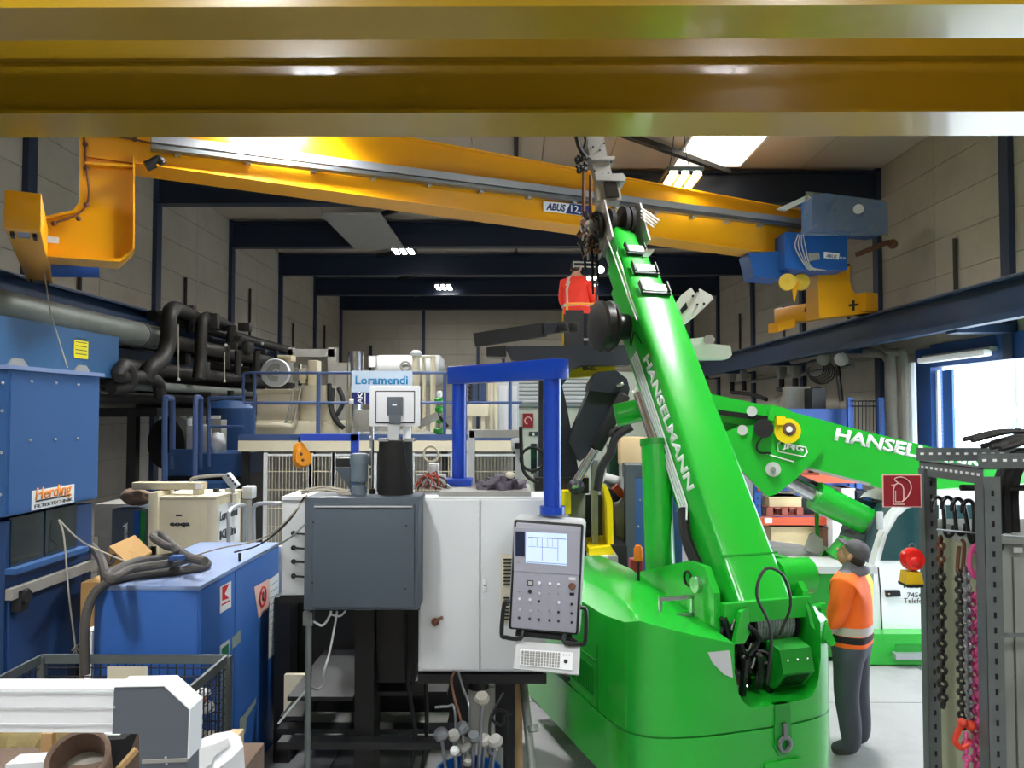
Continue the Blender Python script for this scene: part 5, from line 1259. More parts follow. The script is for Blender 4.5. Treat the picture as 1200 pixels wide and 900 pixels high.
MB().box2((XF-.02, 5.55, 1.62), (XF+.06, 6.5, 1.66)).build('ledge', 'filter_blue', fu)
hl = MB().box2((XF+.02, 5.5, 1.45), (XF+.07, 6.68, 1.53)).build('locking_bar', 'greyish', fu)
MB().cyl((XF+.07, 5.62, 1.45), (XF+.11, 5.62, 1.45), .05).box2((XF+.02, 5.57, 1.35), (XF+.09, 5.66, 1.5)).build('bar_clamp', 'dark_steel', hl); MB().tube([(XF+.08, 6.62, 1.5), (XF+.15, 6.68, 1.48), (XF+.16, 6.72, 1.55)], .02, 6).build('bar_lever', 'dark_steel', hl)
MB().box2((XF-.02, 5.58, .05), (XF+.0, 6.5, 1.42), bev=.005).build('door', 'filter_dark', fu)
MB().box2((XF-.3, 5.545, .88), (XF-.04, 5.552, .98)).build('hazard_label', 'yellow_note', fu)
for z in (.9, 1.1, 1.3): MB().ball((XF+.005, 6.55, z), .01, 6).build('rivet', 'alu', fu)
a, b, c = FX(37.5, 574.5, .012), FX(87, 566.5, .012), FX(37.5, 600, .012)
sg = MB().box2((XF+.01, a.y, c.z+.01), (XF+.014, b.y, a.z-.005)).build('name_sign', 'text_white', fu)
text('lettering', 'Herding', V((XF+.0145, a.y+.035, c.z+.055)), (0, 1, 0), (0, 0, 1), 'text_orange', sg, wid=b.y-a.y-.08, h=.12, shear=.18, bold=.012)
text('lettering', 'FILTERTECHNIK', V((XF+.0145, a.y+.03, c.z+.025)), (0, 1, 0), (0, 0, 1), 'text_dark', sg, wid=b.y-a.y-.06, h=.025, bold=0)
MB().bar((XF+.0165, a.y+.04, c.z+.075), (XF+.0165, b.y-.05, c.z+.075), .002, .012).build('sign_stripe', 'text_dark', sg)
rp_ = thing('rope', 'pale knotted rope tied from the filter unit window', 'rope', FX(89, 770, .1))
MB().tube([FX(69, 609, .02), FX(75, 630, .05), FX(80, 690, .08), FX(86, 740, .08), FX(90, 770, .08)], .007, 6).build('strand', 'rope', rp_)
MB().tube([FX(69, 609, .02), FX(90, 630, .1), P(110, 642, y=6.4), P(150, 658, y=6.3), P(175, 655, y=6.2)], .007, 6).build('strand', 'rope', rp_)
for q in ((84, 762), (92, 755), (94, 765), (86, 766)): MB().tube([FX(89, 757, .085), FX(q[0], q[1], .09)], .005, 5, smooth=False).build('knot_end', 'rope', rp_)
# blue cabinet
XC0, XC1, YC0, YC1, ZC0 = X(115, 5.0), X(237, 5.0), 5.0, 6.65, Z(687, 5.0)
bcab = thing('blue_cabinet', 'wide blue steel cabinet with stickers, black hose coiled on top', 'cabinet', ((XC0+XC1)/2, 5.8, 0))
MB().box2((XC0, YC0, 0), (XC1, YC1, ZC0-.03)).build('body', 'cabinet_blue', bcab)
MB().box2((XC0-.003, YC0-.004, ZC0-.03), (XC1+.004, YC1, ZC0), bev=.006).build('top', 'cabinet_top', bcab)
MB().box2((XC0+.01, YC0-.006, .05), (XC1-.01, YC0+.01, ZC0-.045), bev=.004).build('front_panel', 'cabinet_blue', bcab)
ys = (YC0+.01, YC0+.62, YC1-.01)
for a, b in zip(ys, ys[1:]): MB().box2((XC1-.01, a, .05), (XC1+.008, b-.012, ZC0-.035), bev=.004).build('side_panel', 'cabinet_blue', bcab)
def CX(px, py, off=.010): return P(px, py, x=XC1+off)
def cq(name, pix, m_, parent=None, off=.0105): return MB().prism([CX(x, y, off) for x, y in pix], (-.002, 0, 0)).build(name, m_, parent or bcab)
st = cq('sticker', [(258, 688), (271, 681), (271, 711), (258, 719)], 'white'); cq('sticker_mark', [(260.5, 688), (268.5, 684), (263.5, 696), (268.5, 701), (260.5, 704)], 'text_red', st, .0115); cq('sticker_line', [(260, 708), (269, 703), (269, 705), (260, 710)], 'text_red', st, .0115)
st = cq('warning_sheet', [(298, 688), (316, 678), (316, 710), (303, 725)], 'sign_pink')
c = CX(308, 699, .0125); m = MB().torus(c, (1, 0, 0), .075, .008, n=22, m=6); m.bar(c+V((.002, -.05, .05)), c+V((.002, .05, -.05)), .004, .014).build('prohibition_ring', 'text_red', st)
MB().ball(c+V((.0, .01, 0)), (.003, .03, .04), 10).build('heart_mark', 'text_dark', st)
st = cq('notice_sheet', [(316, 679), (327, 671), (326, 763), (314, 773)], 'white')
for k in range(11): cq('text_line', [(317, 686+k*7.6), (325.5, 680+k*7.6), (325.5, 681+k*7.6), (317, 687+k*7.6)], 'screen_line', st, .0115)
cq('rating_plate', [(258, 757), (269, 749), (269, 776), (258, 783)], 'panel_light'); cq('rating_field', [(260, 760), (268, 754), (268, 774), (260, 778)], 'text_green', None, .0115); cq('note_plate', [(272, 748), (282, 738), (282, 752), (272, 761)], 'shutter')
cq('tape_mark', [(286, 838), (300, 818), (300, 824), (289, 842), (288, 858), (281, 866), (281, 842)], 'shutter')
MB().cyl(P(281, 664, y=5.8), P(281, 648, y=5.8), .012, n=8).build('stud', 'dark_steel', bcab)
MB().box2((X(326, 6.66), 6.68, .3), (X(332, 6.66), 6.72, Z(640, 6.7))).build('edge_strip', 'white', bcab)
# big hose coil
hc = thing('coiled_hose', 'thick black dusty hose coiled on the blue cabinet top and hanging down', 'hose', (X(200, 5.5), 5.5, ZC0))
r_ = .03; zt_ = ZC0+r_
def HZ(px, py, lift=0.): q = P(px, py, z=zt_+lift); return q
MB().tube([P(100, 790, y=4.86), P(99, 740, y=4.86), P(104, 710, y=4.9), P(118, 688, y=4.97), HZ(150, 676), HZ(190, 671), HZ(225, 667), HZ(243, 661), HZ(230, 654), HZ(200, 660, .07), HZ(170, 664, .07), HZ(150, 668, .075), HZ(132, 678, .08), HZ(128, 672, .07), HZ(160, 658, .03), HZ(185, 655), HZ(215, 650)], r_, 10).build('hose', 'hose_dust', hc)
MB().tube([HZ(210, 655, .01), HZ(205, 643, .1), P(195, 640, y=5.9), P(182, 632, y=6.0), P(180, 628, y=6.15), P(188, 626, y=6.2), P(203, 640, y=6.0), HZ(222, 653, .08), HZ(240, 658, .08)], r_, 10).build('hose', 'hose_dust', hc)
MB().prism([HZ(196, 657, .1), HZ(214, 657, .1), HZ(212, 652, .2), HZ(199, 652, .2)], (0, .06, 0)).build('hose_clamp', 'cabinet_blue', hc)
MB().tube([P(100, 637, y=6.85), P(107, 640, y=6.8), P(115, 650, y=6.5), P(122, 668, y=6.15), P(124, 700, y=6.1), P(126, 800, y=6.1), V((X(127, 6.1), 6.1, .05))], .036, 8).build('hose', 'hose_dust', hc)
# cardboard box on a crate
cr = thing('storage_crate', 'brown crate standing between filter unit and blue cabinet', 'crate', (X(120, 6.4), 6.4, 0))
MB().box2((X(104, 6.3)+.02, 6.2, 0), (X(136, 6.4), 7.0, Z(680, 6.3))).build('crate_body', 'cardboard', cr)
kb_ = thing('cardboard_box', 'open brown cardboard box leaning between filter unit and blue cabinet', 'box', (X(150, 6.9), 6.9, 0))
pg('box_front', [(128, 640), (152, 662), (150, 790), (126, 790)], 'cardboard', 6.8, .02, kb_)
MB().prism([P(128, 640, y=6.8), P(152, 662, y=6.75), P(178, 646, y=6.95), P(158, 627, y=7.05)], (0, 0, -.02)).build('box_flap', 'cardboard', kb_)
MB().box2((X(129, 6.85), 6.83, 0), (X(176, 6.95), 7.3, Z(664, 6.85))).build('box_body', 'cardboard', kb_)
o = MB().box2((X(104, 5.6), 5.6, 0), (X(113, 5.6), 5.9, Z(740, 5.6))).build('canister', 'white', None); tag(o, 'white canister squeezed between filter unit and blue cabinet', 'canister')
# mesh box pallet
gx = thing('mesh_box', 'grey wire mesh box pallet full of pale scrap', 'mesh box', (-2.35, 4.5, 0))
GX0, GX1, GY0, GY1, GZ = -2.99, -1.82, 4.05, 4.88, Z(773, 4.88)
def bar(a, b, w, h, name='frame_bar', m_='galv', parent=None): return MB().bar(a, b, w, h, (0, 0, 1) if abs((V(b)-V(a)).z) < .1 else None).build(name, m_, parent or gx)
ZB = GZ-.97
for x in (GX0, GX1):
    bar((x, GY0, GZ), (x, GY1, GZ), .018, .055); bar((x, GY0, ZB+.2), (x, GY1, ZB+.2), .04, .08)
    for y in (GY0, GY1): MB().box2((x-.025, y-.025, ZB), (x+.025, y+.025, GZ+.02)).build('corner_post', 'galv', gx)
for y in (GY0, GY1):
    bar((GX0, y, GZ), (GX1, y, GZ), .018, .055); bar((GX0, y, ZB+.2), (GX1, y, ZB+.2), .04, .08)
def meshpanel(o, u, v, nu, nv, name='wire_mesh'):
    m = MB()
    for i in range(1, nu): m.cyl(V(o)+V(u)*i/nu, V(o)+V(u)*i/nu+V(v), .0042, n=4)
    for j in range(1, nv): m.cyl(V(o)+V(v)*j/nv, V(o)+V(v)*j/nv+V(u), .0042, n=4)
    q = m.build(name, 'dark_steel', gx); q['kind'] = 'stuff'
meshpanel((GX1, GY0, ZB+.2), (0, GY1-GY0, 0), (0, 0, GZ-ZB-.2), 14, 14); meshpanel((GX0, GY0, ZB+.2), (0, GY1-GY0, 0), (0, 0, GZ-ZB-.2), 14, 14)
meshpanel((GX0, GY1, ZB+.2), (GX1-GX0, 0, 0), (0, 0, GZ-ZB-.2), 22, 14); meshpanel((GX0, GY0, ZB+.2), (GX1-GX0, 0, 0), (0, 0, GZ-ZB-.2), 22, 14)
MB().box2((GX0, GY0, ZB+.16), (GX1, GY1, ZB+.2)).build('floor_plate', 'dark_steel', gx)
MB().box2((GX0-.02, GY0, 0), (GX1+.02, GY1, ZB)).build('pallet_block', 'dark_steel', gx) if ZB > .05 else None
MB().box2((X(131, 4.85), GY1-.03, Z(800, 4.85)), (X(178, 4.85), GY1-.028, Z(782, 4.85))).build('paper_label', 'cream', gx)
random.seed(31)
m = MB().box2((GX0+.04, GY0+.05, ZB+.2), (GX1-.04, GY1-.05, GZ-.42)).build('scrap_fill', 'sand', gx)
for k in range(44):
    x = random.uniform(GX0+.3, GX1-.1); x = GX1-.1-(GX1-.1-x)*random.random(); y = random.uniform(GY0+.12, GY1-.12); z = GZ-.40+random.random()*.27*(1 if x > -2.3 else .85)
    if k > 22: x = random.uniform(-2.2, GX1-.07); y = random.uniform(GY0+.3, GY1-.06); z = GZ-.4+random.random()*.25
    r = random.uniform(.05, .10); mm = random.choice(['offwhite', 'white', 'greyish', 'sand', 'sand'])
    m = MB(); m.ball((x, y, z), (r, r*.8, r*.5), 10); c = V((x, y, z))
    for v in m.bm.verts: v.co = c+(v.co-c)*(1+.5*mnoise.noise(v.co*14))
    tag(m.build('scrap_piece', mm, None, sharp=25), {'offwhite': 'pale broken scrap piece', 'white': 'white broken scrap piece', 'greyish': 'grey broken scrap piece', 'sand': 'dusty sand core lump'}[mm]+' lying in the wire mesh box', 'scrap', 'scrap in the mesh box')
for k in range(7):
    x = random.uniform(-2.1, -1.92); y0 = GY0+.15+k*.07
    tag(MB().bar((x, y0, GZ-.3), (x+.06, y0+.2, GZ-.16), .03, .012).build('metal_strip', 'rust'), 'dark rusty metal strip leaning in the wire mesh box', 'scrap', 'metal strips in the mesh box')
# white conveyor cover with grey end
DV = 2.95
cv = thing('cable_trunking', 'white ribbed trunking with a dark grey angular end cover', 'trunking', (X(100, DV), DV+.1, 0))
a = P(-120, 807, y=DV); b = P(133, 858.5, y=DV)
wt_ = MB().box2((a.x, DV, b.z), (b.x, DV+.11, a.z)).build('trunking_body', 'white', cv)
for py0, py1 in ((811, 813.5), (829.5, 832), (849, 851.5)): MB().box2((a.x, DV-.004, Z(py1, DV)), (b.x, DV, Z(py0, DV))).build('rib', 'offwhite', wt_)
gcv = MB().prism([P(x, y, y=DV-.015) for x, y in ((134, 806), (192, 805), (221, 832), (219, 896), (218, 1040), (166, 1040), (163, 860), (131.5, 860))], (0, .11, 0)).build('end_cover', 'grey_cover', cv)
MB().prism([P(x, y, y=DV-.018) for x, y in ((134, 805.5), (192, 804.5), (221.5, 831.5), (219.5, 890), (221, 890), (223, 831), (192.5, 803.5), (134, 804.5))], (0, .116, 0)).build('edge_cover', 'white', cv)
MB().prism([P(x, y, y=DV-.02) for x, y in ((166, 891), (219, 889), (219, 893), (166, 895))], (0, .01, 0)).build('seam_strip', 'greyish', gcv)
for px, py in ((194, 888), (195, 895.5), (133.8, 829)): MB().ball(P(px, py, y=DV-.018), .005, 6).build('rivet', 'alu', gcv)
MB().box2((X(168, DV), DV, 0), (X(216, DV), DV+.09, .5)).build('stand', 'grey_cover', cv)
MB().box2((a.x, DV+.02, 0), (a.x+.1, DV+.09, b.z)).build('stand', 'grey_cover', cv)
# crate with castings under the trunking
ct = thing('casting_crate', 'wooden crate in the corner filled with castings and rubble', 'crate', (X(80, 3.6), 3.6, 0))
ZK = Z(905, 3.35)
MB().box2((X(-30, 3.6), 3.25, 0), (X(150, 3.6), 3.95, ZK)).build('crate_body', 'crucible', ct)
for k, (px, py, rx, rz) in enumerate(((12, 878, .17, .12), (42, 880, .14, .11), (78, 872, .12, .1), (-8, 892, .12, .08))):
    c = P(px, py, y=3.7); m = MB(); m.ball(c, (rx, .14, rz), 16)
    for v in m.bm.verts: v.co = c+(v.co-c)*(1+.4*mnoise.noise(v.co*9))
    tag(m.build('rubble_lump', 'rock'), 'brown-yellow rubble lump under the white trunking', 'rubble', 'rubble lumps in the corner crate')
o = MB().bar(P(57, 858, y=3.55), P(56, 905, y=3.55), .035, .05).build('wood_stick', 'wood'); tag(o, 'upright pale wood stick beside the clay crucible', 'stick')
cu = thing('crucible', 'round brown clay crucible with grey sand inside', 'crucible', P(90, 905, y=3.3))
ax = V((.15, -.62, .8)).normalized(); c = P(91, 887, y=3.32)
MB().lathe([(.02, -.3), (.1, -.3), (.125, -.02), (.128, .0), (.118, .008), (.106, 0), (.095, -.12), (.08, -.22)], c, ax, 28).build('wall', 'crucible', cu)
MB().lathe([(.094, -.13), (.05, -.12), (.001, -.11)], c, ax, 24).build('sand', 'sand', cu)
o = MB().prism([P(x, y, y=3.55) for x, y in ((94, 858), (148, 862), (142, 868), (128, 869), (110, 866))], (0, .2, 0)).build('white_dish', 'white'); tag(o, 'white flat dish edge behind the clay crucible', 'dish')
o = MB().prism([P(x, y, y=3.5) for x, y in ((119, 868), (146, 866), (136, 890), (130, 905), (120, 905))], (0, .15, 0)).build('black_sack', 'black_cloth'); tag(o, 'black plastic sack beside the clay crucible', 'sack')
o = MB().bar(P(136, 905, y=3.4), P(160, 878, y=3.45), .03, .02).build('wood_strip', 'wood'); tag(o, 'thin wood strip leaning behind the clay crucible', 'strip')
o = MB().prism([P(x, y, y=3.3) for x, y in ((6, 896), (52, 893), (52, 905), (6, 905))], (0, .1, 0)).build('white_sheet', 'white'); tag(o, 'white sheet edge beside the rubble lumps', 'sheet')
o = MB().bar(P(140, 873, y=3.9), P(164, 873, y=3.9), .05, .06).build('steel_channel', 'rust'); tag(o, 'rusty channel bar behind the grey trunking cover', 'bar')
# white casting and wooden post at the right of the trunking
wcst = thing('core_casting', 'white curved sand core lying on the stool beside the mesh box', 'casting', P(250, 905, y=3.3))
pts = [(221, 890), (226, 876), (240, 872), (258, 870), (272, 874), (280, 881), (270, 890), (252, 900), (232, 908), (222, 908)]
MB().prism([P(x, y, y=3.3)+V((0, (890-y)*.006, 0)) for x, y in pts], (0, .02, -.1)).build('core_body', 'white', wcst)
MB().prism([P(x, y, y=3.28)+V((0, (890-y)*.006, .001)) for x, y in ((228, 884), (246, 881), (258, 877), (262, 881), (250, 888), (250, 893), (236, 899))], (0, .01, .004)).build('core_hollow', 'panel_light', wcst)
o = MB().box2((X(222, 3.4), 3.35, 0), (X(284, 3.4), 3.75, Z(912, 3.4))).build('stool', 'crucible'); tag(o, 'low wooden stool carrying the white sand core', 'stool')
o = MB().box2((X(267, 3.75), 3.76, 0), (X(281, 3.75), 3.86, Z(866, 3.75))).build('wooden_post', 'ply'); tag(o, 'short square wooden post behind the white sand core', 'post')
o = MB().tube([P(281, 874, y=3.8), P(288, 877, y=3.8), P(284, 890, y=3.8), P(279, 905, y=3.8)], .008, 6).build('bent_wire', 'steel'); tag(o, 'bent steel wire next to the short wooden post', 'wire')
# ---------------------------------------------------------------- beige machine
bg_ = thing('beige_machine', 'beige core machine cabinet with black lettering and rails on top', 'machine', (X(220, 8.4), 8.4, 0))
XM0, XM1, YM0, YM1, ZM = X(183, 8.0), X(255, 8.0), 8.0, 8.72, Z(584, 8.0)
MB().box2((XM0, YM0, 0), (XM1, YM1, ZM), bev=.01).build('body', 'beige', bg_)
MB().box2((XM0-.01, YM0-.02, ZM), (XM1+.02, YM1, ZM+.02)).build('top', 'cream', bg_)
bx('door', 184, 586, 242, 680, 7.99, .02, 'beige', bg_, .004); bx('door', 243, 586, 254.5, 680, 7.99, .02, 'cream', bg_, .004)
a = P(199, 618, y=7.985); text('lettering', 'eoqa', a, (1, 0, 0), (0, 0, 1), 'text_dark', bg_, wid=.21, h=.05, bold=.05); bx('emblem', 206, 603, 213, 605, 7.98, .01, 'text_dark', bg_)
MB().box2((XM1+.002, YM0+.06, ZM-.55), (XM1+.008, YM1-.06, ZM-.08)).build('name_board', 'white', bg_)
text('lettering', 'Loramendi', V((XM1+.0085, YM0+.08, ZM-.25)), (0, 1, 0), (0, 0, 1), 'text_dark', bg_, wid=.5, h=.1, bold=.02); text('lettering', 'Klein', V((XM1+.0085, YM0+.08, ZM-.45)), (0, 1, 0), (0, 0, 1), 'text_dark', bg_, wid=.45, h=.1, bold=.05)
bx('side_column', 174, 577, 184, 660, 7.95, .3, 'beige', bg_, .01); bx('gantry_post', 183, 582, 194, 600, 8.05, .2, 'cream', bg_)
bx('gantry_beam', 154, 565.5, 237, 574, 8.1, .14, 'beige', bg_, .01); bx('gantry_leg', 226, 574, 233, 592, 8.1, .14, 'beige', bg_); bx('gantry_leg', 193, 574, 199, 592, 8.2, .1, 'cream', bg_)
bx('beam_end', 229, 567, 236.5, 573, 8.09, .02, 'text_white', bg_)
tb('pendant_bar', [(222, 568, 8.2), (228, 560, 8.2), (262, 557, 8.2), (270, 561, 8.2)], .02, 'greyish', bg_)
pc = MB().bar(P(265, 556, y=8.15), P(277, 571, y=8.15), .1, .08, bev=.01).build('pendant_box', 'panel_light', bg_)
for k in range(4): MB().ball(P(267.5+k*2.7, 557.5+k*3.2, y=8.09), .013, 6).build('button', 'text_dark', pc)
random.seed(17)
for k in range(9): bx('top_fitting', 236+k*4.6, 585-random.uniform(3, 14), 240+k*4.6, 590, 8.35+random.uniform(-.1, .15), .08, random.choice(['cream', 'greyish', 'dark_steel', 'offwhite']), bg_)
bx('valve_post', 283, 570, 296, 585, 8.9, .15, 'offwhite', bg_, .02); MB().cyl(P(289, 585, y=8.95), P(289, 640, y=8.95), .06).build('valve_pipe', 'greyish', bg_)
MB().tube([P(268, 640, y=7.9), P(268, 605, y=7.9), P(270, 598, y=7.95), P(276, 594, y=8.1), P(285, 592, y=8.4), P(287, 600, y=8.45), P(287, 650, y=8.45)], .022, 8, k=3).build('guard_rail', 'alu', bg_)
MB().tube([P(298, 650, y=8.2), P(297, 600, y=8.2), P(300, 592, y=8.2), P(308, 590, y=8.2), P(330, 590, y=8.2)], .022, 8, k=3).build('guard_rail', 'alu', bg_)
bx('step_down', 176, 640, 182, 720, 7.95, .3, 'beige', bg_)
dk = thing('dark_cabinet', 'dark grey cabinet with white sideways lettering left of the beige machine', 'cabinet', (X(152, 8.3), 8.4, 0))
a = P(131, 596, y=8.2); b = P(174, 700, y=8.2); MB().box2((a.x, 8.2, 0), (b.x, 8.7, a.z), bev=.01).build('body', 'grey_box', dk); bx('front_panel', 132, 598, 173, 720, 8.19, .02, 'grey_box', dk, .004)
bx('blue_band', 157, 599, 163, 640, 8.18, .01, 'ral_blue', dk); bx('green_band', 165, 599, 169, 640, 8.18, .01, 'green_dark', dk)
a = P(149.5, 631, y=8.185); text('lettering', 'smak', a, (0, 0, 1), (-1, 0, 0), 'text_white', dk, wid=.17, h=.05, bold=.03)
o = MB().box2((X(113, 8.9), 8.9, 1.35), (X(190, 8.9), 9.4, 1.72)).box2((X(115, 8.9), 8.95, 0), (X(185, 8.9), 9.3, 1.36)).build('machine_bench', 'greyish'); tag(o, 'grey machine bench behind the dark grey cabinet at the wall', 'bench')
o = blob('rag_heap', (X(164, 8.35), 8.3, P(164, 582, y=8.3).z), (.16, .1, .09), 'crucible', None); tag(o, 'brown rag heap on the dark grey cabinet', 'rags')
# ================================================================ BACKGROUND PLATFORM WITH HYDRAULIC MACHINE
DP = 12.0
pf = thing('work_platform', 'raised platform with blue railing and beige edge behind the control cabinets', 'platform', (X(445, DP), 13.5, 0))
zp = Z(511, DP)
MB().box2((X(280, DP), DP, zp-.08), (X(612, DP), 16.5, zp)).build('deck', 'greyish', pf)
bx('edge_beam', 280, 509, 612, 516, DP-.03, .03, 'rail_blue', pf); bx('fascia', 279, 516.5, 612, 529, DP-.05, .06, 'cream', pf)
for px in (285, 365, 440, 520, 605):
    for y in (DP+.1, 16.2): MB().box2((X(px, DP)-.05, y, 0), (X(px, DP)+.05, y+.1, zp-.08)).build('leg', 'dark_steel', pf)
for py in (437, 472): MB().cyl(P(300 if py < 450 else 299, py, y=DP), P(612, py, y=DP), .022, n=8).build('hand_rail', 'rail_blue', pf)
for px in (298, 373, 521, 598): MB().cyl((X(px, DP), DP, zp), (X(px, DP), DP, Z(437, DP)), .026 if px != 373 else .034, n=8).build('railing_post', 'rail_blue', pf)
MB().tube([P(300, 437, y=DP), P(288, 437, y=DP), P(285.5, 441, y=DP), P(285.5, 468, y=DP), P(288, 472, y=DP), P(299, 472, y=DP)], .022, 8, k=3).build('rail_loop', 'rail_blue', pf)
MB().box2((X(310, 12.6), 12.6, 0), (X(612, 12.6), 12.65, zp-.08)).build('rear_screen', 'greyish', pf)
def fence(px0, px1, d, lab, ptop=531, pbot=625):
    f = thing('mesh_fence', lab, 'fence', (X((px0+px1)/2, d), d, 0), 'mesh fence panels under the platform')
    x0, x1 = X(px0, d), X(px1, d); zt = Z(ptop, d)
    for x in (x0, x1): MB().box2((x-.025, d-.025, 0), (x+.025, d+.025, zt)).build('post', 'offwhite', f)
    for z in (zt-.03, .15): MB().box2((x0, d-.015, z-.015), (x1, d+.015, z+.015)).build('frame_bar', 'offwhite', f)
    m = MB(); n = max(4, int((x1-x0)/.05))
    for i in range(1, n): m.box2((x0+(x1-x0)*i/n-.003, d-.003, .1), (x0+(x1-x0)*i/n+.003, d+.003, zt-.02))
    for k in range(1, 8): m.box2((x0, d-.004, zt*k/8-.006), (x1, d+.004, zt*k/8+.006))
    o = m.build('wire_mesh', 'cream', f); o['kind'] = 'stuff'
    return f
fence(312, 364, 11.4, 'pale mesh fence panel beneath the platform beside the beige machine'); fence(365, 391, 11.4, 'narrow pale mesh fence panel behind the orange pendant'); fence(392, 440, 11.4, 'pale mesh fence panel behind the drive motor'); fence(484, 530, 11.4, 'pale mesh fence panel behind the wire tangle'); fence(548, 612, 11.4, 'pale mesh fence panel behind the crumpled clothes')
# hydraulic unit
hu = thing('hydraulic_unit', 'cream hydraulic unit with flywheel and hoses on the platform', 'machine', (X(345, 13), 13.2, zp)); ZMIN[hu] = zp
def b2(name, px0, py0, px1, py1, d, th, m_, parent=None, bev=.01): return bx(name, px0, py0, px1, py1, d, th, m_, parent or hu, bev)
b2('tank', 301, 457, 354, 511, 12.7, .9, 'cream'); b2('tank_lid', 300, 456, 356, 462, 12.66, .95, 'beige'); b2('base', 300, 493, 398, 511, 12.5, .5, 'cream', bev=.02)
MB().cyl((X(372, 12.8), 12.8, zp), (X(372, 12.8), 12.8, Z(452, 12.8)), .3, n=24).build('round_tank', 'beige', hu)
fwl = MB().lathe([(.14, -.05), (.225, -.05), (.235, -.03), (.235, .05), (.2, .06), (.14, .05)], P(323, 437, y=12.6), (0, 1, 0), 30).build('flywheel', 'offwhite', hu)
MB().cyl(P(323, 437, y=12.535), P(323, 437, y=12.66), .15, n=26).build('flywheel_disc', 'greyish', fwl); MB().torus(P(323, 437, y=12.53), (0, 1, 0), .05, .012, n=14).build('hub', 'offwhite', fwl)
b2('bearing_block', 312, 448, 338, 458, 12.75, .4, 'dark_steel'); b2('manifold', 361, 422, 371, 455, 12.9, .3, 'cream'); b2('cap_box', 325, 416, 341, 423, 13.3, .3, 'beige')
random.seed(41)
for k in range(12): b2('valve', 341+random.uniform(0, 22), 424+random.uniform(0, 12), 345+random.uniform(4, 22), 438+random.uniform(0, 16), 12.85+random.uniform(0, .3), .1, random.choice(['greyish', 'beige', 'dark_steel', 'cream']))
for q in ([(345, 455, 12.6), (341, 472, 12.5), (337, 490, 12.45), (333, 498, 12.45)], [(352, 455, 12.6), (348, 475, 12.5), (344, 492, 12.45), (340, 500, 12.45)]): tb('feed_pipe', q, .022, 'greyish', hu, 8)
tb('return_pipe', [(300, 498, 12.42), (330, 498, 12.42), (342, 499, 12.42), (347, 492, 12.44)], .035, 'cream', hu, 8)
for q in ([(386, 450, 12.6), (387, 475, 12.5), (393, 492, 12.4), (403, 502, 12.4)], [(397, 455, 12.7), (402, 470, 12.6), (396, 484, 12.5), (390, 490, 12.5)], [(390, 456, 12.65), (389, 480, 12.5), (398, 498, 12.45)]): tb('hose', q, .04, 'rubber', hu, 8)
# portal frame and chimney behind it
fr = thing('portal_frame', 'grey-beige steel portal frame behind the hydraulic unit', 'frame', (X(365, 14.2), 14.2, zp)); ZMIN[fr] = zp
bx('top_beam', 337, 409, 392, 418, 14.2, .2, 'greyish', fr); bx('post', 337, 407, 342, 511, 14.2, .2, 'greyish', fr); bx('post', 384, 407, 393, 511, 14.2, .2, 'greyish', fr); bx('back_sheet', 342, 418, 384, 500, 14.35, .05, 'greyish', fr); bx('side_sheet', 393, 425, 412, 511, 14.1, .1, 'greyish', fr)
o = MB().lathe([(.14, zp), (.14, Z(412, 13.2)), (.12, Z(412, 13.2)), (.12, zp+.5)], (X(416, 13.2), 13.2, 0), (0, 0, 1), 22).build('exhaust_duct', 'silver'); tag(o, 'shiny round exhaust duct behind the pale blue sign', 'duct')
# lying pressure tank
tk = thing('pressure_tank', 'grey lying pressure tank behind the pale blue sign', 'tank', (X(478, 15), 15, zp)); ZMIN[tk] = zp
c0, c1 = P(436, 434, y=15.0), P(522, 434, y=15.0); ln = c1.x-c0.x
MB().lathe([(.02, 0), (.2, .02), (.29, .1), (.3, .16), (.3, ln-.16), (.29, ln-.1), (.2, ln-.02), (.02, ln)], c0, (1, 0, 0), 26).build('shell', 'panel_light', tk)
for px in (450, 505): bx('saddle', px-4, 440, px+4, 511, 14.9, .3, 'greyish', tk)
bx('gauge_box', 432, 417, 440, 430, 14.6, .15, 'white', tk); MB().torus(P(475, 429, y=14.68), (0, 1, 0), .09, .02, n=16).build('manhole', 'greyish', tk)
for px, r in ((487.5, .07), (497, .03), (507.5, .05)): MB().cyl((X(px, 14.2), 14.2, zp), P(px, 414 if px < 490 else 418, y=14.2), r, n=10).build('riser_pipe', 'cream', tk)
MB().lathe([(.1, 0), (.11, .05), (.07, .1)], P(487.5, 417, y=14.2), (0, 0, 1), 16).build('pipe_cap', 'offwhite', tk)
bx('cross_pipe', 488, 417, 510, 419, 14.15, .05, 'cream', tk)
# sign and navy banner on the railing
sg = thing('name_sign', 'pale blue sign with blue lettering on the platform railing', 'sign', P(447, 459, y=11.9))
bx('sign_board', 412, 434.5, 483, 459.5, 11.9, .02, 'sky_sign', sg)
a = P(416.5, 450.5, y=11.895); text('lettering', 'Loramendi', a, (1, 0, 0), (0, 0, 1), 'text_blue', sg, wid=X(478, 11.9)-X(416.5, 11.9), h=.135, bold=.02)
bx('underline', 464, 452.3, 481, 453, 11.893, .01, 'text_blue', sg)
nb = thing('navy_banner', 'navy banner with white sideways letters below the pale blue sign', 'banner', P(430, 474, y=11.9))
bx('banner_sheet', 412, 460, 440, 473.5, 11.92, .015, 'text_navy', nb)
for px, ch_, rot in ((424.5, 'AK', 1), (434, 'O', 0), (414.5, 'I', 1)):
    a = P(px, 473, y=11.915); text('lettering', ch_, a, (0, 0, 1) if rot else (1, 0, 0), (-1, 0, 0) if rot else (0, 0, 1), 'text_white', nb, wid=.17 if ch_ == 'AK' else .08, h=.075 if rot else .12, bold=.03)
bx('divider', 427, 460.5, 428.2, 473.5, 11.91, .01, 'text_white', nb)
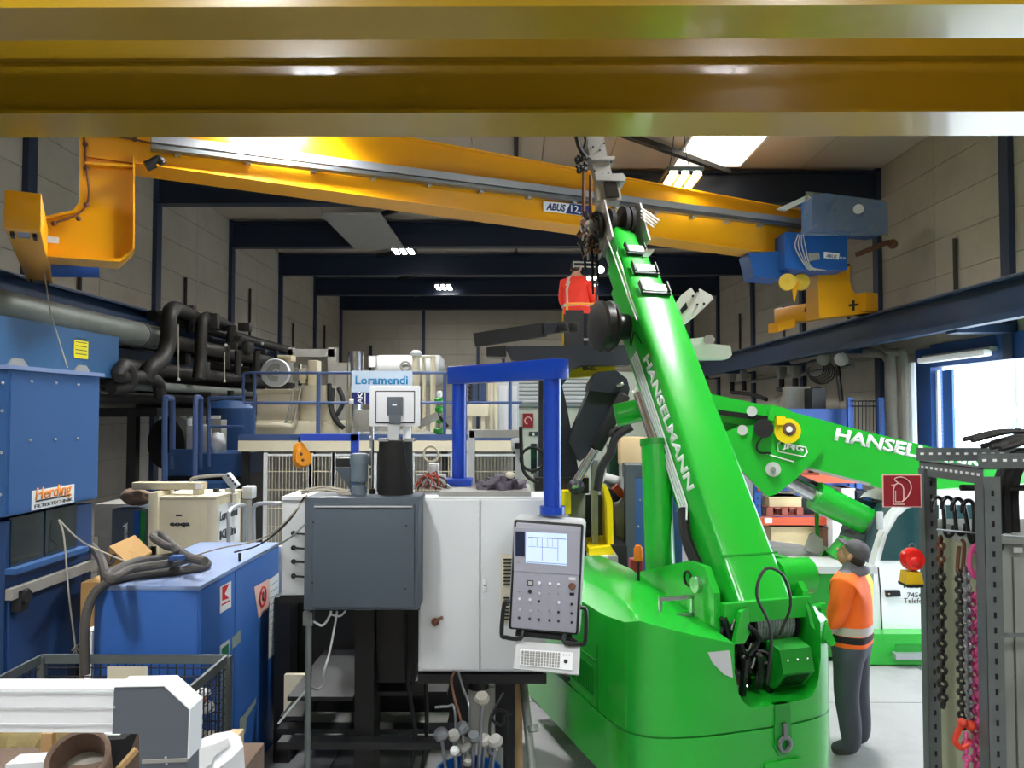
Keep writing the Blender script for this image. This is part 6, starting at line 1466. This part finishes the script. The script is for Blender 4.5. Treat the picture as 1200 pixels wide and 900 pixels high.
# green valve column and pump on the platform
vc = thing('valve_column', 'green valve stack with a grey chute on the platform', 'valve', (X(516, 13), 13, zp)); ZMIN[vc] = zp
for k, (py, r) in enumerate(((505, .1), (492, .06), (480, .075), (470, .09), (462, .05))): MB().lathe([(r*.6, -.06), (r, -.03), (r, .03), (r*.6, .06)], P(515, py, y=13), (0, 0, 1), 14).build('valve_body', 'green_dark' if k != 4 else 'white', vc)
MB().cyl((X(515, 13), 13, zp), P(515, 460, y=13), .035, n=10).build('stem', 'greyish', vc)
MB().bar(P(490, 498, y=12.7), P(513, 487, y=12.7), .2, .12).build('chute', 'greyish', vc); MB().bar(P(513, 486, y=12.8), P(525, 500, y=12.8), .05, .05).build('arm', 'black', vc); MB().bar(P(515, 485, y=12.75), P(527, 490, y=12.75), .03, .04).build('arm', 'silver', vc)
o = bx('pump_block', 416, 480, 440, 506, 12.9, .4, 'greyish', None, .02); tag(o, 'grey pump block under the navy banner', 'pump')
# white machine to the right of the blue post
wm = thing('white_machine', 'white machine with tall pipes seen through the blue gallows arm', 'machine', (X(580, 14), 14, zp)); ZMIN[wm] = zp
bx('housing', 583, 446, 608, 511, 13.8, .6, 'offwhite', wm, .02); bx('door', 585, 452, 595, 508, 13.78, .03, 'white', wm, .01); bx('door', 597, 452, 606, 508, 13.78, .03, 'white', wm, .01)
for px in (575, 580): MB().cyl((X(px, 13.6), 13.6, zp), P(px, 445, y=13.6), .05, n=10).build('riser_pipe', 'cream', wm)
bx('cream_tank', 547, 474, 572, 488, 13.2, .4, 'cream', wm, .02); bx('tank_post', 564, 486, 568, 511, 13.3, .1, 'cream', wm); bx('tank_foot', 549, 488, 553, 511, 13.3, .1, 'cream', wm)
for px in (556, 566): bx('blue_upright', px-3, 444, px+3, 474, 14.4, .15, 'rail_blue', wm)
for k in range(5): MB().ball(P(551.5, 448+k*5.5, y=13.4), .05, 8).build('valve', 'dark_steel', wm)
# grey guard portal in front
gp = thing('sensor_portal', 'grey portal frame with a small white sensor box behind the clothes', 'frame', (X(580, 11), 11, 0))
bx('cross_beam', 550, 504, 610, 513, 10.9, .15, 'greyish', gp); MB().box2((X(548, 10.9), 10.9, 0), (X(556, 10.9), 11.05, Z(505, 10.9))).build('post', 'panel_light', gp)
MB().box2((X(604, 10.9), 10.9, 0), (X(610, 10.9), 11.05, Z(513, 10.9))).build('post', 'panel_light', gp)
sb = bx('sensor_box', 599, 514, 612, 528, 10.8, .15, 'panel_light', gp, .02); bx('sensor_lens', 603, 519, 609, 526, 10.79, .02, 'black', sb)
# partition with shutter, door, sign
YP = 18.0
wp = struct(MB().box2((X(602, YP), YP, 0), (X(790, YP), YP+.15, Z(436, YP))).build('wall_partition', 'wall_green'))
MB().box2((X(600, YP), YP-.03, Z(478, YP)), (X(700, YP), YP+.02, Z(476, YP))).build('ledge', 'shutter', wp)
ru = thing('roller_shutter', 'grey-green roller shutter with slats coloured as lit above the emergency door', 'shutter', P(650, 476, y=YP-.1))
for k in range(7): bx('slat', 606, 445.5+k*4.6, 700, 448.6+k*4.6, YP-.13, .04, 'offwhite' if k < 6 else 'shutter', ru, .01)  # upper slats off-white, lamp light put into their colour
bx('backing', 605, 444, 701, 477, YP-.09, .04, 'shutter', ru)
d3 = struct(bx('door_2', 613, 505, 640, 600, YP-.05, .06, 'wall_green', None), 'pale green emergency door')
bx('door_window', 622, 520, 629, 555, YP-.06, .03, 'glass_dark', d3); bx('exit_sign', 620, 506, 631, 511, YP-.07, .03, 'exit_green', d3); bx('exit_mark', 624, 507, 626.5, 510.5, YP-.075, .02, 'text_white', d3)
o = bx('fire_hose_sign', 612.5, 484.5, 625, 501, YP-.06, .03, 'red_sign', None); tag(o, 'small red fire hose sign on the pale green partition', 'sign')
MB().torus(P(619, 493, y=YP-.07), (0, 1, 0), .08, .015, n=14, a1=4.5).build('pictogram', 'sign_pink', o)
o = MB().tube([P(610, 500, y=9.2), P(611, 530, y=9.2), P(613, 550, y=9.2), P(620, 560, y=9.2), P(631, 566, y=9.2)], .022, 8).build('drop_cable', 'black'); tag(o, 'black cable looping down beside the dark lift mast', 'cable')
o = MB().torus(P(624, 538, y=9.2), (0, 1, 0), .14, .018, n=20).build('cable_coil', 'black'); tag(o, 'black coiled cable loop beside the dark lift mast', 'cable')
# clutter between lift and green boom
bm_ = thing('blue_machine', 'blue sheet-metal machine with a grey front post behind the green crane', 'machine', (X(760, 10.2), 10.3, 0))
a = P(743, 562, y=10.2); b = P(800, 700, y=10.2); MB().box2((a.x, 10.2, 0), (b.x, 11.0, a.z), bev=.01).build('body', 'filter_blue', bm_); MB().box2((X(733, 10.1), 10.12, 0), (X(744, 10.1), 10.3, Z(545, 10.1))).build('front_post', 'grey_box', bm_)
for px, py in ((750, 586), (757, 617), (748, 617)): MB().ball(P(px, py, y=10.19), .015, 6).build('bolt', 'alu', bm_)
bx('grey_top', 735, 545, 765, 562, 10.4, .5, 'grey_box', bm_)
o = bx('wooden_case', 727, 513, 762, 545, 11.3, .6, 'ply', None, .01); tag(o, 'pale wooden case stacked behind the blue machine', 'case')
MB().box2((X(728, 11.3), 11.35, 0), (X(760, 11.3), 11.8, Z(545, 11.3))).build('case_stand', 'greyish', o)
o = MB().box2((X(714, 11.6), 11.6, 0), (X(727, 11.6), 12, Z(522, 11.6))).build('green_case', 'stair_blue' if False else 'exit_green', None); tag(o, 'tall dark green case behind the yellow lift hood', 'case')
o = MB().cyl(P(708, 560, y=10.9), P(726, 565, y=10.9), .075).build('roll', 'panel_light'); tag(o, 'grey roll of foil lying behind the yellow lift hood', 'roll')
MB().box2((X(706, 10.9), 10.8, 0), (X(728, 10.9), 11.1, Z(572, 10.9))).build('roll_stand', 'dark_steel', o)
o = MB().bar(P(720, 570, y=10.5), P(736, 588, y=10.5), .1, .1).build('orange_beam', 'red_orange'); tag(o, 'short orange beam leaning behind the yellow lift hood', 'beam')
o = blob('grey_sack', (X(728, 10.4), 10.4, Z(612, 10.4)), (.13, .12, .3), 'greyish', None, .3); tag(o, 'grey dusty sack standing behind the yellow lift hood', 'sack')
o = MB().box2((X(722, 10.4), 10.3, 0), (X(735, 10.4), 10.6, Z(636, 10.4))).build('sack_pallet', 'dark_steel'); tag(o, 'dark block under the grey dusty sack', 'block')
o = MB().box2((X(738, 7.9), 7.9, 0), (X(752, 7.9), 8.05, Z(656, 7.9)), bev=.01).build('red_cabinet', 'red_sign'); tag(o, 'small red cabinet near the orange beacon', 'cabinet')

# ================================================================ PALLET RACK (right of the boom)
DR = 12.3
pr = thing('pallet_rack', 'pallet rack with blue uprights and orange beams behind the second crane', 'rack', (X(960, DR), DR+.5, 0))
xa, xb, xc = X(886, DR), X(1037, DR), X(740, DR)
for x in (xa, xb):
    for y in (DR, DR+1.0):
        o = MB().box2((x-.05, y-.04, 0), (x+.05, y+.04, Z(533, DR))).build('upright', 'rack_blue', pr)
    for k in range(18): MB().box((x, DR-.042, .2+k*.11), (.03, .006, .03)).build('slot', 'text_dark', pr)
for py, m_ in ((561, 'rack_orange'), (610, 'rack_orange')):
    for y in (DR-.03, DR+1.0): MB().box2((xa, y-.03, Z(py, DR)-.06), (xb, y+.03, Z(py, DR)+.06)).build('beam', m_, pr)
bx('beam_label', 896, 607, 905, 613, DR-.07, .01, 'text_white', pr)
bx('connector', 888, 553, 894, 575, DR-.07, .03, 'rack_orange', pr)
z1 = Z(561, DR)+.06; z2 = Z(610, DR)+.06
def pallet(x, y, z, label, m_='wood', w=.95, d=.8):
    p = thing('pallet', label, 'pallet', (x, y, z))
    for k in range(5): MB().box((x-w/2+w*(k+.5)/5, y, z+.13), (w/5-.02, d, .022)).build('deck_board', m_, p)
    for k in range(3):
        for j in (-1, 0, 1): MB().box((x-w/2+.06+(w/2-.06)*k, y+j*(d/2-.07), z+.068), (.1, .12, .09)).build('block', m_, p)
    for j in (-1, 0, 1): MB().box((x, y+j*(d/2-.07), z+.011), (w, .1, .022)).build('bottom_board', m_, p)
    return p
pallet(X(945, DR), DR+.5, z1, 'wooden pallet with boxes on the upper orange beam', 'pallet_red', .5)
pallet(X(992, DR), DR+.45, z1, 'pale wooden pallet on the upper orange beam near the sign', 'wood', .85)
pallet(X(992, DR), DR+.45, z1+.141, 'pale wooden pallet stacked on another pallet near the sign', 'wood', .85)
pallet(X(920, DR), DR+.45, z2, 'reddish pallet carrying a plywood box on the lower orange beam', 'pallet_red', .6)
for args, lab in (((900, 582, 938, 0, DR+.12, .5, 'ply', z2+.142), 'plywood box on the reddish pallet'), ((935, 543, 957, 0, DR+.2, .5, 'cardboard', z1+.142), 'cardboard box on the small pallet of the upper rack beam'),
                  ((902, 617, 955, 0, DR+.05, .6, 'ply', 0), 'large plywood crate standing under the lower rack beam'), ((974, 607, 1010, 0, DR-.3, .6, 'white', 0), 'white carton stack in front of the pallet rack'), ((962, 618, 974, 0, DR-.1, .3, 'rust', 0), 'brown wooden block beside the white carton stack'),
                  ((893, 570, 901, 0, DR+.3, .4, 'greyish', z2), 'grey case between rack upright and plywood box'), ((905, 576, 930, 0, DR+.7, .2, 'greyish', z2), 'grey case behind the plywood box'), ((938, 585, 955, 0, DR+.3, .4, 'black', z2), 'black bag next to the plywood box'), ((985, 572, 1000, 0, DR+.3, .5, 'white', z2), 'white carton on the lower rack beam'), ((1003, 575, 1016, 0, DR+.3, .5, 'dark_steel', z2), 'dark case on the lower rack beam'), ((1018, 578, 1032, 0, DR+.3, .5, 'offwhite', z2), 'pale carton on the lower rack beam by the upright'), ((870, 525, 882, 0, DR+.3, .4, 'greyish', 0), 'grey box stack left of the blue rack upright')):
    px0, py0, px1, _, d, th, m_, zb_0 = args
    zt_0 = Z(py0, d); t_ = thing('stored_box', lab, 'box', (X((px0+px1)/2, d), d+th/2, zb_0))
    MB().box2((X(px0, d), d, zb_0), (X(px1, d), d+th, zt_0), bev=.008).build('box_body', m_, t_)
    MB().box2((X(px0, d)-.008, d-.01, zt_0-.03), (X(px1, d)+.008, d+th+.01, zt_0)).build('box_lid', m_, t_)

# ================================================================ RIGHT WALL FITTINGS
rw = thing('wall_piping', 'grey-beige pipes running along the right wall under the runway', 'pipes', (6.9, 18, 3.3))
def WP(px, py, x=6.95): return P(px, py, x=x)
MB().tube([WP(830, 441), WP(900, 428), WP(960, 417), WP(1000, 413), WP(1030, 413), WP(1041, 420), WP(1044, 440), V((WP(1044, 440).x, WP(1044, 440).y, .5))], .1, 12, k=4).build('pipe', 'pipe_beige', rw)
MB().tube([WP(860, 450), WP(930, 440), WP(1000, 428)], .05, 8).build('pipe', 'pipe_grey', rw)
MB().tube([WP(990, 410), WP(1015, 406), WP(1030, 406), WP(1040, 412), WP(1055, 413), WP(1059, 418), V((WP(1060, 430).x, WP(1060, 430).y, 3.0)), V((WP(1060, 430).x, WP(1060, 430).y, .5))], .07, 10, k=4).build('pipe', 'pipe_beige', rw)
MB().tube([WP(1069, 425), V((WP(1070, 440).x, WP(1070, 440).y, .5))], .06, 8, smooth=False).build('pipe', 'panel_light', rw)
for px in (916, 932, 858, 872):
    MB().box(WP(px, 437+(916-px)*.06, 6.85), (.2, .25, .3), bev=.02).build('valve_box', 'greyish', rw); MB().cyl(WP(px, 444+(916-px)*.06, 6.85), WP(px, 455+(916-px)*.06, 6.85), .07).build('valve_stem', 'black', rw)
MB().tube([WP(912, 456, 6.85), WP(930, 457, 6.8), WP(960, 456, 6.8)], .06, 8).build('pipe', 'rubber', rw); MB().tube([WP(858, 460, 6.85), WP(880, 462, 6.8), WP(898, 468, 6.8)], .06, 8).build('pipe', 'rubber', rw)
for k, (px, lab) in enumerate(((965, 'round grey floodlight next to the coiled cable'), (986, 'round grey floodlight nearest the beige pipe bend'))):
    f = thing('floodlight', lab, 'floodlight', WP(px, 430, 6.5))
    MB().lathe([(.03, .12), (.09, .1), (.14, 0), (.13, -.02)], WP(px, 421, 6.45), (-.6, -.8, 0) if False else (.3, .95, 0), 20).build('reflector', 'greyish', f); MB().cyl(WP(px, 421, 6.46), WP(px, 421, 6.46)+V((-.01, -.03, 0)), .125, n=18).build('glass', 'lamp_glass', f); MB().bar(WP(px+2, 424, 6.5), WP(px+6, 424, 7.25), .05, .05).build('bracket', 'dark_steel', f)
cc_ = thing('cable_loops', 'black cable hung in big loops under the floodlight', 'cable', WP(956, 450, 6.6))
for k in range(6): MB().torus(WP(955+k*1.5, 432+k*.8, 6.6), (.5, .9, .05*k), .19+.015*k, .014, n=24, m=6).build('loop', 'black', cc_)
MB().tube([WP(981, 425, 6.6), WP(983, 445, 6.6), WP(986, 470, 6.6)], .05, 8).build('hanging_cable', 'black', cc_); MB().cyl(WP(960, 420, 6.62), WP(966, 418, 7.28), .02, n=6).build('hanger', 'dark_steel', cc_)
sr = thing('small_parts_rack', 'blue slotted shelf rack standing at the right wall pipes', 'rack', (6.6, 13.8, 0))
for px in (996, 1032): q = P(px, 480, y=14.3 if px < 1000 else 14.1); MB().box2((q.x-.05, q.y-.04, 0), (q.x+.05, q.y+.04, Z(466, q.y))).build('upright', 'rack_blue', sr)
for py in (470, 476): MB().cyl(P(998, py, y=14.2), P(1030, py, y=14.2), .015, n=6).build('shelf_bar', 'dark_steel', sr)
for k in range(7): MB().cyl(P(1002+k*4.3, 470, y=14.2), P(1002+k*4.3, 505, y=14.2), .008, n=5).build('wire', 'dark_steel', sr)
for k in range(12): MB().box(P(1032, 470+k*3.2, y=14.05), (.03, .01, .02)).build('slot', 'text_dark', sr)
o = MB().box2((X(925, 15.5), 15.5, 0), (X(950, 15.5), 15.9, Z(453, 15.5))).build('wall_cabinet', 'greyish'); tag(o, 'grey cabinet standing at the right wall behind the second boom', 'cabinet')
o = MB().box2((X(952, 15), 15, 0), (X(968, 15), 15.4, Z(455, 15))).build('dark_locker', 'black'); tag(o, 'black narrow cabinet beside the grey wall cabinet', 'cabinet')
o = MB().box2((X(905, 14.6), 14.6, 0), (X(996, 14.6), 14.8, Z(479, 14.6))).build('blue_bench', 'rack_blue'); tag(o, 'dark blue bench along the right wall behind the second boom', 'bench')

# ================================================================ LEFT WALL: DUCT, PIPES, STAIRS
du = thing('blue_duct', 'long blue sheet-metal duct with yellow notice along the left wall', 'duct', (-5.9, 8.5, 3.25))
MB().box2((-6.4, 4.5, 3.26), (-5.62, 10.8, 3.84)).build('duct_body', 'duct_blue', du)
a, b = P(87, 398, x=-5.61), P(103, 421, x=-5.61); nt_ = MB().box2((-5.62, a.y, b.z), (-5.608, b.y, a.z)).build('notice', 'yellow_note', du)
for k in range(5): MB().box2((-5.608, a.y+.03, b.z+.05+k*.05), (-5.606, b.y-.03, b.z+.06+k*.05)).build('text_line', 'text_dark', nt_)
for y in (5.5, 8, 10.2): MB().box2((-7.29, y, 3.2), (-5.7, y+.08, 3.26)).build('bracket', 'dark_steel', du)
bp = thing('vent_pipe', 'thick grey-green vent pipe along the left wall above the blue duct', 'pipe', (-6.1, 9, 3.9))
MB().cyl((-6.05, 3.0, 4.02), (-6.05, 12.75, 4.02), .2, n=24).build('pipe_run', 'pipe_grey', bp); MB().lathe([(.215, 0), (.215, .08)], (-6.05, 12.2, 4.02), (0, 1, 0), 24).build('joint_ring', 'steel', bp); MB().lathe([(.215, 0), (.215, .06)], (-6.05, 7.0, 4.02), (0, 1, 0), 24).build('joint_ring', 'steel', bp)
for y in (5.5, 9.5, 12.5): MB().box2((-7.29, y, 3.846), (-5.9, y+.08, 3.87)).build('bracket', 'dark_steel', bp)
MB().box2((-6.35, 10.8, 3.62), (-6.2, 15, 3.78)).build('support_beam', 'runway_blue', bp)
dp_ = thing('pipe_bank', 'bank of dark dusty pipes, bends and valves along the left wall', 'pipes', (-6.4, 17, 2.6))
for x, z, r, y0, y1, m_ in ((-6.3, 4.45, .1, 13.2, 26, 'pipe_dark'), (-6.0, 4.0, .13, 12.8, 25, 'pipe_dark'), (-6.45, 3.75, .11, 12.5, 26, 'pipe_dark'), (-6.15, 3.5, .12, 11, 26, 'pipe_dark'), (-6.5, 3.3, .09, 11, 26, 'pipe_dark'), (-6.0, 3.2, .08, 11.5, 18, 'pipe_grey'), (-6.3, 3.0, .1, 11, 26, 'pipe_dark'), (-6.6, 4.15, .08, 13, 26, 'pipe_dark')):
    MB().cyl((x, y0, z), (x, y1, z), r, n=12).build('pipe_run', m_, dp_)
def tbx(q, r, m_='pipe_dark'): MB().tube([P(px, py, x=x) for px, py, x in q], r, 12, 4).build('pipe_bend', m_, dp_)
tbx([(230, 373, -6.3), (212, 364, -6.0), (203, 362, -5.75), (198, 372, -5.7), (197, 400, -5.7), (190, 420, -5.7), (176, 432, -5.7), (168, 445, -5.75)], .13)
tbx([(268, 383, -6.3), (250, 374, -6.0), (240, 373, -5.75), (236, 385, -5.75), (235, 420, -5.75), (232, 445, -5.75)], .11)
tbx([(130, 455, -5.7), (150, 452, -5.6), (153, 440, -5.55), (146, 428, -5.55), (140, 440, -5.55), (165, 442, -5.75), (184, 447, -5.8), (188, 465, -5.8)], .1)
random.seed(55)
for k in range(46):
    y = random.uniform(13.5, 23); z = random.uniform(3.0, 4.6); x = random.uniform(-6.2, -5.6)
    if k % 3: MB().box((x, y, z), (random.uniform(.08, .3), random.uniform(.1, .4), random.uniform(.08, .3)), bev=.01).build('valve_block', 'pipe_dark' if k % 9 else 'greyish', dp_)
    else: MB().cyl((x, y, z-.25), (x, y, z+.25), random.uniform(.05, .1), n=10).build('valve_stem', 'pipe_dark', dp_)
for k in range(14): MB().ball((random.uniform(-5.75, -5.6), random.uniform(15, 21), random.uniform(3.5, 4.3)), .035, 6).build('gauge', 'offwhite', dp_)
MB().box2((-7.25, 12.8, 2.7), (-6.0, 26, 2.85)).build('pipe_shelf', 'black', dp_); MB().box2((-7.2, 14.5, 2.85), (-6.7, 26, 4.7)).build('pipe_casing', 'pipe_dark', dp_)
for y in (13, 17, 21, 25): MB().box2((-6.6, y, 0), (-6.45, y+.15, 2.7)).build('support_post', 'dark_steel', dp_)
for px, y0, y1 in ((209, 380, 445), (263, 413, 447)): o = MB().cyl(P(px, y0, x=-5.5), P(px, y1, x=-5.5), .012, n=5).ball(P(px, y1, x=-5.5), .03, 6).build('pull_cord', 'rope', dp_)
# blue stair platform
sp_ = thing('stair_platform', 'blue steel stair platform with tubular handrails at the pipe wall', 'stairs', (X(235, 12.5), 12.8, 0))
d = 12.3; zs = Z(532, d)
MB().box2((X(195, d), d, zs-.35), (X(285, d), d+1.3, zs)).build('platform_box', 'stair_blue', sp_); MB().box2((X(190, d), d-.5, 0), (X(275, d), d, zs-.42)).build('lower_step', 'stair_blue', sp_); MB().box2((X(195, d), d+.05, 0), (X(285, d), d+1.2, zs-.35)).build('understructure', 'black', sp_)
def rail(pts, r=.026): MB().tube([P(px, py, y=dd2) for px, py, dd2 in pts], r, 8, k=3).build('handrail', 'rail_blue', sp_)
rail([(193, 570, 11.7), (193, 475, 11.7), (195, 467, 11.8), (200, 467, 12.1), (202, 475, 12.3), (202, 550, 12.3)], .045)
rail([(228.5, 565, 11.6), (229, 475, 11.6), (231, 466, 11.8), (235, 467, 12.1), (235, 475, 12.3), (235, 550, 12.3)], .04)
rail([(245, 547, 12.2), (245, 475, 12.2), (248, 467, 12.2), (285, 466, 12.2)], .03); rail([(246, 500, 12.2), (285, 500, 12.2)], .022)
MB().bar(P(200, 530, y=12.3), P(228, 530, y=12.3), .08, .1).build('toe_board', 'stair_blue', sp_)
wc = thing('white_canister', 'grey-white plastic canister standing on the blue stair platform', 'canister', (X(230, 12.7), 12.7, zs)); bx('canister_body', 218, 498, 244, 532, 12.6, .3, 'panel_light', wc, .03); MB().cyl(P(222, 498, y=12.7), P(222, 490, y=12.7), .04).build('cap', 'offwhite', wc)
wc = thing('plastic_bag', 'clear plastic bag with white filling on the blue stair platform', 'bag', (X(255, 12.4), 12.4, zs)); blob('bag_body', (X(255.5, 12.5), 12.5, zs+.17), (.12, .1, .18), 'lamp_glass', wc, .25)
o = bx('grey_carton', 247, 492, 259, 532, 12.75, .25, 'greyish', None, .01); tag(o, 'grey carton behind the clear plastic bag', 'carton'); bx('white_label', 247, 487, 258, 491, 12.74, .02, 'text_white', o)
o = MB().lathe([(.3, 0), (.45, .05), (.5, .2), (.45, .35), (.3, .4)], P(205, 520, y=13.4)+V((-.2, 0, 0)), (.4, .9, 0), 24).build('round_drum', 'rubber'); tag(o, 'big black round drum leaning beside the blue handrails', 'drum')
tk2 = thing('dark_tank', 'dark navy tank behind the blue stair handrail', 'tank', (X(268, 13.4), 13.6, 0)); MB().lathe([(.4, 0), (.42, .05), (.42, Z(478, 13.6)), (.3, Z(470, 13.6)), (.02, Z(468, 13.6))], (X(270, 14.15), 14.15, 0), (0, 0, 1), 24).build('tank_shell', 'stair_blue', tk2)
MB().lathe([(.06, 0), (.06, .2)], (X(270, 14.15), 14.15, Z(470, 13.6)), (0, 0, 1), 12).build('tank_neck', 'black', tk2)
wx = thing('wall_box', 'pale grey electrical box on the left wall above the canister', 'electrical box', P(221, 475, x=-6.9)); q = P(221, 466, x=-7.1); MB().box((q.x, q.y, q.z), (.2, .4, .5), bev=.02).build('box_body', 'panel_light', wx); MB().cyl((q.x, q.y, q.z-.25), (q.x, q.y, q.z-.9), .025, n=6).build('conduit', 'greyish', wx)
